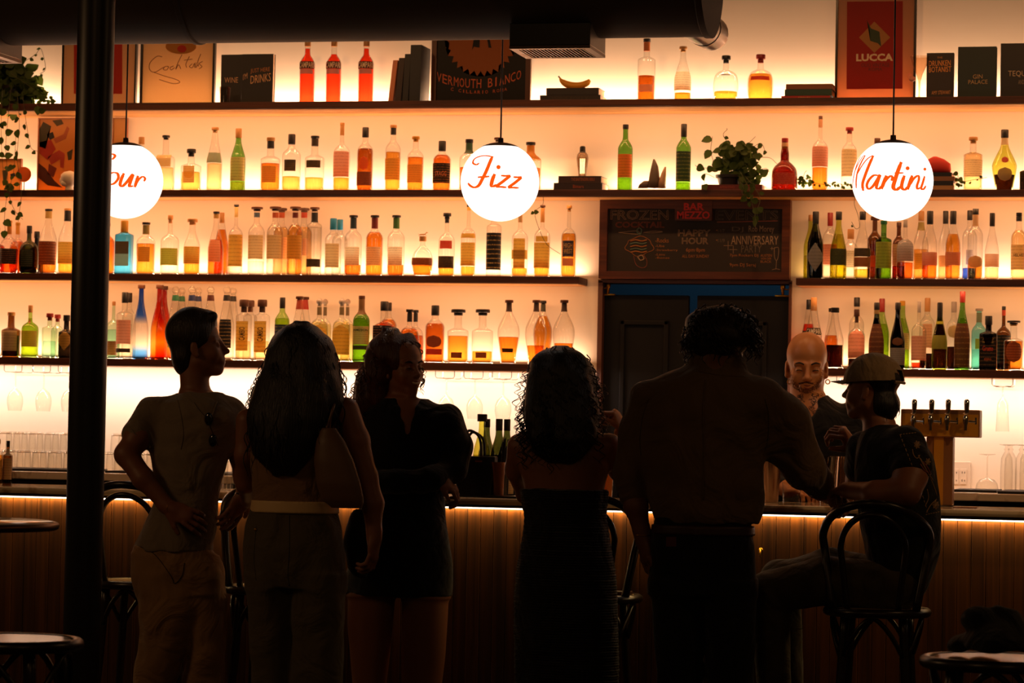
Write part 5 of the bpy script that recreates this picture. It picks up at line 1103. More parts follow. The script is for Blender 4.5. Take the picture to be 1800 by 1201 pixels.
# wall outlet
a, b = at(1672, 862, -.001), at(1706.5, 812, -.001)
e = empty('wall_outlet', ((a[0]+b[0])/2, -.001, a[2]), 'white double outlet plate on the wall beside the tap tower', 'outlet')
bm = bmesh.new(); box(bm, a[0], b[0], -.009, -.001, a[2], b[2], .002); done('cover_plate', bm, mat('outlet_white', 'd8c8b4', .4), e)
for xc in (1679, 1693.5):
    q = at(xc, 838, -.01); bm = bmesh.new(); box(bm, q[0]-.014, q[0]+.014, -.012, -.0091, q[2]-.035, q[2]+.035, .001)
    o = done('socket', bm, mat('outlet_white', 'd8c8b4', .4), e); bm = bmesh.new()
    for dz in (-.018, .018):
        box(bm, q[0]-.007, q[0]-.0045, -.0128, -.0121, q[2]+dz-.005, q[2]+dz+.005); box(bm, q[0]+.0045, q[0]+.007, -.0128, -.0121, q[2]+dz-.004, q[2]+dz+.004)
    done('slots', bm, M_BLACK, o)
# bar mats on the back counter
def mat_(x0, x1, yf, yb, label, name='bar_mat'):
    a, b = at(x0, 830, yf)[0], at(x1, 830, yf)[0]; bm = bmesh.new(); box(bm, a, b, yf, yb, BCZ+.0003, BCZ+.012, .002)
    o = done(name, bm, mat('black_rubber', '0c0a09', .7)); tag(o, label, 'bar mat', 'rubber bar mats'); return o
mat_(-50, 124, -.6, -.12, 'long black rubber mat under the stacked glasses, left of the pillar')
mat_(184, 400, -.6, -.12, 'long black rubber mat under the stacked glasses, right of the pillar')
mat_(1676, 1752, -.58, -.2, 'black rubber mat under the upturned coupe glass')
mat_(1754, 1822, -.78, -.25, 'black rubber mat under the upturned flutes')
MZ = BCZ+.0125
# stacked tumblers, upside down
def tumbler(x, Y, z, label, r=.036, h=.085, name='tumbler', group='stacked tumblers', seg=18):
    e = empty(name, (x, Y, z), label, 'glass', group); bm = bmesh.new()
    lathe(bm, [(0, r), (h*.5, r*.97), (h*.9, r*.9), (h*.97, r*.86), (h, r*.7)], x, Y, z, seg, bottom=False); done('glass_body', bm, GLASS['c'], e, sm=True, ang=1.1)
    bm = bmesh.new(); lathe(bm, [(h*.86, r*.84), (h*.9, r*.86), (h*.93, r*.8)], x, Y, z, seg, bottom=True); done('thick_base', bm, clearmat('glass_base', 'e8d8c4', .9, .8), e, sm=True); return e
first = None
def dup(root, dx, dy, dz, label=None):
    r = root.copy(); COL.objects.link(r); r.location = (root.location.x+dx, root.location.y+dy, root.location.z+dz)
    if label: r['label'] = label
    for ch in root.children:
        c = ch.copy(); COL.objects.link(c); c.parent = r
        for g in ch.children:
            d = g.copy(); COL.objects.link(d); d.parent = c
    return r
tl = 'clear upturned tumbler in the %s tier of stacked glasses, %s of the dark pillar'
t0 = tumbler(at(-14, 820, -.5)[0], -.5, MZ, tl % ('lower', 'left'))
for (x0, x1, side) in ((-14, 124, 'left'), (186, 300, 'right')):
    n = 0
    x = at(x0, 820, -.5)[0]; xe_ = at(x1, 820, -.5)[0]
    while x < xe_:
        for Yt in (-.5, -.40, -.3):
            if not (side == 'left' and n == 0 and Yt == -.5):
                dup(t0, x-t0.location.x, Yt+.5, 0, tl % ('lower', side))
        if side == 'left' or n < 3:
            for Yt in (-.40, -.3): dup(t0, x-t0.location.x+.02, Yt+.5, .0865, tl % ('upper', side))
        x += .079; n += 1
# right: upturned coupe and flutes, hanging flute, hanging wine glasses
def stem(x, Y, z, prof, label, name, flip=False, group=None):
    H = prof[-1][0]; P = [(H-h, r) for h, r in prof[::-1]] if flip else prof
    e = empty(name, (x, Y, z), label, 'glass', group); bm = bmesh.new(); lathe(bm, P, x, Y, z, 22, bottom=not flip, top=flip); done('glass_body', bm, GLASS['c'], e, sm=True, ang=1.3); return e
COUPE = [(0, .036), (.002, .036), (.006, .006), (.012, .003), (.1, .003), (.108, .009), (.112, .03), (.13, .045), (.152, .05), (.156, .049)]
FLUTE = [(0, .032), (.002, .032), (.006, .008), (.014, .006), (.022, .013), (.03, .007), (.04, .014), (.06, .024), (.12, .027), (.2, .026)]
WINE = [(0, .034), (.002, .034), (.006, .006), (.012, .0035), (.075, .0035), (.085, .01), (.1, .028), (.125, .038), (.15, .039), (.19, .032)]
x = at(1735, 850, -.42)[0]; stem(x, -.42, MZ, COUPE, 'coupe glass turned upside down on the counter, right of the outlet', 'coupe_glass', True)
for px, Yq, l in ((1769, -.6, 'front'), (1776, -.5, 'back'), (1795, -.6, 'rightmost front'), (1803, -.5, 'rightmost back')):
    stem(at(px, 850, Yq)[0], Yq, MZ, FLUTE, '%s upturned champagne flute below the hanging flute, right end of the counter' % l, 'champagne_flute', True, 'upturned flutes')
def hang(px, kind, label, name, Yq=-.13):
    x = at(px, 680, Yq)[0]; z = SZ[4][1]-.038+.0025
    P = WINE if kind == 'w' else [(0, .032), (.002, .032), (.006, .004), (.05, .0035), (.06, .012), (.08, .024), (.2, .03), (.205, .03)]
    H = P[-1][0]; e = empty(name, (x, Yq, z-H), label, 'glass', 'hanging stemware'); bm = bmesh.new(); lathe(bm, [(H-h, r) for h, r in P[::-1]], x, Yq, z-H, 22, bottom=False); done('glass_body', bm, GLASS['c'], e, sm=True, ang=1.3)
hang(1763, 'f', 'clear flute hanging upside down above the upturned flutes', 'champagne_flute')
for px, l in ((27, 'at the far left edge'), (77, 'left of the pillar'), (122, 'beside the pillar'), (655, 'beside the long haired woman'), (785, 'above the black dress shoulder'), (835, 'above the tote bag'), (885, 'above the dark wine bottles'), (1490, 'behind the cap')):
    hang(px, 'w', 'clear wine glass hanging upside down from the lowest shelf, '+l, 'wine_glass')
# left: two small bitters bottles
bottle(13, 845, 775, 17, 'S', 'br', None, None, [(806, 843, .93, 'tan'), (789, 801, .93, 'cream')], ('black', 10, 1.1), Y=-2.0, z0=BZ+.0003, desc='small bitters bottle with yellow label standing on the bar at the far left', name='bitters_bottle', group='bitters bottles on the bar')
bottle(-4, 847, 772, 17, 'S', 'c', 'gold', 800, [(808, 843, .9, 'gold')], ('wood', 8, 1.2), Y=-2.03, z0=BZ+.0003, desc='small yellow bitters bottle cut by the left edge of the picture', name='bitters_bottle', group='bitters bottles on the bar')
# wine bottles standing behind the tote bag, on the bar
def wb(x, top, w, g, cap, label, Y, foil=None, ln=None): bottle(x, 880, top, w, 'R', g, 'dark' if g != 'yg' else 'olive', 800, [(835, 868, .9, 'tan')], cap, Y=Y, z0=BZ+.0003, desc=label, name='wine_bottle', group='wine bottles behind the tote bag', foil=foil)
wb(845, 728, 31, 'yg', ('black', 14, 1.6), 'yellow green wine bottle with rubber stopper behind the tote bag', -1.78)
wb(853.5, 736.5, 30, 'dg', ('black', 16, 1.1), 'dark wine bottle behind the tote bag, right of the yellow green one', -1.68)
wb(860, 737, 30, 'dg', ('black', 16, 1.1), 'dark wine bottle directly right of the yellow green one', -1.88) if 0 else None
wb(875, 736.5, 32, 'dg', ('black', 22, 1.1), 'dark wine bottle in the middle between tote bag and curly haired woman', -1.78)
wb(889, 737, 30, 'dg', ('black', 22, 1.1), 'dark wine bottle farthest right behind the tote bag', -1.68)
# tote bag
Y = -2.05; a, b = at(806, 868, Y), at(866, 868, Y); zt = at(836, 802, Y)[2]
e = empty('tote_bag', ((a[0]+b[0])/2, Y, BZ), 'small black tote bag with two handles standing on the bar', 'bag')
bm = bmesh.new(); vs = box(bm, a[0], b[0], Y-.04, Y+.06, BZ+.0005, zt, .006); 
for v in bm.verts:
    k = (v.co.z-BZ)/(zt-BZ); v.co.x += (1 if v.co.x > (a[0]+b[0])/2 else -1)*.012*k; v.co.y += (Y-v.co.y)*.5*k
done('bag_body', bm, mat('black_leather', '060505', .45), e)
for i, (xa, xb, yt, yy) in enumerate(((812, 846, 757, -.012), (818, 852, 760, .02))):
    P = [at(x, y, Y+yy) for x, y in ((xa, 804), (xa+1, 780), (xa+6, yt+8), ((xa+xb)/2-3, yt), (xb-6, yt+8), (xb-1, 780), (xb, 804))]
    P = catmull([(p[0], Y+yy, p[2]) for p in P], 5); bm = bmesh.new(); tube(bm, P, .0055, 8); done('handle', bm, mat('black_leather', '060505', .45), e, sm=True)
q = at(841, 811, Y-.03); bm = bmesh.new(); box(bm, q[0]-.014, q[0]+.014, Y-.032, Y-.026, q[2]-.003, q[2]+.003, .001); done('metal_logo_bar', bm, mat('copper', '9a5030', .35, .8), e)
# straw cups, tray of menus, drinks
glassware(886, BZ+.0005, -1.9, [(0, .03), (.004, .031), (.16, .036)], 'clear tall cup holding black straws beside the tote bag', 'straw_cup', 'cup')
p = at(886, 870, -1.9); r = random.Random(4)
for i in range(16):
    a_ = r.uniform(0, 6.28); q = r.uniform(0, .02); t = r.uniform(.8, 1.3); bm = bmesh.new()
    tube(bm, [(p[0]+q*math.cos(a_), -1.9+q*math.sin(a_), BZ+.006), (p[0]+q*t*1.2*math.cos(a_), -1.9+q*t*math.sin(a_), BZ+.006+r.uniform(.19, .235))], .0028, 6); tag(done('straw', bm, M_BLACK), 'black straw standing in the clear cup by the tote bag', 'straw', 'black straws')
glassware(881, BZ+.0005, -2.05, [(0, .024), (.004, .025), (.14, .03)], 'copper coloured tumbler right of the tote bag', 'tumbler', 'cup', mat('copper_cup', '8a5a38', .35, .7))
a, b = at(852, 872, -2.16)[0], at(914, 872, -2.16)[0]; bm = bmesh.new(); box(bm, a, b, -2.2, -2.08, BZ+.0004, BZ+.008, .002); tag(done('menu_tray', bm, mat('dark_tray', '1a100a', .3)), 'flat dark menu tray lying on the bar edge beside the tote bag', 'tray')
a, b = at(798, 868, -1.98)[0], at(806, 868, -1.98)[0]
glassware(1071, BZ+.0005, -1.95, [(0, .026), (.004, .027), (.125, .031)], 'tall glass of orange juice drink between the curly haired woman and the man in shirt', 'highball_glass', 'drink', liquid=([(.006, .0245), (.11, .0285)], mat('orange_drink', 'd8861c', .4, transl=.5)))
glassware(1397, BZ+.0005, -2.0, [(0, .033), (.008, .034), (.085, .037)], 'rocks glass with golden drink in front of the bartender', 'rocks_glass', 'drink', liquid=([(.01, .0315), (.045, .033)], liq('gold')))
def tin(px, top, label, Y=-1.85, nm='shaker_tin', m=None, r=.034):
    x = at(px, 870, Y)[0]; H = at(px, top, Y)[2]-BZ
    e = empty(nm, (x, Y, BZ+.0005), label, 'shaker', None); bm = bmesh.new(); lathe(bm, ([(0, r*.75), (.006, r*.8), (H*.96, r*1.2), (H, r*1.25)] if nm != 'upturned_tin' else [(0, r*1.15), (H*.9, r*.86), (H, r*.78)]), x, Y, BZ+.0005, 24, top=False); done('tin_body', bm, m or mat('shaker_steel', 'a88a70', .25, 1.), e, sm=True, ang=1)
tin(1356, 797, 'brushed cocktail shaker tin on the bar right of the man in shirt'); tin(1453, 802, 'tall mixing glass left of the shiny shaker tins, in front of the bartender', m=clearmat('mixing_glass', 'b08a68', .5, .35))
tin(1484, 803, 'shiny tin in front of the bartender chest', Y=-1.8, nm='upturned_tin'); tin(1507, 806, 'second tin half hidden by the seated man', Y=-1.7, nm='upturned_tin')
x = at(398, 860, -1.9)[0]
for i, (px, Yq) in enumerate(((388, -1.9), (402, -1.86), (412, -1.95), (395, -1.8))): glassware(px, BZ+.0005, Yq, [(0, .026), (.006, .028), (.12, .034)], ['tall fluted water glass on the bar between man and long haired woman, leftmost', 'tall fluted water glass, second in the cluster beside the man', 'tall fluted water glass nearest the long haired woman', 'tall fluted water glass at the back of the cluster beside the man'][i], 'water_glass', 'glass', group='water glasses on the bar')
a, b = at(1676, 894, -1.95)[0], at(1718, 894, -1.95)[0]; bm = bmesh.new(); box(bm, a, b, -1.98, -1.93, BZ+.0004, BZ+.003, .001); tag(done('coaster', bm, mat('coaster_brown', '8a5020', .5)), 'thin brown coaster lying on the bar right of the tap tower', 'coaster')
# ================================================================== smooth shapes for people, hair and cloth
RT, UP3, VW = _RT_w, _U_w, _n(-_Y)*1.0      # picture right, picture up, towards the viewer (horizontal)
RT = _n(np.array((_RT_w[0], _RT_w[1], 0.))); UP3 = np.array((0, 0, 1.)); VW = np.array((RT[1], -RT[0], 0.))
class Sdf:
    def __init__(s): s.p = []
    def cap(s, a, b, ra, rb=None, k=.02, op='u'):
        a, b = np.array(a, float), np.array(b, float); rb = ra if rb is None else rb
        s.p.append(('c', (a, b, ra, rb), op, k, (a+b)/2, np.linalg.norm(a-b)/2+max(ra, rb))); return s
    def chain(s, pts, rs, k=.02):
        for i in range(len(pts)-1): s.cap(pts[i], pts[i+1], rs[i], rs[i+1], k)
        return s
    def ell(s, c, r, ax=None, k=.02, op='u'):
        ax = np.eye(3) if ax is None else np.array(ax, float)
        s.p.append(('e', (np.array(c, float), np.array(r, float), ax), op, k, np.array(c, float), max(r))); return s
    def loft(s, rows, k=.02, op='u', grow=0.):
        a = np.array(rows, float); a = a[np.argsort(a[:, 0])]
        z = np.linspace(a[0, 0], a[-1, 0], max(60, len(a)*12)); P = [z]
        for c in range(1, 5):
            v = np.interp(z, a[:, 0], a[:, c]); w = np.convolve(np.pad(v, 3, 'edge'), np.ones(7)/7, 'valid'); P.append(w)
        P = np.array(P); P[3] += grow; P[4] += grow
        c = np.array((P[1].mean(), P[2].mean(), z.mean())); R = math.sqrt(((z[-1]-z[0])/2)**2+(max(P[3].max(), P[4].max())+np.abs(P[1]-c[0]).max()+np.abs(P[2]-c[1]).max())**2)
        s.p.append(('l', P, op, k, c, R)); return s
    def ev(s, p, sel=None):
        d = None
        for i, (t, a, op, k, c, R) in enumerate(s.p):
            if sel is not None and not sel[i]: continue
            if t == 'c':
                ab = a[1]-a[0]; L = max(ab.dot(ab), 1e-12); h = np.clip((p-a[0])@ab/L, 0, 1); q = np.linalg.norm(p-a[0]-h[:, None]*ab, axis=1)-(a[2]+(a[3]-a[2])*h)
            elif t == 'e':
                l = (p-a[0])@a[2].T; k0 = np.linalg.norm(l/a[1], axis=1); k1 = np.linalg.norm(l/a[1]**2, axis=1)+1e-9; q = np.where(k0 < .05, -a[1].min(), k0*(k0-1)/k1)
            else:
                z = p[:, 2]; cx, cy_, rx, ry = (np.interp(z, a[0], a[j]) for j in (1, 2, 3, 4)); dx, dy = p[:, 0]-cx, p[:, 1]-cy_
                k0 = np.hypot(dx/rx, dy/ry); k1 = np.hypot(dx/rx**2, dy/ry**2)+1e-9; q = np.where(k0 < .05, -np.minimum(rx, ry), k0*(k0-1)/k1)
                q = np.maximum(q, np.maximum(z-a[0][-1], a[0][0]-z))
            if op == 's':
                if d is None: continue
                q = -q; h = np.clip(.5-.5*(d-q)/k, 0, 1); d = d*(1-h)+q*h+k*h*(1-h)
            elif d is None: d = q
            else: h = np.clip(.5+.5*(d-q)/k, 0, 1); d = q*h+d*(1-h)-k*h*(1-h)
        return np.full(len(p), 1.) if d is None else d
    def mesh(s, name, h, m, parent, disp=None, label=None, zmin=None):
        lo = np.min([c-R for (_, _, op, _, c, R) in s.p if op == 'u'], 0)-.03; hi = np.max([c+R for (_, _, op, _, c, R) in s.p if op == 'u'], 0)+.03
        B = 10; N = np.ceil((hi-lo)/h/B).astype(int)*B
        nb = N//B; F = np.empty(tuple(N), np.float32)
        g = [lo[i]+(np.arange(nb[i])+.5)*B*h-h/2 for i in range(3)]
        C = np.stack(np.meshgrid(*g, indexing='ij'), -1).reshape(-1, 3); D = s.ev(C); rad = B*h*.87
        F[:] = np.repeat(np.repeat(np.repeat(D.reshape(nb), B, 0), B, 1), B, 2)
        pc = np.array([q[4] for q in s.p]); pr = np.array([q[5] for q in s.p]); o = (np.arange(B))*h
        loc = np.stack(np.meshgrid(o, o, o, indexing='ij'), -1).reshape(-1, 3)
        idx = np.argwhere(np.abs(D.reshape(nb)) < rad*1.7+.03)
        for i, j, k in idx:
            c0 = lo+np.array((i, j, k))*B*h; cc = c0+B*h/2
            sel = np.linalg.norm(pc-cc, axis=1)-pr < rad+.05
            pp = c0+loc; v = s.ev(pp, sel)
            if disp is not None: v = v+disp(pp)
            F[i*B:(i+1)*B, j*B:(j+1)*B, k*B:(k+1)*B] = v.reshape(B, B, B)
        V, Q = nets(F, lo, h)
        if zmin is not None: V[:, 2] = np.maximum(V[:, 2], zmin)
        me = bpy.data.meshes.new(name); me.vertices.add(len(V)); me.vertices.foreach_set('co', V.astype(np.float32).ravel())
        me.loops.add(len(Q)*4); me.loops.foreach_set('vertex_index', Q.astype(np.int32).ravel()); me.polygons.add(len(Q))
        me.polygons.foreach_set('loop_start', np.arange(len(Q), dtype=np.int32)*4); me.polygons.foreach_set('loop_total', np.full(len(Q), 4, np.int32))
        me.update(calc_edges=True); smooth(me)
        return link(name, me, m, parent, label)
def nets(F, lo, h):
    S = F < 0; n = np.array(F.shape); c = np.zeros(tuple(n-1), np.int8)
    for a in (0, 1):
        for b in (0, 1):
            for d in (0, 1): c += S[a:n[0]-1+a, b:n[1]-1+b, d:n[2]-1+d]
    I = np.argwhere((c > 0) & (c < 8)); vid = np.full(tuple(n-1), -1, np.int32); vid[I[:, 0], I[:, 1], I[:, 2]] = np.arange(len(I))
    acc = np.zeros((len(I), 3)); cnt = np.zeros(len(I)); i, j, k = I.T
    cor = [(a, b, d) for a in (0, 1) for b in (0, 1) for d in (0, 1)]
    for p in cor:
        for ax in range(3):
            if p[ax]: continue
            q = list(p); q[ax] = 1
            f0 = F[i+p[0], j+p[1], k+p[2]]; f1 = F[i+q[0], j+q[1], k+q[2]]; m = (f0 < 0) != (f1 < 0)
            t = np.where(m, f0/(f0-f1+1e-12*(f0 == f1)), 0); P = np.tile(np.array(p, float), (len(I), 1)); P[:, ax] += t
            acc[m] += P[m]; cnt[m] += 1
    V = lo+(I+acc/cnt[:, None])*h; Q = []
    for ax in range(3):
        u, w = (ax+1) % 3, (ax+2) % 3
        sl0 = [slice(None)]*3; sl1 = [slice(None)]*3; sl0[ax] = slice(0, n[ax]-1); sl1[ax] = slice(1, n[ax])
        E = np.argwhere(S[tuple(sl0)] != S[tuple(sl1)])
        E = E[(E[:, u] > 0) & (E[:, w] > 0) & (E[:, u] < n[u]-1) & (E[:, w] < n[w]-1)]
        def at_(du, dw): e = E.copy(); e[:, u] -= du; e[:, w] -= dw; return vid[e[:, 0], e[:, 1], e[:, 2]]
        q = np.stack([at_(1, 1), at_(0, 1), at_(0, 0), at_(1, 0)], 1); ins = S[E[:, 0], E[:, 1], E[:, 2]]
        q[~ins] = q[~ins][:, ::-1]; Q.append(q)
    Q = np.concatenate(Q); Q = Q[(Q >= 0).all(1)]; return V, Q
def folds(amp=.003, seed=0):
    r = np.random.RandomState(seed); W_ = r.normal(0, 1, (5, 3))*np.array((34, 34, 20)); ph = r.uniform(0, 6.28, 5)
    return lambda p: amp*(np.sin(p@W_.T+ph+1.6*np.sin((p@np.roll(W_, 1, 1).T)*.45)).sum(1))/2.2
class Body:
    def __init__(s, Y): s.Y = Y
    def P(s, px, py, dy=0.): return at(px, py, s.Y+dy)
    def s_(s, px=900, py=900): return scl(px, py, s.Y)
    def r(s, px): return px/scl(900, 900, s.Y)
    def L(s, rows, grow=0., ry=None):
        out = []
        for q in rows:
            py, xl, xr, ry_ = q[:4]; dy = q[4] if len(q) > 4 else 0.
            a, b = at(xl, py, s.Y+dy), at(xr, py, s.Y+dy); out.append((a[2], (a[0]+b[0])/2, s.Y+dy, (b[0]-a[0])/2+grow, ry_+grow))
        return out
class Head:
    def __init__(s, C, Fw, Up=(0, 0, 1), k=1.0):
        s.C = np.array(C, float); s.F = _n(Fw); U = np.array(Up, float); s.U = _n(U-s.F*s.F.dot(U)); s.R = np.cross(s.F, s.U); s.k = k
        s.ax = np.stack([s.F, s.U, s.R])
    def p(s, f, u, r=0.): return s.C+s.k*(f*s.F+u*s.U+r*s.R)
    def build(s, S, fem=False, neck=None, nr=.056, smile=False):
        k = s.k; e = lambda c, r, kk=.02, op='u': S.ell(s.p(*c), [q*k for q in r], s.ax, kk, op)
        c = lambda a, b, r1, r2=None, kk=.012: S.cap(s.p(*a), s.p(*b), r1*k, (r2 or r1)*k, kk)
        e((-.012, .045, 0), (.098, .087, .077)); e((.02, -.02, 0), (.072, .088, .062 if not fem else .059))
        c((.0, -.055, .045), (.06, -.092, .014), .018 if not fem else .014); c((.0, -.055, -.045), (.06, -.092, -.014), .018 if not fem else .014)
        e((.066, -.096, 0), (.024, .019, .024 if not fem else .018), .02)
        for r in (-1, 1):
            e((.06, -.03, .036*r), (.024, .026, .022), .02); c((.084, .022, .012*r), (.07, .02, .044*r), .0095, .008)
        e((.083, -.055, 0), (.018, .03, .026), .02)
        for r in (-1, 1): e((.094, .0, .031*r), (.016, .012, .016), .012, 's')
        c((.088, .016, 0), (.108, -.024, 0), .0075, .0105, .01); e((.110, -.028, 0), (.013, .010, .0115), .008)
        for r in (-1, 1): e((.1, -.032, .011*r), (.009, .007, .007), .006)
        w = .026 if smile else .021; up = .006 if smile else 0
        for z_, f_, rr in ((-.056, .094, .0062), (-.067, .092, .0072)):
            c((f_, z_, 0), (f_-.008, z_+up, w), rr, rr*.6, .006); c((f_, z_, 0), (f_-.008, z_+up, -w), rr, rr*.6, .006)
        S.cap(s.p(.104, -.0615, -.017), s.p(.104, -.0615, .017), .0022*k, .0022*k, .003, 's')
        for r in (-1, 1):
            e((.077, 0, .031*r), (.0125, .0125, .0125), .003); e((-.008, -.008, .077*r), (.0155, .028, .0065), .008); e((-.001, -.004, .086*r), (.009, .018, .005), .005, 's'); e((.0, -.033, .076*r), (.009, .011, .007), .006)
        if neck is not None: S.cap(s.p(-.025, -.045), neck, nr*k, nr*1.12, .03)
    def short_hair(s, S, top=.012, nape=-.085, quiff=.02, vol=0.):
        k = s.k; e = lambda c, r, kk=.02, op='u': S.ell(s.p(*c), [q*k for q in r], s.ax, kk, op)
        e((-.014, .05+top/2+vol/3, 0), (.104+vol, .092+top+vol, .084+vol)); e((-.055, nape+.06, 0), (.052+vol/2, .075, .068+vol/2))
        S.cap(s.p(.05, .105+top, -.03), s.p(.075, .1+top, .035), (quiff)*k, quiff*k, .03)
        e((.115, -.01, 0), (.075, .088, .13), .012, 's'); e((.0, -.075, .1), (.045, .07, .06), .012, 's'); e((.0, -.075, -.1), (.045, .07, .06), .012, 's')
def hand(S, W, D, N, side=1, curl=(.5, .6, .4), k=1.0, thumb=(.7, .5, -.3), spread=.08):
    """W wrist, D towards the knuckles, N out of the back of the hand, side=+-1 picks the thumb side"""
    D = _n(D); N = np.array(N, float); N = _n(N-D*N.dot(D)); Sd = np.cross(D, N)*side; W = np.array(W, float); ax = np.stack([D, Sd, N])
    S.ell(W+D*.048*k, [.052*k, .039*k, .0165*k], ax, .012); S.cap(W-D*.02*k, W+D*.02*k, .025*k, .024*k, .02)
    for i in range(4):
        o = Sd*(.030-.0195*i)*k; b = W+D*(.082-.003*abs(i-1))*k+o; l = np.array((.043, .027, .021))*(1., 1.1, 1.03, .82)[i]*k; ang = 0; r = (.0094, .0088, .008)
        sp = (1.5-i)*spread
        for j in range(3):
            ang += curl[j]*(1+.06*i); d = (D*math.cos(ang)-N*math.sin(ang)); d = _n(d+Sd*sp*math.cos(ang)); q = b+d*l[j]
            S.cap(b, q, r[j]*k, (r[j]-.0008)*k, .004); b = q
    b = W+(D*.02+Sd*.028)*k; td = _n(D*thumb[0]+Sd*thumb[1]+N*thumb[2]); q = b+td*.042*k; S.cap(b, q, .0135*k, .0108*k, .012)
    td2 = _n(td+D*.25-N*.3); S.cap(q, q+td2*.03*k, .0104*k, .0085*k, .004)
def strands(bm, starts, curl, pitch, L, drift, seed, r0=.0016, n=26, sg=4, grav=1.0):
    rr = random.Random(seed)
    for p, out in starts:
        p = np.array(p, float); out = np.array(out, float); ph = rr.uniform(0, 6.28); c = curl*rr.uniform(.6, 1.35); l = L*rr.uniform(.55, 1.15); w = 2*math.pi/(pitch*rr.uniform(.8, 1.3)); dr = rr.uniform(*drift); pts = []
        sd = np.cross(out, (0, 0, 1.)); sx = rr.uniform(-.15, .15)
        for i in range(n):
            t = i/(n-1); q = p+np.array((0, 0, -1.))*l*t*grav+out*dr*math.sin(t*2.2)+sd*sx*l*t+(sd*math.cos(ph+w*l*t)+out*math.sin(ph+w*l*t))*c*min(1, t*4+.2); pts.append(q)
        tube(bm, pts, [r0, r0, r0*.4], sg, caps=False)
def ring_starts(rows, zs, nper, seed, front=None, off=.0):
    """points around a loft surface: rows from Body.L"""
    a = np.array(sorted(rows)); rr = random.Random(seed); out = []
    for z in zs:
        cx, cyy, rx, ry = (np.interp(z, a[:, 0], a[:, j]) for j in (1, 2, 3, 4))
        for i in range(nper):
            t = rr.uniform(0, 2*math.pi)
            if front is not None and not front(t): continue
            o = np.array((math.cos(t), math.sin(t), 0)); out.append((np.array((cx+rx*math.cos(t), cyy+ry*math.sin(t), z+rr.uniform(-.015, .015)))-o*off, o))
    return out
from mathutils.bvhtree import BVHTree
def onsurf(o, pix, off=.0015):
    """points of a thing's front surface seen at these picture positions"""
    me = o.data; w = wloc(o); bvh = BVHTree.FromPolygons([v.co+w for v in me.vertices], [list(p.vertices) for p in me.polygons]); out = []
    for x, y in pix:
        d = Vector([float(q) for q in _n(ray(x, y))]); h = bvh.ray_cast(Vector([float(q) for q in CAM]), d)
        if h[0] is not None: out.append(np.array(h[0]-d*off))
    return out
def seam(o, pix, m, parent, r=.002, name='seam', n=6, label=None):
    P = onsurf(o, [tuple(q) for q in catmull([np.array(p, float) for p in pix], n)])
    if len(P) < 2: return None
    bm = bmesh.new(); tube(bm, P, r, 5); return done(name, bm, m, parent, sm=True, label=label)
M_SKIN = mat('skin', '8e5a3c', .5, bump=.05, bscale=60); M_SKIND = mat('skin_tan', '7e5034', .5, bump=.05, bscale=60)
def hairmat(name, col, rough):
    m = bpy.data.materials.new(name); m.use_nodes = True; nt = m.node_tree; b = nt.nodes['Principled BSDF']; b.inputs['Base Color'].default_value = (*lin(col), 1); b.inputs['Roughness'].default_value = rough
    tc = nt.nodes.new('ShaderNodeTexCoord'); mp = nt.nodes.new('ShaderNodeMapping'); mp.inputs['Scale'].default_value = (210, 210, 14); n = nt.nodes.new('ShaderNodeTexNoise'); n.inputs['Scale'].default_value = 1; n.inputs['Detail'].default_value = 3; n.inputs['Distortion'].default_value = .4
    bp = nt.nodes.new('ShaderNodeBump'); bp.inputs['Strength'].default_value = .8; bp.inputs['Distance'].default_value = .006
    nt.links.new(tc.outputs['Object'], mp.inputs[0]); nt.links.new(mp.outputs[0], n.inputs['Vector']); nt.links.new(n.outputs['Fac'], bp.inputs['Height']); nt.links.new(bp.outputs[0], b.inputs['Normal']); return m
M_HAIRB = hairmat('hair_black', '0c0705', .45); M_HAIRD = hairmat('hair_dark_brown', '1c0f08', .48); M_HAIRC = hairmat('hair_auburn', '4a2210', .42)
def clothmat(name, col, rough=.85, bump=.25, scale=350, wave=None):
    m = bpy.data.materials.new(name); m.use_nodes = True; nt = m.node_tree; b = nt.nodes['Principled BSDF']; b.inputs['Base Color'].default_value = (*lin(col), 1); b.inputs['Roughness'].default_value = rough; b.inputs['Sheen Weight'].default_value = .15; b.inputs['Specular IOR Level'].default_value = .25
    tc = nt.nodes.new('ShaderNodeTexCoord'); bp = nt.nodes.new('ShaderNodeBump'); bp.inputs['Strength'].default_value = bump; bp.inputs['Distance'].default_value = .004
    if wave:
        n = nt.nodes.new('ShaderNodeTexWave'); n.bands_direction = 'Z'; n.inputs['Scale'].default_value = wave; n.inputs['Distortion'].default_value = 1.5; n.inputs['Detail'].default_value = 1
    else: n = nt.nodes.new('ShaderNodeTexNoise'); n.inputs['Scale'].default_value = scale
    nt.links.new(tc.outputs['Object'], n.inputs['Vector']); nt.links.new(n.outputs['Fac'], bp.inputs['Height'])
    f = nt.nodes.new('ShaderNodeTexNoise'); f.inputs['Scale'].default_value = 5.5; f.inputs['Detail'].default_value = 3; f.inputs['Distortion'].default_value = 1.6; f.inputs['Roughness'].default_value = .45
    b2_ = nt.nodes.new('ShaderNodeBump'); b2_.inputs['Strength'].default_value = .55; b2_.inputs['Distance'].default_value = .06
    nt.links.new(tc.outputs['Object'], f.inputs['Vector']); nt.links.new(f.outputs['Fac'], b2_.inputs['Height']); nt.links.new(bp.outputs[0], b2_.inputs['Normal']); nt.links.new(b2_.outputs[0], b.inputs['Normal']); return m
def person(label, B, px): 
    p = at(px, 1150, B.Y); return empty('person', (p[0], B.Y, 0), label, 'person')
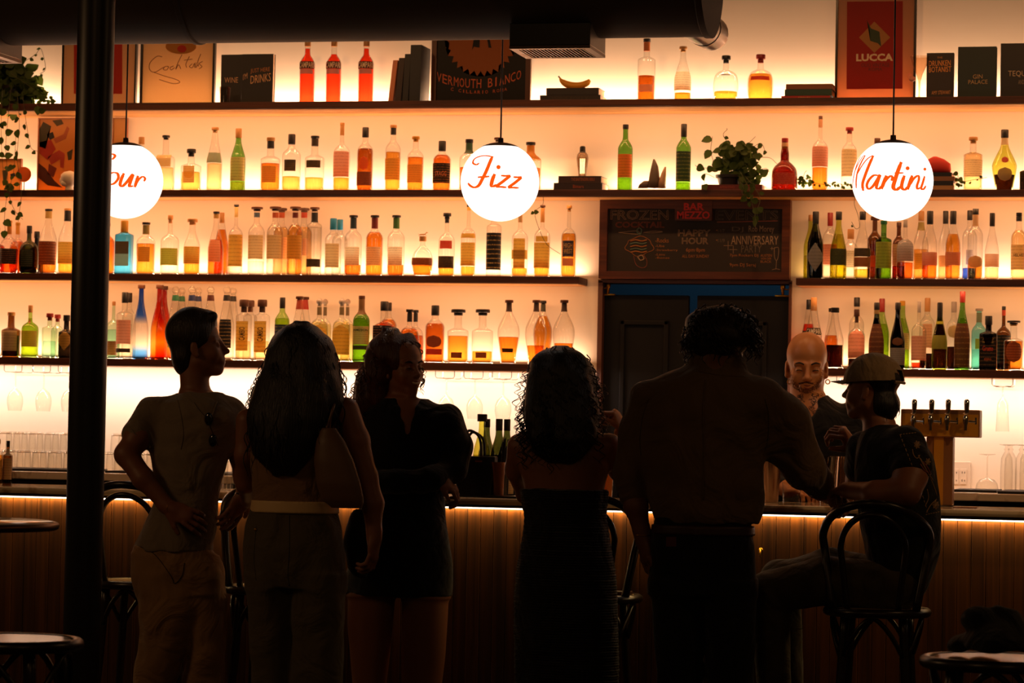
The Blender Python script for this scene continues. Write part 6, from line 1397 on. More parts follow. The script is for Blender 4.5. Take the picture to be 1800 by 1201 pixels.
def foot(S, p, d, k=.03, L=.25):
    p = np.array((p[0], p[1], 0.)); d = _n(np.array((d[0], d[1], 0.)))
    S.ell(p+d*.05+np.array((0, 0, .04)), [L/2, .042, .05], np.stack([d, np.cross((0, 0, 1), d), (0, 0, 1)]), k)
    S.cap(p+np.array((0, 0, .06)), p+np.array((0, 0, .14)), .045, .042, .03)
# ================================================================== people
FY = lambda px, Y: 600.5+(at(px, 1200, Y)[2])*scl(px, 1200, Y)+599.5      # picture row of the floor below px
HB = .0045
# ---------------------------------------------------------------- man in grey tee, left
B = Body(-2.75); P, L = B.P, B.L
e = person('man in a grey tee and khaki trousers, hand on hip, looking right', B, 310)
H = Head(P(347, 611), RT+UP3*.13-VW*.04, UP3, 1.0)
S = Sdf(); H.build(S, neck=P(345, 700), nr=.052, smile=True)
tors = [(690, 318, 388, .07), (704, 284, 406, .10), (722, 264, 418, .115), (745, 262, 421, .12), (775, 265, 412, .12), (805, 268, 400, .118), (840, 274, 389, .115), (870, 276, 382, .112), (900, 266, 379, .115), (930, 252, 377, .12), (966, 236, 374, .125)]
S.loft(L(tors, -.012), .03)
# arm on the hip
sh, el, wr = P(270, 728, -.03), P(222, 799, -.13), P(297, 893, -.15)
S.chain([sh, P(243, 768, -.09), el], [.058, .052, .043]); S.chain([el, P(252, 842, -.15), wr], [.044, .040, .027])
hand(S, wr, P(330, 908, -.15)-wr, VW*1.0+UP3*.25, 1, (.35, .5, .3), 1.0, (.6, .55, -.2), .1)
# other arm hanging at the bar side
sh2, el2, wr2 = P(407, 728, .03), P(424, 806, .05), P(429, 868, .0)
S.chain([sh2, el2], [.052, .040]); S.chain([el2, P(428, 838, .03), wr2], [.041, .038, .027])
hand(S, wr2, P(404, 918, -.02)-wr2, RT*.5+VW*.6, -1, (.3, .4, .3), 1.0, (.7, .5, -.2), .06)
fy = FY(300, -2.75)
nl = [(960, 238, 372, .118), (985, 232, 382, .12), (1010, 233, 388, .115), (1040, 244, 384, .095)]
S.loft(L(nl, -.012), .02)
def leg(S, rows, grow=0., k=.03): S.loft(L(rows, grow), k)
legA = [(975, 238, 320, .09, -.02), (1000, 234, 334, .10, -.02), (1040, 241, 350, .1, -.03), (1070, 246, 350, .098, -.03), (1110, 248, 336, .09, -.03), (1145, 245, 322, .085, -.03), (1200, 235, 306, .078, -.03), (1260, 236, 300, .07, -.02), (fy-28, 240, 292, .055, 0)]
legB = [(975, 310, 384, .09, .03), (1000, 318, 391, .10, .04), (1045, 325, 396, .1, .04), (1100, 332, 395, .09, .04), (1150, 336, 394, .085, .04), (1200, 322, 393, .08, .05), (1260, 330, 385, .07, .05), (fy-28, 338, 380, .055, .05)]
for q in (legA, legB): leg(S, q, -.014)
foot(S, P(268, 1300, -.03), RT); foot(S, P(360, 1300, .05), RT*.9+VW*.3)
S.mesh('body', HB, M_SKIN, e)
T = Sdf(); T.loft(L(tors), .03); T.chain([P(272, 727, -.03), P(243, 764, -.08)], [.067, .064], .035); T.chain([P(406, 727, .03), P(418, 782, .04)], [.058, .052], .03)
T.cap(P(335, 668), P(345, 715), .05, .05, .01, 's')
M_TEE = clothmat('grey_tee_cloth', '857560')
tee = T.mesh('t_shirt', .006, M_TEE, e, folds(.0035, 1))
T = Sdf(); T.loft(L(nl), .02); leg(T, legA, 0); leg(T, legB, 0)
M_KH = clothmat('khaki_cloth', '9c7850')
kh = T.mesh('trousers', .007, M_KH, e, folds(.003, 2))
T = Sdf(); H.short_hair(T, .012, -.09, .018); T.mesh('hair', .0045, M_HAIRD, e, folds(.0015, 5))
T = Sdf(); foot(T, P(268, 1300, -.03), RT, L=.29); foot(T, P(360, 1300, .05), RT*.9+VW*.3, L=.29); T.mesh('shoes', .009, mat('shoe_leather', '14100d', .5), e, zmin=0.)
seam(tee, [(340, 708), (350, 722), (362, 735), (368, 745), (374, 728), (382, 706)], M_TEE, e, .003, 'collar')
seam(tee, [(308, 690), (316, 720), (322, 760), (318, 790)], M_TEE, e, .0018); seam(tee, [(226, 748), (240, 766), (262, 786)], M_TEE, e, .0025, 'sleeve_hem')
seam(kh, [(244, 960), (272, 975), (300, 1012), (307, 1026), (320, 1012), (324, 990)], mat('dark_thread', '3a2a1a', .8), e, .0015, 'pocket')
bm = bmesh.new(); q = np.array(wr); tube(bm, [q+(np.cos(t)*UP3+np.sin(t)*VW)*.029+RT*.004*np.sin(3*t) for t in np.linspace(0, 2*math.pi, 20)[:-1]], .0032, 5, closed=True); done('bracelet', bm, mat('beads_brass', '8a5a2c', .4, .6), e, sm=True)
bm = bmesh.new(); q = np.array(wr2); tube(bm, [q+(np.cos(t)*RT+np.sin(t)*VW)*.031 for t in np.linspace(0, 2*math.pi, 20)[:-1]], .005, 6, closed=True); lathe(bm, [(0, .016), (.006, .016)], q[0]+.028, q[1]-.01, q[2]-.003, 14); done('wristwatch', bm, M_BLKM, e, sm=True)
# sunglasses hanging from the collar
gp = onsurf(tee, [(366, 728), (368, 745), (371, 765), (378, 784)], .008)
g = empty('sunglasses', gp[0], 'dark sunglasses hanging from the collar of the grey tee', 'sunglasses')
for i, (q0, q1) in enumerate(((gp[0], gp[1]), (gp[2], gp[3]))):
    c = (np.array(q0)+np.array(q1))/2+VW*.006; bm = bmesh.new(); ellips(bm, c, (.014, .004, .022), 14, 8); done('lens', bm, mat('dark_lens', '100804', .1, spec=.8), g, sm=True)
    bm = bmesh.new(); tube(bm, [c+RT*.015*math.cos(t)+UP3*.023*math.sin(t) for t in np.linspace(0, 6.28, 18)[:-1]], .0016, 5, closed=True); done('rim', bm, M_BLKM, g, sm=True)
bm = bmesh.new(); tube(bm, [gp[0]+VW*.006, gp[1]+VW*.012, gp[3]+VW*.008+RT*.012], .002, 5); done('temple_arm', bm, M_BLKM, g)

# ---------------------------------------------------------------- woman with long dark hair, back to us
B = Body(-2.98); P, L = B.P, B.L
e = person('woman seen from behind with long dark hair, cream belt and wide trousers', B, 517)
H = Head(P(529, 640), -VW, UP3, .92)
S = Sdf(); H.build(S, fem=True, neck=P(527, 715), nr=.044)
tors = [(692, 495, 560, .05), (704, 460, 600, .07), (722, 440, 612, .09), (750, 436, 606, .10), (790, 440, 592, .1), (830, 446, 590, .1), (870, 449, 588, .1), (905, 446, 590, .11), (940, 432, 598, .12)]
S.loft(L(tors, -.008), .03)
S.chain([P(608, 722, 0), P(626, 775, 0), P(644, 838, -.01)], [.050, .049, .040]); S.chain([P(644, 838, -.01), P(655, 885, -.02), P(658, 944, -.03)], [.041, .040, .026])
hand(S, P(658, 944, -.03), P(655, 990, -.04)-P(658, 944, -.03), RT*.85+VW*.4, -1, (.35, .7, .6), .95, (.75, .35, -.35), .03)
S.chain([P(436, 740, 0), P(433, 800, 0), P(432, 850, .06)], [.046, .042, .036]); S.chain([P(432, 850, .06), P(436, 880, .22)], [.036, .026]); hand(S, P(436, 880, .22), VW*-1, UP3, 1, (.3, .5, .4), .95)
fy = FY(500, -2.98)
hip = [(896, 444, 592, .105), (925, 434, 598, .12), (960, 428, 604, .13), (1000, 431, 606, .13), (1030, 436, 606, .12)]
S.loft(L(hip, -.012), .02)
legA = [(1010, 434, 516, .11), (1060, 439, 513, .105), (1120, 441, 512, .1), (1201, 445, 511, .095), (1290, 447, 508, .09), (fy-12, 447, 506, .085)]
legB = [(1010, 508, 606, .11), (1060, 514, 606, .105), (1120, 515, 604, .1), (1201, 514, 602, .095), (1290, 515, 598, .09), (fy-12, 516, 596, .085)]
for q in (legA, legB): leg(S, q, -.014)
foot(S, P(478, 1300), -VW); foot(S, P(556, 1300), -VW)
S.mesh('body', HB, M_SKIN, e)
T = Sdf(); T.loft(L([(788, 440, 592, .102), (830, 444, 592, .103), (870, 448, 590, .104), (893, 447, 591, .106)], .003), .01); top = T.mesh('tube_top', .006, clothmat('tan_top_cloth', '8a6848'), e, folds(.0012, 8))
T = Sdf(); T.loft(L(hip), .02); leg(T, legA); leg(T, legB); M_TR = clothmat('olive_grey_denim', '5e5440'); tr = T.mesh('trousers', .007, M_TR, e, folds(.003, 3))
seam(tr, [(493, 899), (493, 904)], M_TR, e, .004, 'belt_loop'); T = Sdf(); T.loft(L([(879, 446, 591, .109), (900, 443, 593, .112)], .005), .004); T.mesh('belt', .0045, mat('cream_belt', 'ecc890', .5), e)
seam(tr, [(508, 905), (508, 960), (505, 1010), (508, 1030)], M_TR, e, .002); seam(tr, [(450, 925), (446, 980), (450, 1020)], M_TR, e, .0015)
bp_ = onsurf(tr, [(449, 931)], .004)
if bp_: bm = bmesh.new(); ellips(bm, bp_[0], (.006, .005, .006), 10, 6); done('button', bm, M_BRASS, e, sm=True)
hr = [(566.5, 526, 538, .01), (569, 514, 549, .04), (575, 500, 561, .075), (590, 485, 576, .1), (612, 474, 588, .118), (640, 467, 594, .122, -.01), (670, 452, 599, .12, -.03), (700, 440, 600, .11, -.05), (735, 434, 592, .10, -.07), (770, 438, 570, .085, -.09), (800, 446, 548, .07, -.1), (822, 466, 532, .05, -.105), (834, 484, 522, .02, -.105)]
T = Sdf(); T.loft(L(hr), .02); T.mesh('hair', .006, M_HAIRB, e, folds(.005, 11))
bm = bmesh.new(); rows = L(hr); strands(bm, ring_starts(rows, [P(520, y)[2] for y in (600, 640, 680, 715, 750)], 34, 2, off=.006), .007, .11, .17, (.0, .03), 5, r0=.0022, n=20); strands(bm, [(P(*q), -RT if q[0] < 500 else RT) for q in [(462, 640), (456, 652), (450, 664), (470, 625), (446, 680), (440, 690), (596, 640), (600, 650), (599, 668), (478, 612), (590, 620)]*3], .011, .07, .17, (.0, .03), 7, r0=.0016, n=24)
done('hair_strands', bm, M_HAIRB, e, sm=True)
bm = bmesh.new(); P1 = [P(586, 700, -.035), P(582, 725, -.105), P(580, 748, -.108), P(579, 775, -.105), P(577, 792, -.108)]; tube(bm, catmull(P1, 5), .004, 6); done('shoulder_strap', bm, mat('tan_strap', '8a5c34', .5), e)
# handbag under her arm
q = P(592, 830, -.13); g = empty('shoulder_bag', P(592, 892, -.14), 'beige half moon shoulder bag under the arm of the long haired woman', 'bag')
T = Sdf(); T.loft([(a[0], a[1], a[2], a[3], a[4]) for a in B.L([(752, 566, 590, .02, -.125), (775, 556, 606, .035, -.13), (810, 552, 622, .04, -.135), (850, 556, 634, .042, -.135), (880, 566, 640, .035, -.13), (893, 585, 636, .015, -.13)])], .01); T.mesh('bag_body', .006, mat('beige_leather', '6e5034', .5), g)
bm = bmesh.new(); tube(bm, catmull([P(562, 770, -.13), P(574, 752, -.12), P(585, 720, -.11), P(589, 702, -.05)], 5), .0055, 6); done('bag_strap', bm, mat('beige_leather', '6e5034', .5), g, sm=True)

# ---------------------------------------------------------------- curly woman in black facing us
B = Body(-2.42); P, L = B.P, B.L
e = person('smiling woman in a short black shirt dress with curly auburn hair', B, 705)
H = Head(P(707, 648), RT*.62+VW*.78, UP3-RT*.05, .93)
S = Sdf(); H.build(S, fem=True, neck=P(702, 722), nr=.047, smile=True)
tors = [(700, 672, 748, .06), (712, 650, 778, .085), (730, 636, 797, .105), (760, 632, 803, .115), (800, 636, 796, .115), (835, 642, 786, .11), (870, 648, 780, .11), (905, 640, 782, .115), (940, 630, 790, .125), (980, 618, 793, .13), (1010, 609, 794, .13), (1044, 606, 795, .128)]
S.loft(L(tors, -.012), .03)
S.chain([P(789, 740), P(803, 785, -.02), P(797, 828, -.06)], [.052, .048, .042]); S.chain([P(797, 828, -.06), P(760, 842, -.16), P(742, 850, -.16)], [.042, .034, .027])
S.chain([P(640, 745), P(626, 800), P(650, 846, -.1), P(700, 848, -.16), P(776, 846, -.14)], [.05, .046, .04, .036, .027])
hand(S, P(770, 846, -.14), RT*.8-UP3*.4, VW*.3+UP3*.8, 1, (.7, .9, .6), .9, (.7, .4, -.3), .03)
fy = FY(700, -2.42)
legA = [(1000, 622, 700, .09), (1045, 613, 694, .09), (1100, 612, 689, .086), (1150, 617, 684, .082), (1201, 621, 678, .072), (1250, 622, 676, .066), (fy-30, 634, 664, .045)]
legB = [(1000, 704, 784, .09), (1045, 708, 788, .09), (1100, 708, 785, .086), (1150, 707, 782, .082), (1201, 707, 776, .072), (1250, 710, 770, .066), (fy-30, 720, 752, .045)]
for q in (legA, legB): leg(S, q, 0)
foot(S, P(650, 1300), VW); foot(S, P(736, 1300), VW)
S.mesh('body', HB, M_SKIN, e)
T = Sdf(); T.loft(L(tors), .03); T.chain([P(786, 738), P(803, 785, -.02), P(799, 826, -.06)], [.062, .058, .056], .03); T.chain([P(645, 742), P(628, 800), P(648, 842, -.1)], [.058, .056, .05], .03); T.chain([P(797, 828, -.06), P(760, 842, -.16), P(742, 850, -.16)], [.05, .044, .04], .02); T.chain([P(648, 846, -.1), P(700, 848, -.16), P(768, 845, -.15)], [.05, .046, .04], .02)
T.ell(P(710, 700, -.12), (.05, .16, .045), None, .012, 's'); T.ell(P(712, 724, -.12), (.032, .09, .045), None, .015, 's'); T.ell(P(714, 746, -.12), (.014, .08, .04), None, .015, 's')
M_BL = clothmat('black_dress_cloth', '0b0908', .8); dr = T.mesh('shirt_dress', .006, M_BL, e, folds(.0028, 4))
bm = bmesh.new()
for pts in ([(727, 692), (740, 694), (762, 702), (782, 712), (766, 716), (748, 716), (734, 722), (728, 735)], [(690, 700), (680, 712), (676, 722), (694, 728), (704, 742)]):
    Q = onsurf(dr, pts, .006)
    if len(Q) > 3:
        c = bm.verts.new(np.mean(Q, 0)-np.array((0, .008, 0))); vs = [bm.verts.new(q) for q in Q]
        for a_, b_ in zip(vs, vs[1:]+vs[:1]): bm.faces.new((c, a_, b_))
done('collar', bm, M_BL, e)
hr = [(583, 680, 694, .01), (586, 672, 704, .04), (594, 660, 716, .07), (606, 650, 726, .095), (625, 644, 730, .11, .02), (650, 636, 722, .11, .03), (680, 626, 700, .1, .03), (705, 621, 688, .085, .02), (728, 622, 676, .06, .01), (742, 632, 664, .02, .0)]
T = Sdf(); T.loft(L(hr), .02); T.ell(H.p(-.022, .052, 0), (.094, .088, .084), H.ax, .02); T.ell(H.p(.115, -.02, .0), (.066, .098, .064), H.ax, .012, 's'); hm = T.mesh('hair', .0055, M_HAIRC, e, folds(.010, 12))
bm = bmesh.new(); rows = L(hr); strands(bm, [(H.p(-.024+.104*math.cos(b)*math.cos(a), .057+.09*math.sin(b), .092*math.cos(b)*math.sin(a)), _n(H.F*math.cos(a)+H.R*math.sin(a))) for a in np.linspace(0, 6.2, 26) for b in (.35, .7, 1.05) if not (math.cos(a) > .6 and b < .6)], .007, .04, .06, (.004, .016), 18, r0=.0026, n=18)
strands(bm, ring_starts(rows, [P(660, y)[2] for y in (600, 620, 645, 665, 690, 710)], 26, 3, front=lambda t: math.cos(t) < .25, off=.004), .009, .045, .10, (.0, .02), 8, r0=.002, n=26)
strands(bm, [(P(*q), RT*(1 if q[0] > 700 else -1)) for q in [(722, 606, .03), (728, 616, .03), (731, 625, .04), (735, 636, .05), (738, 645, .06), (740, 655, .06), (648, 618), (640, 640), (634, 655), (628, 675), (624, 690)]*4], .010, .04, .1, (.0, .03), 9, r0=.0017, n=30)
done('hair_curls', bm, M_HAIRC, e, sm=True)
M_BROW = mat('eyebrow', '1c0e06', .8); M_LIP = mat('lips', '8a3c2a', .5); M_TEETH = mat('teeth', 'e0c8a8', .4)
def face_bits(H, e, brow=True, teeth=False, eyes=True):
    bm = bmesh.new()
    for r in (-1, 1): tube(bm, catmull([H.p(.092, .022, .014*r), H.p(.094, .029, .03*r), H.p(.082, .024, .046*r)], 4), [.003*H.k, .0035*H.k, .0018*H.k], 6)
    done('eyebrows', bm, M_BROW, e, sm=True)
    if eyes:
        bm = bmesh.new()
        for r in (-1, 1): tube(bm, catmull([H.p(.0905, -.003, .019*r), H.p(.0925, .001, .031*r), H.p(.0865, -.002, .042*r)], 4), .0016*H.k, 5)
        done('eyelashes', bm, M_BROW, e)
    bm = bmesh.new(); tube(bm, catmull([H.p(.0915, -.054, -.022), H.p(.1005, -.057, 0), H.p(.0915, -.054, .022)], 4), [.002, .0045, .002], 6); tube(bm, catmull([H.p(.091, -.058, -.02), H.p(.099, -.069, 0), H.p(.091, -.058, .02)], 4), [.002, .005, .002], 6)
    done('lips', bm, M_LIP, e, sm=True)
    if teeth:
        bm = bmesh.new(); tube(bm, catmull([H.p(.088, -.052, -.025), H.p(.098, -.0615, -.012), H.p(.1015, -.0635, 0), H.p(.098, -.0615, .012), H.p(.088, -.052, .025)], 4), [.002, .0045, .005, .0045, .002], 6); done('teeth', bm, M_TEETH, e, sm=True)
face_bits(H, e, teeth=True)
g = empty('claw_clip', P(684, 590, -.02), 'clear claw clip holding the curly hair on top of her head', 'hair clip')
bm = bmesh.new()
for i in range(5): tube(bm, catmull([P(678+i*3, 592, -.05), P(676+i*4, 582-i*1.2, -.03), P(680+i*4, 576+i, 0), P(684+i*3, 588, .03)], 4), .0026, 5)
tube(bm, [P(678, 590, -.05), P(692, 588, -.05)], .004, 6); tube(bm, [P(676, 580, -.02), P(696, 580, -.02)], .005, 6); done('clip_teeth', bm, clearmat('clear_plastic', 'e8d8c0', .6, .5), g, sm=True)

# ---------------------------------------------------------------- curly woman in strapless dress, back to us
B = Body(-2.72); P, L = B.P, B.L
e = person('woman seen from behind with curly dark hair in a strapless ribbed dress', B, 995)
H = Head(P(985, 678), -VW*.98-RT*.1, UP3, .92)
S = Sdf(); H.build(S, fem=True, neck=P(988, 752), nr=.045)
tors = [(738, 962, 1012, .05), (752, 930, 1045, .075), (768, 906, 1076, .095), (790, 903, 1080, .105), (820, 910, 1074, .105), (850, 918, 1066, .102), (880, 924, 1062, .1), (910, 929, 1060, .1), (950, 925, 1066, .115), (985, 917, 1073, .13), (1030, 912, 1078, .135), (1080, 911, 1080, .13), (1140, 911, 1081, .12), (1201, 911, 1081, .115)]
S.loft(L(tors[:10], -.006), .03); fy = FY(990, -2.72)
S.chain([P(915, 785, 0), P(910, 825, .06), P(925, 868, .2)], [.05, .046, .038]); S.chain([P(925, 868, .2), P(965, 868, .36)], [.036, .026]); hand(S, P(965, 868, .36), -VW+RT*.4, UP3, 1, (.2, .4, .3), .92)
S.chain([P(1070, 785, 0), P(1090, 825, .1), P(1118, 852, .3)], [.05, .044, .036]); W4 = P(1096, 758, .42); S.chain([P(1118, 852, .3), P(1106, 800, .37), W4], [.036, .032, .024])
hand(S, W4, P(1082, 726, .42)-W4, RT*.75+VW*.3+UP3*.2, -1, (1.1, 1.3, .8), .95, (.75, .25, -.5), .02)
legr = [(1190, 918, 1074, .09), (1280, 930, 1060, .08)]
for sx, a, b in ((0, 925, 985), (1, 1005, 1068)): S.loft(L([(960, a, b, .09), (1120, a, b, .085), (1220, a+5, b-5, .07), (fy-30, a+14, b-14, .045)]), .02)
foot(S, P(955, 1300), -VW); foot(S, P(1036, 1300), -VW)
S.mesh('body', HB, M_SKIN, e)
T = Sdf(); T.loft(L([(858, 919, 1064, .106), (875, 922, 1062, .105)]+tors[7:]+[(1290, 912, 1080, .115)], .013), .01); T.mesh('ribbed_dress', .006, clothmat('ribbed_black_knit', '14120f', .75, .9, wave=32), e, lambda p: .0016*np.sin(p[:, 2]*2*math.pi/.022)+folds(.0015, 6)(p))
hr = [(608.5, 980, 992, .01), (611, 968, 1004, .04), (619, 950, 1022, .075), (634, 938, 1038, .10), (655, 932, 1045, .112), (685, 926, 1049, .115, -.02), (715, 920, 1052, .11, -.04), (745, 921, 1052, .10, -.06), (775, 930, 1046, .085, -.08), (800, 945, 1030, .06, -.09), (815, 965, 1010, .02, -.09)]
T = Sdf(); T.loft(L(hr), .02); T.mesh('hair', .006, M_HAIRB, e, folds(.007, 14))
bm = bmesh.new(); rows = L(hr)
strands(bm, ring_starts(rows, [P(985, y)[2] for y in (615, 630, 650, 672, 695, 718, 742, 765)], 34, 13, off=.004), .010, .042, .12, (.0, .03), 15, r0=.0021, n=30)
done('hair_curls', bm, M_HAIRB, e, sm=True)
bm = bmesh.new(); rows = L([(a[0], a[1], a[2], a[3], .02) for a in hr])
strands(bm, ring_starts(rows, [P(985, y)[2] for y in (640, 665, 690, 712, 735, 752)], 22, 23, off=-.004), .011, .036, .10, (.01, .04), 25, r0=.0013, n=34)
done('loose_curls', bm, mat('hair_brown_edge', '2a150a', .4), e, sm=True)
for k_, (rr_, m_) in enumerate(((.031, mat('scrunchie', '9a6038', .8)), (.028, M_BRASS))):
    q = W4*(1-.28*k_)+P(1106, 800, .37)*(.28*k_); d = _n(W4-P(1106, 800, .37)); a_ = _n(np.cross(d, VW)); b_ = np.cross(d, a_)
    bm = bmesh.new(); tube(bm, [q+(a_*math.cos(t)+b_*math.sin(t))*rr_ for t in np.linspace(0, 6.283, 22)[:-1]], .008 if k_ == 0 else .003, 8, closed=True); done(('hair_tie' if k_ == 0 else 'bangle'), bm, m_, e, sm=True)

# ---------------------------------------------------------------- tall man in a shirt, back to us
B = Body(-2.85); P, L = B.P, B.L
e = person('tall man seen from behind in an untucked olive shirt leaning on the bar', B, 1235)
H = Head(P(1268, 606), RT*.60-VW*.78-UP3*.14, UP3+RT*.1, .96)
S = Sdf(); H.build(S, neck=P(1252, 672), nr=.06)
tors = [(640, 1216, 1296, .07), (655, 1172, 1318, .095), (672, 1140, 1344, .115), (695, 1122, 1352, .13), (730, 1117, 1350, .138), (775, 1118, 1345, .14), (820, 1124, 1342, .14), (860, 1134, 1342, .142), (890, 1143, 1341, .145), (905, 1146, 1338, .14), (917, 1150, 1332, .13)]
S.loft(L(tors, -.018), .03)
RA = [P(1342, 706), P(1378, 745, .06), P(1412, 822, .16)]; RF = [P(1412, 822, .16), P(1444, 858, .3), P(1462, 872, .42)]
S.chain(RA, [.066, .062, .052]); S.chain(RF, [.05, .044, .032]); hand(S, P(1462, 872, .42), P(1484, 880, .5)-P(1462, 872, .42), UP3*.7+VW*.5, -1, (.8, 1.0, .7), 1.05, (.7, .45, -.2), .04)
LA = [P(1138, 702), P(1119, 760), P(1107, 836, -.01)]; LF = [P(1107, 836, -.01), P(1118, 890, -.02), P(1130, 944, -.02)]
S.chain(LA, [.062, .056, .05]); S.chain(LF, [.047, .042, .029]); hand(S, P(1130, 944, -.02), P(1136, 985, -.02)-P(1130, 944, -.02), -RT+VW*.4, 1, (.3, .5, .4), 1.05, (.75, .35, -.3), .05)
fy = FY(1235, -2.85)
hip = [(905, 1152, 1320, .125), (930, 1147, 1323, .132), (965, 1143, 1327, .135), (1000, 1141, 1329, .135), (1040, 1142, 1330, .13)]
S.loft(L(hip, -.012), .02)
legA = [(1020, 1143, 1240, .12), (1080, 1149, 1238, .115), (1140, 1153, 1236, .105), (1201, 1155, 1234, .095), (1280, 1158, 1228, .08), (fy-26, 1166, 1222, .07)]
legB = [(1020, 1232, 1330, .12), (1080, 1238, 1329, .115), (1140, 1242, 1327, .105), (1201, 1244, 1325, .095), (1280, 1250, 1320, .08), (fy-26, 1258, 1314, .07)]
for q in (legA, legB): leg(S, q, -.014)
foot(S, P(1195, 1300), -VW); foot(S, P(1287, 1300), -VW)
S.mesh('body', HB, M_SKIND, e)
T = Sdf(); T.loft(L(tors), .03); T.chain(RA, [.088, .09, .08], .05); T.chain([RA[2], P(1438, 848, .28)], [.078, .062], .03); T.cap(P(1330, 760, 0), P(1392, 812, .1), .05, .05, .05); T.chain(LA, [.068, .060, .062], .035); T.chain([LA[2], P(1113, 868, -.01)], [.060, .054], .02)
T.chain([P(1228, 646, .0), P(1288, 648, .0)], [.055, .052], .03); T.chain([P(1226, 630, .0), P(1286, 632, .0)], [.036, .034], .02); T.cap(P(1226, 632, -.03), P(1284, 634, -.03), .03, .03, .02)
M_SH = clothmat('olive_shirt_cloth', '6a543a'); sh_ = T.mesh('shirt', .0065, M_SH, e, folds(.0042, 9))
T = Sdf(); T.loft(L(hip), .02); leg(T, legA); leg(T, legB); M_BJ = clothmat('black_jeans', '100d0b'); bj = T.mesh('jeans', .007, M_BJ, e, folds(.003, 10))
T = Sdf(); T.loft(L([(921, 1149, 1323, .133), (938, 1147, 1325, .134)], .006), .003); T.mesh('belt', .0045, mat('brown_belt', '3a1c10', .45), e)
T = Sdf(); foot(T, P(1195, 1300), -VW, L=.3); foot(T, P(1287, 1300), -VW, L=.3); T.mesh('shoes', .009, mat('shoe_leather', '14100d', .5), e, zmin=0.)
for q in ([(1222, 652), (1270, 660), (1310, 662)], [(1140, 700), (1130, 730), (1124, 770), (1126, 800)], [(1345, 700), (1352, 730), (1350, 775), (1342, 800)], [(1240, 668), (1236, 720), (1238, 800), (1236, 880)]): seam(sh_, q, M_SH, e, .0016)
pt = onsurf(bj, [(1171, 944), (1189, 944), (1189, 961), (1171, 961)], .003)
if len(pt) == 4:
    bm = bmesh.new(); vs = [bm.verts.new(q) for q in pt]+[bm.verts.new(q+np.array((0, -.002, 0))) for q in pt]; bm.faces.new(vs[4:]); [bm.faces.new((vs[i], vs[(i+1) % 4], vs[4+(i+1) % 4], vs[4+i])) for i in range(4)]; done('waist_patch', bm, mat('patch_red', '5a1c12', .7), e)
T = Sdf(); T.loft(L([(535, 1256, 1272, .01), (538, 1244, 1288, .05), (545, 1226, 1308, .085), (560, 1213, 1325, .11), (578, 1207, 1333, .125), (596, 1207, 1334, .125), (608, 1210, 1328, .115), (616, 1212, 1312, .10), (624, 1215, 1298, .09), (634, 1221, 1288, .07), (643, 1230, 1278, .045)]), .03); T.ell(P(1326, 636, .02), (.05, .14, .042), None, .02, 's')
T.mesh('hair', .005, M_HAIRD, e, folds(.011, 16)); hr5 = L([(538, 1244, 1288, .05), (545, 1226, 1308, .085), (560, 1213, 1325, .11), (578, 1207, 1333, .125), (596, 1207, 1334, .125), (608, 1210, 1328, .115), (616, 1212, 1300, .10), (624, 1215, 1292, .09)])
bm = bmesh.new(); r5 = random.Random(5); st = []
for i in range(420):
    a_ = r5.uniform(-.35, math.pi+.3); f_ = r5.uniform(.8, 1.02); q = P(1270+61*f_*math.cos(a_), 590-51*f_*math.sin(a_), r5.uniform(-.1, .06)); st.append((q, _n(RT*math.cos(a_)+UP3*math.sin(a_)*.6-VW*.001)))
strands(bm, st[:260], .012, .06, .055, (.004, .026), 31, r0=.0024, n=14); strands(bm, ring_starts(hr5, [P(1268, y)[2] for y in (541, 550, 560, 572, 584, 596, 606)], 46, 51, front=lambda t: math.sin(t) < .3, off=.004), .010, .06, .06, (.004, .018), 52, r0=.003, n=14); done('hair_strands', bm, M_HAIRD, e, sm=True)
bm = bmesh.new(); q = P(1130, 941, -.02); tube(bm, [q+(RT*math.cos(t)+VW*math.sin(t))*.033 for t in np.linspace(0, 6.283, 22)[:-1]], .003, 6, closed=True); done('bracelet', bm, M_BRASS, e, sm=True)
M_EY = mat('glass_frame', '140c08', .4)

# ---------------------------------------------------------------- bartender
B = Body(-1.32); P, L = B.P, B.L
e = person('bald bartender in a black open collared shirt looking down, hoop earrings', B, 1425)
H = Head(P(1418, 645), VW*.97-UP3*.17-RT*.06, UP3, 1.09)
S = Sdf(); H.build(S, neck=P(1420, 728), nr=.062)
tors = [(694, 1394, 1450, .07), (706, 1372, 1474, .10), (724, 1352, 1496, .12), (750, 1345, 1507, .13), (800, 1345, 1512, .13), (860, 1350, 1508, .12), (900, 1352, 1502, .12), (960, 1352, 1502, .12)]
S.loft(L(tors, -.014), .03); fy = FY(1425, -1.32)
for a, b in ((1356, 1424), (1432, 1500)): S.loft(L([(940, a, b, .1), (1050, a+2, b-2, .09), (1150, a+8, b-8, .075), (fy-26, a+16, b-16, .05)]), .03)
foot(S, P(1390, 1300), VW); foot(S, P(1466, 1300), VW)
for sx, a, b, c in ((-1, P(1356, 738), P(1342, 830, -.02), P(1385, 862, -.16)), (1, P(1498, 738), P(1516, 830, -.02), P(1476, 868, -.15))):
    S.chain([a, b, c], [.058, .046, .03]); hand(S, c, RT*-sx*.6+VW*.6, UP3, sx, (.5, .7, .5), 1.0)
M_SKM = mat('skin_bartender', 'c07c46', .42, bump=.05, bscale=60)
bd = S.mesh('body', .004, M_SKM, e)
face_bits(H, e)
T = Sdf(); T.loft(L(tors), .03); T.chain([P(1358, 736), P(1342, 828, -.02)], [.07, .06], .03); T.chain([P(1496, 736), P(1514, 828, -.02)], [.07, .06], .03); T.cap(P(1342, 828, -.02), P(1372, 856, -.12), .055, .045, .02); T.cap(P(1514, 828, -.02), P(1488, 860, -.12), .055, .045, .02)
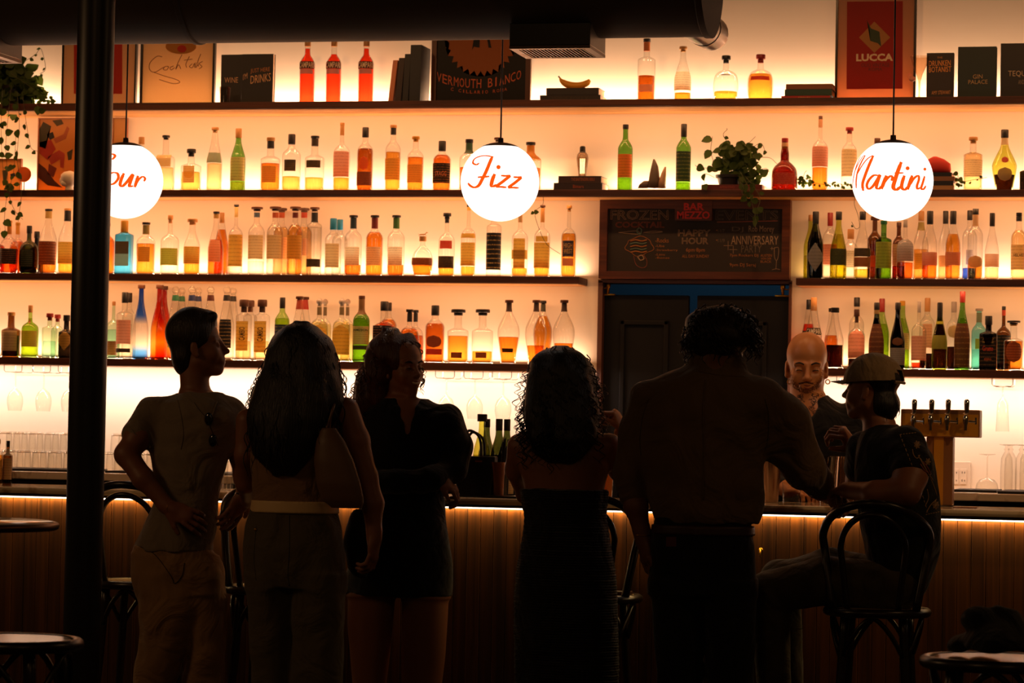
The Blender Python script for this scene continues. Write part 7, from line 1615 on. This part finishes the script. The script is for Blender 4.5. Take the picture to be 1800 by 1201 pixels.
T.ell(P(1419, 686, -.06), (.068, .14, .05), None, .012, 's'); T.ell(P(1416, 716, -.12), (.045, .12, .05), None, .02, 's'); T.ell(P(1412, 738, -.12), (.018, .1, .05), None, .02, 's'); T.cap(P(1420, 660), P(1420, 708), .069, .066, .008, 's')
bs_ = T.mesh('shirt', .006, M_BL, e, folds(.0022, 17))
T = Sdf(); T.loft(L([(935, 1350, 1504, .125), (960, 1350, 1504, .125)]), .02)
for a, b in ((1354, 1426), (1430, 1502)): T.loft(L([(940, a, b, .11), (1050, a+2, b-2, .1), (1150, a+8, b-8, .085), (fy-20, a+14, b-14, .06)]), .03)
T.mesh('trousers', .009, M_BJ, e)
T = Sdf(); foot(T, P(1390, 1300), VW, L=.3); foot(T, P(1466, 1300), VW, L=.3); T.mesh('shoes', .009, mat('shoe_leather', '14100d', .5), e, zmin=0.)
for px in (1388, 1455):
    c = P(px, 668, -.015); bm = bmesh.new(); tube(bm, [c+RT*.009*math.cos(t)+UP3*(.009*math.sin(t)-.008) for t in np.linspace(0, 6.283, 18)[:-1]], .0022, 6, closed=True); done('hoop_earring', bm, M_BRASS, e, sm=True)
# beard shadow and neck tattoos, as thin marks on the skin
M_STUB = mat('stubble', '6a3e22', .8); M_TAT = mat('tattoo_ink', '3e2618', .6)
r6 = random.Random(6); bm = bmesh.new()
for i in range(420):
    a_ = r6.uniform(-1.35, 1.35); v = r6.uniform(0, 1); px, py = 1417+31*math.sin(a_), 684+11*math.cos(a_)*(1)-v*10*abs(math.cos(a_))-abs(math.sin(a_))*14*v
    Q = onsurf.__call__(bd, [(px, py)]) if False else None
bvh = BVHTree.FromPolygons([v.co+wloc(bd) for v in bd.data.vertices], [list(p.vertices) for p in bd.data.polygons])
def hit(px, py, off=.0006):
    d = Vector([float(q) for q in _n(ray(px, py))]); h = bvh.ray_cast(Vector([float(q) for q in CAM]), d); return None if h[0] is None else np.array(h[0]-d*off)
for i in range(900):
    u = r6.uniform(-1, 1); t = r6.random()
    if r6.random() < .25: px, py = 1417+u*13, 670.5-2.5*abs(u)*-1+t*2.2
    else:
        px = 1417+u*30; py = 692-13*u*u-abs(u)*5-t*(7+8*abs(u))
        if abs(u) > .8: py -= r6.uniform(0, 14)
    a_, b_ = hit(px, py), hit(px+r6.uniform(-.5, .5), py+1.3)
    if a_ is not None and b_ is not None and np.linalg.norm(a_-b_) < .02: tube(bm, [a_, b_], .0007, 3, caps=False)
done('beard_stubble', bm, M_STUB, e)
bm = bmesh.new()
for i in range(150):
    px, py = r6.uniform(1394, 1446), r6.uniform(694, 742)
    if abs(px-1419) < 5: continue
    R_ = r6.uniform(1.5, 4); a0 = r6.uniform(0, 6); pts = [hit(px+R_*(1-.12*j)*math.cos(a0+j*.8), py+R_*(1-.12*j)*math.sin(a0+j*.8)) for j in range(7)]
    pts = [q for q in pts if q is not None]
    if len(pts) > 4 and max(np.linalg.norm(a-b) for a, b in zip(pts, pts[1:])) < .03: tube(bm, catmull(pts, 3), .0011, 4, caps=False)
done('neck_tattoos', bm, M_TAT, e)

# ---------------------------------------------------------------- seated man in cap
B = Body(-2.66); P, L = B.P, B.L
e = person('man in a tan cap and embroidered black shirt sitting on a bar stool, turned away', B, 1540)
Fd = -RT*.86-VW*.5+UP3*.05
H = Head(P(1532, 686), Fd, UP3+RT*.06, .95)
S = Sdf(); H.build(S, neck=P(1546, 762), nr=.055)
tors = [(745, 1528, 1572, .06), (758, 1516, 1602, .09), (775, 1508, 1624, .115), (800, 1503, 1640, .13), (840, 1500, 1648, .14), (880, 1506, 1652, .145), (920, 1512, 1655, .145), (960, 1520, 1654, .14), (1000, 1526, 1642, .14), (1032, 1522, 1630, .13), (1056, 1530, 1615, .11)]
S.loft(L(tors, -.016), .03)
S.chain([P(1594, 790, -.09), P(1600, 838, -.16), P(1592, 864, -.2)], [.064, .06, .054]); S.chain([P(1592, 864, -.2), P(1540, 868, -.18), P(1490, 862, -.02)], [.054, .045, .029]); hand(S, P(1490, 862, -.02), P(1464, 862, .1)-P(1490, 862, -.02), UP3*.8+VW*.4, 1, (.5, .8, .6), 1.0)
S.chain([P(1516, 790, .1), P(1508, 852, .22)], [.055, .044]); W7 = P(1500, 788, .2); S.chain([P(1508, 852, .22), W7], [.044, .028]); hand(S, W7, P(1484, 764, .16)-W7, VW*.55+UP3*.5+RT*.5, -1, (.95, 1.15, .7), 1.02, (.6, .35, -.7), .05)
kn1, kn2 = P(1352, 1040, -.02), P(1372, 1022, .16)
S.chain([P(1575, 1030, -.06), P(1450, 1022, -.05), kn1], [.088, .08, .066]); S.chain([P(1560, 1026, .1), P(1460, 1006, .12), kn2], [.088, .08, .066])
fr = .27
a1 = np.array((kn1[0]+.03, kn1[1]+.03, fr)); a2 = np.array((kn2[0]+.04, kn2[1]+.02, fr))
S.chain([kn1, a1], [.062, .04]); S.chain([kn2, a2], [.062, .04])
for a in (a1, a2): S.ell(a+np.array((-.05, .02, -.045)), (.125, .042, .035), None, .03)
S.mesh('body', HB, M_SKIN, e)
M_EMB = clothmat('black_shirt_cloth', '0b0908')
T = Sdf(); T.loft(L(tors), .03); T.chain([P(1592, 786, -.08), P(1600, 820, -.14)], [.077, .076], .035); T.chain([P(1518, 788, .1), P(1512, 822, .16)], [.064, .06], .03); ms_ = T.mesh('embroidered_shirt', .006, M_EMB, e, folds(.003, 18))
T = Sdf(); T.chain([P(1575, 1030, -.06), P(1450, 1022, -.05), kn1, a1], [.096, .089, .076, .055]); T.chain([P(1560, 1026, .1), P(1460, 1006, .12), kn2, a2], [.096, .089, .076, .055]); T.mesh('trousers', .007, clothmat('olive_trousers', '4a4028'), e, folds(.003, 19))
T = Sdf()
for a in (a1, a2): T.ell(a+np.array((-.05, .02, -.04)), (.14, .05, .042), None, .03)
T.mesh('shoes', .008, mat('shoe_leather', '14100d', .5), e)
M_TH = mat('tan_thread', '9a7648', .7); M_THR = mat('rose_thread', '7a3a2c', .7)
def sew(pix, m=M_TH, r=.0016, n=5): seam(ms_, pix, m, e, r, 'embroidery', n)
for i in range(17):      # dashed borders
    t = i/17.; 
    for (A, B_) in (((1582, 764), (1626, 905)),):
        x0, y0 = A[0]+(B_[0]-A[0])*t+6*math.sin(t*2), A[1]+(B_[1]-A[1])*t; sew([(x0, y0), (x0+1.6, y0+5)], n=2)
for i in range(6): x0 = 1582+i*5; sew([(x0, 764-i*.6), (x0+3, 763.6-i*.6)], n=2); sew([(1627+i*4.3, 905-i*.9), (1629.5+i*4.3, 904.5-i*.9)], n=2)
for cx, cyy, R_, k_ in ((1623, 843, 7, 8), (1612, 782, 5.5, 7), (1645, 888, 6, 8), (1631, 812, 5, 6)):
    for j in range(k_):
        a_ = 6.283*j/k_; sew([(cx, cyy), (cx+R_*.6*math.cos(a_-.3), cyy+R_*1.2*.6*math.sin(a_-.3)), (cx+R_*math.cos(a_), cyy+R_*1.3*math.sin(a_)), (cx+R_*.6*math.cos(a_+.3), cyy+R_*1.2*.6*math.sin(a_+.3)), (cx, cyy)], n=2, r=.0013)
for q in ([(1614, 800), (1622, 816), (1632, 834), (1642, 856), (1647, 872)], [(1618, 806), (1630, 828), (1640, 845)], [(1628, 902), (1636, 888), (1646, 878)], [(1626, 890), (1632, 876), (1630, 860)], [(1604, 790), (1606, 800), (1612, 806), (1617, 800)]): sew(q)
for q in ([(1618, 816), (1624, 826), (1632, 832)], [(1622, 812), (1630, 822), (1636, 834)]): sew(q, M_THR, .003)
# hair under the cap
T = Sdf(); H.short_hair(T, -.016, -.10, .004, .0); T.ell(H.p(-.085, -.06, .0), (.03, .05, .055), H.ax, .03); T.ell(P(1568, 712, -.02), (.022, .022, .03), None, .03); T.mesh('hair', .005, M_HAIRB, e, folds(.005, 20))
bm = bmesh.new(); st = [(P(1560+r6.uniform(-26, 20), 706+r6.uniform(-8, 8), r6.uniform(-.06, .04)), RT*.6) for i in range(60)]; strands(bm, st, .005, .05, .05, (0, .012), 33, r0=.0017, n=10); done('hair_strands', bm, M_HAIRB, e, sm=True)
M_CAP = clothmat('tan_cap_cloth', '8c7454'); g = empty('baseball_cap', H.p(0, .1), 'tan baseball cap worn by the seated man', 'cap')
mx = Matrix([[float(H.F[i]), float(H.R[i]), float(H.U[i])] for i in range(3)]); bm = bmesh.new()
ellips(bm, H.p(-.008, .030), (.113, .097, .108), 40, 26, mtx=mx)
c0 = Vector([float(q) for q in H.p(.0, .030)]); nrm = Vector([float(q) for q in _n(H.U+H.F*.10)])
bmesh.ops.bisect_plane(bm, geom=bm.verts[:]+bm.edges[:]+bm.faces[:], plane_co=c0, plane_no=nrm, clear_inner=True)
# arched opening at the back
c1 = Vector([float(q) for q in H.p(-.118, .028)])
dl = [v for v in bm.verts if (v.co-c1).length < .046]; bmesh.ops.delete(bm, geom=dl, context='VERTS')
bmesh.ops.solidify(bm, geom=bm.faces[:], thickness=.003); done('crown', bm, M_CAP, g, sm=True, ang=1.)
bm = bmesh.new(); rows = []
for j in range(7):
    v = j/6; row = []
    for i in range(13):
        a_ = -1.05+2.1*i/12; ra = .098+.068*v*(1-.25*(a_/1.05)**2); row.append([H.p(ra*math.cos(a_)*1.02, .036-.10*(.09*math.sin(a_))**2*20*.1-.012*v-.35*(math.sin(a_)*.1)**2*4, ra*math.sin(a_)*.82)])
    rows.append([bm.verts.new(q[0]) for q in row])
for A, B_ in zip(rows, rows[1:]):
    for i in range(12): bm.faces.new((A[i], A[i+1], B_[i+1], B_[i]))
bmesh.ops.solidify(bm, geom=bm.faces[:], thickness=.004); done('brim', bm, M_CAP, g, sm=True, ang=1.)
bm = bmesh.new(); ellips(bm, H.p(-.008, .143), (.008, .008, .004), 10, 6); done('top_button', bm, M_CAP, g, sm=True)
for sg in (-1, 0, 1):
    bm = bmesh.new(); pts = [H.p(-.008+.1195*math.cos(t)*math.cos(sg*1.05), .030+.1142*math.sin(t), .1026*math.cos(t)*math.sin(sg*1.05)) for t in np.linspace(.12, 1.5, 12)]; tube(bm, pts, .0012, 4); done('panel_seam', bm, M_CAP, g)
bm = bmesh.new(); pts = [H.p(-.008-.119*math.cos(a_), .036, .102*math.sin(a_)) for a_ in np.linspace(-.48, .48, 9)]; tube(bm, pts, .006, 6); done('back_strap', bm, M_CAP, g)
# ================================================================== stools, tall table, coats
M_BENT = mat('bentwood', '1c0e07', .3, spec=.6); M_SEAT = mat('cane_seat', 'dcc09a', .12, spec=.9)
def stool(x, y, label, back=True, zs=.72, r=.19):
    e = empty('bar_stool', (x, y, 0), label, 'stool', 'bentwood bar stools')
    bm = bmesh.new(); lathe(bm, [(0, r*.8), (.006, r*.86), (.012, r*.86)], x, y, zs-.012, 36); done('seat', bm, M_SEAT, e, sm=True, ang=.6)
    bm = bmesh.new(); tube(bm, [(x+(r-.008)*math.cos(t), y+(r-.008)*math.sin(t), zs-.014) for t in np.linspace(0, 2*math.pi, 41)[:-1]], .017, 10, closed=True); done('seat_ring', bm, M_BENT, e, sm=True)
    for a in (45, 135, 225, 315):
        t = math.radians(a); bm = bmesh.new(); tube(bm, catmull([(x+r*.78*math.cos(t), y+r*.78*math.sin(t), zs-.02), (x+r*.92*math.cos(t), y+r*.92*math.sin(t), zs*.5), (x+r*1.16*math.cos(t), y+r*1.16*math.sin(t), .001)], 5), [.017, .016, .012], 10); done('leg', bm, M_BENT, e, sm=True)
    bm = bmesh.new(); rr = r*1.0; tube(bm, [(x+rr*math.cos(t), y+rr*math.sin(t), zs*.33) for t in np.linspace(0, 2*math.pi, 37)[:-1]], .009, 8, closed=True); done('foot_ring', bm, M_BENT, e, sm=True)
    for a in (0, 90, 180, 270):
        t = math.radians(a); bm = bmesh.new(); c, s = math.cos(t), math.sin(t)
        P = [(x+r*.86*(c*math.cos(u)-s*math.sin(u)), y+r*.86*(s*math.cos(u)+c*math.sin(u)), zs-.03-.15*(abs(u)/.75)**1.5*1) for u in np.linspace(-.72, .72, 11)]; tube(bm, P, .009, 8); done('arch_brace', bm, M_BENT, e, sm=True)
    if back:
        for nm, w, zt, rd in (('outer_hoop', .195, 1.105, .016), ('inner_hoop', .118, 1.065, .012)):
            P = []
            for t in np.linspace(-1, 1, 41):
                a = t*math.pi/2; 
                if abs(t) > .55: k = (abs(t)-.55)/.45; z = zt-.13-(zt-.13-zs)*k; xx = w*(1-.22*k)*(1 if t > 0 else -1)
                else: b = t/.55*math.pi/2; xx = w*math.sin(b); z = zt-.13+.13*math.cos(b)
                yy = y-math.sqrt(max(.0, r**2-min(abs(xx), r*.98)**2))*.9-(z-zs)*.14; P.append((x+xx, yy, z))
            bm = bmesh.new(); tube(bm, P, rd, 10); done(nm, bm, M_BENT, e, sm=True)
    return e
for px, Y, l in ((246, -2.40, 'bentwood bar stool right of the pillar, behind the man in the grey tee'), (482, -2.5, 'bentwood bar stool hidden in front of the long haired woman'),
                 (1040, -2.36, 'bentwood bar stool between curly haired woman in ribbed dress and tall man'), (1542, -2.70, 'bentwood bar stool the man in the cap is sitting on')):
    p = at(px, 1060, Y); stool(p[0], Y, l)
p = atz(12, 1122, .75); stool(p[0], p[1], 'backless bentwood stool in the lower left corner, in front of the pillar', False, .75, .2)
p = atz(1752, 1156, .75); stool(p[0], p[1], 'backless bentwood stool in the lower right corner with a coat on it', False, .75, .2); Yc = p[1]; xc = p[0]
T = Sdf(); a = lambda px: at(px, 1150, Yc)[0]
T.loft([(.742, a(1754), Yc, a(1842)-a(1754), .2), (.775, a(1756), Yc, a(1830)-a(1756), .19), (.80, a(1764), Yc, a(1815)-a(1764), .16), (.825, a(1768), Yc, a(1800)-a(1768), .1), (.85, a(1772), Yc, a(1788)-a(1772), .05)], .02)
T.ell((a(1725), Yc-.05, .815), (.06, .05, .04), None, .03); o = T.mesh('coat', .008, clothmat('black_coat_cloth', '0c0908'), None, folds(.012, 41)); tag(o, 'black coat heaped on the stool in the lower right corner', 'coat')
zz = min(v.co.z for v in o.data.vertices)+o.location.z; o.location.z += .7525-zz+.004
p = atz(-142, 913, 1.05); e = empty('tall_table', (p[0], p[1], 0), 'round tall table with pale top cut by the left edge', 'table')
bm = bmesh.new(); lathe(bm, [(0, .37), (.004, .385), (.018, .385), (.022, .378)], p[0], p[1], 1.028, 64); done('table_top', bm, marble('table_stone', 'd8bc90', 'f4e2c4', .06), e, sm=True, ang=.6)
bm = bmesh.new(); tube(bm, [(p[0]+.39*math.cos(t), p[1]+.39*math.sin(t), 1.036) for t in np.linspace(0, 6.2832, 65)[:-1]], .012, 8, closed=True); done('brass_edge', bm, mat('dark_brass', '6a4818', .35, 1.), e, sm=True)
bm = bmesh.new(); lathe(bm, [(0, .24), (.02, .24), (.03, .05), (.05, .035), (1.0, .035), (1.028, .08)], p[0], p[1], 0, 28); done('pedestal', bm, M_BLKM, e, sm=True, ang=.6)
# jacket over the arm of the curly woman in black
B = Body(-2.62); T = Sdf(); T.loft(B.L([(893, 622, 648, .03), (905, 612, 655, .045), (930, 606, 660, .055), (965, 605, 658, .055), (1000, 611, 650, .05), (1014, 622, 640, .03)]), .01)
o = T.mesh('jacket', .006, clothmat('black_jacket_cloth', '0a0807'), None, folds(.006, 43)); tag(o, 'folded black jacket held between the long haired woman and the black dress', 'jacket')
# wallet and keys on the stool seat
p = at(1098, 1030, -2.36); bm = bmesh.new(); box(bm, p[0]-.05, p[0]+.03, -2.42, -2.34, .7201, .735, .004); tag(done('clutch', bm, mat('clutch_leather', '3a1c10', .35)), 'small brown clutch on the stool seat beside the tall man', 'purse')
# tiny bag hook on the bar front
p = at(1337, 972, BAR_P-.01); e = empty('bag_hook', p, 'small brass bag hook on the bar front, right of the tall man', 'hook'); bm = bmesh.new(); tube(bm, [(p[0], BAR_P-.001, p[2]+.01), (p[0], BAR_P-.02, p[2]+.012), (p[0], BAR_P-.025, p[2]-.012), (p[0], BAR_P-.014, p[2]-.014)], .004, 8); ellips(bm, (p[0], BAR_P-.006, p[2]+.011), (.009, .004, .009), 12, 6); done('hook_body', bm, M_BRASS, e, sm=True)
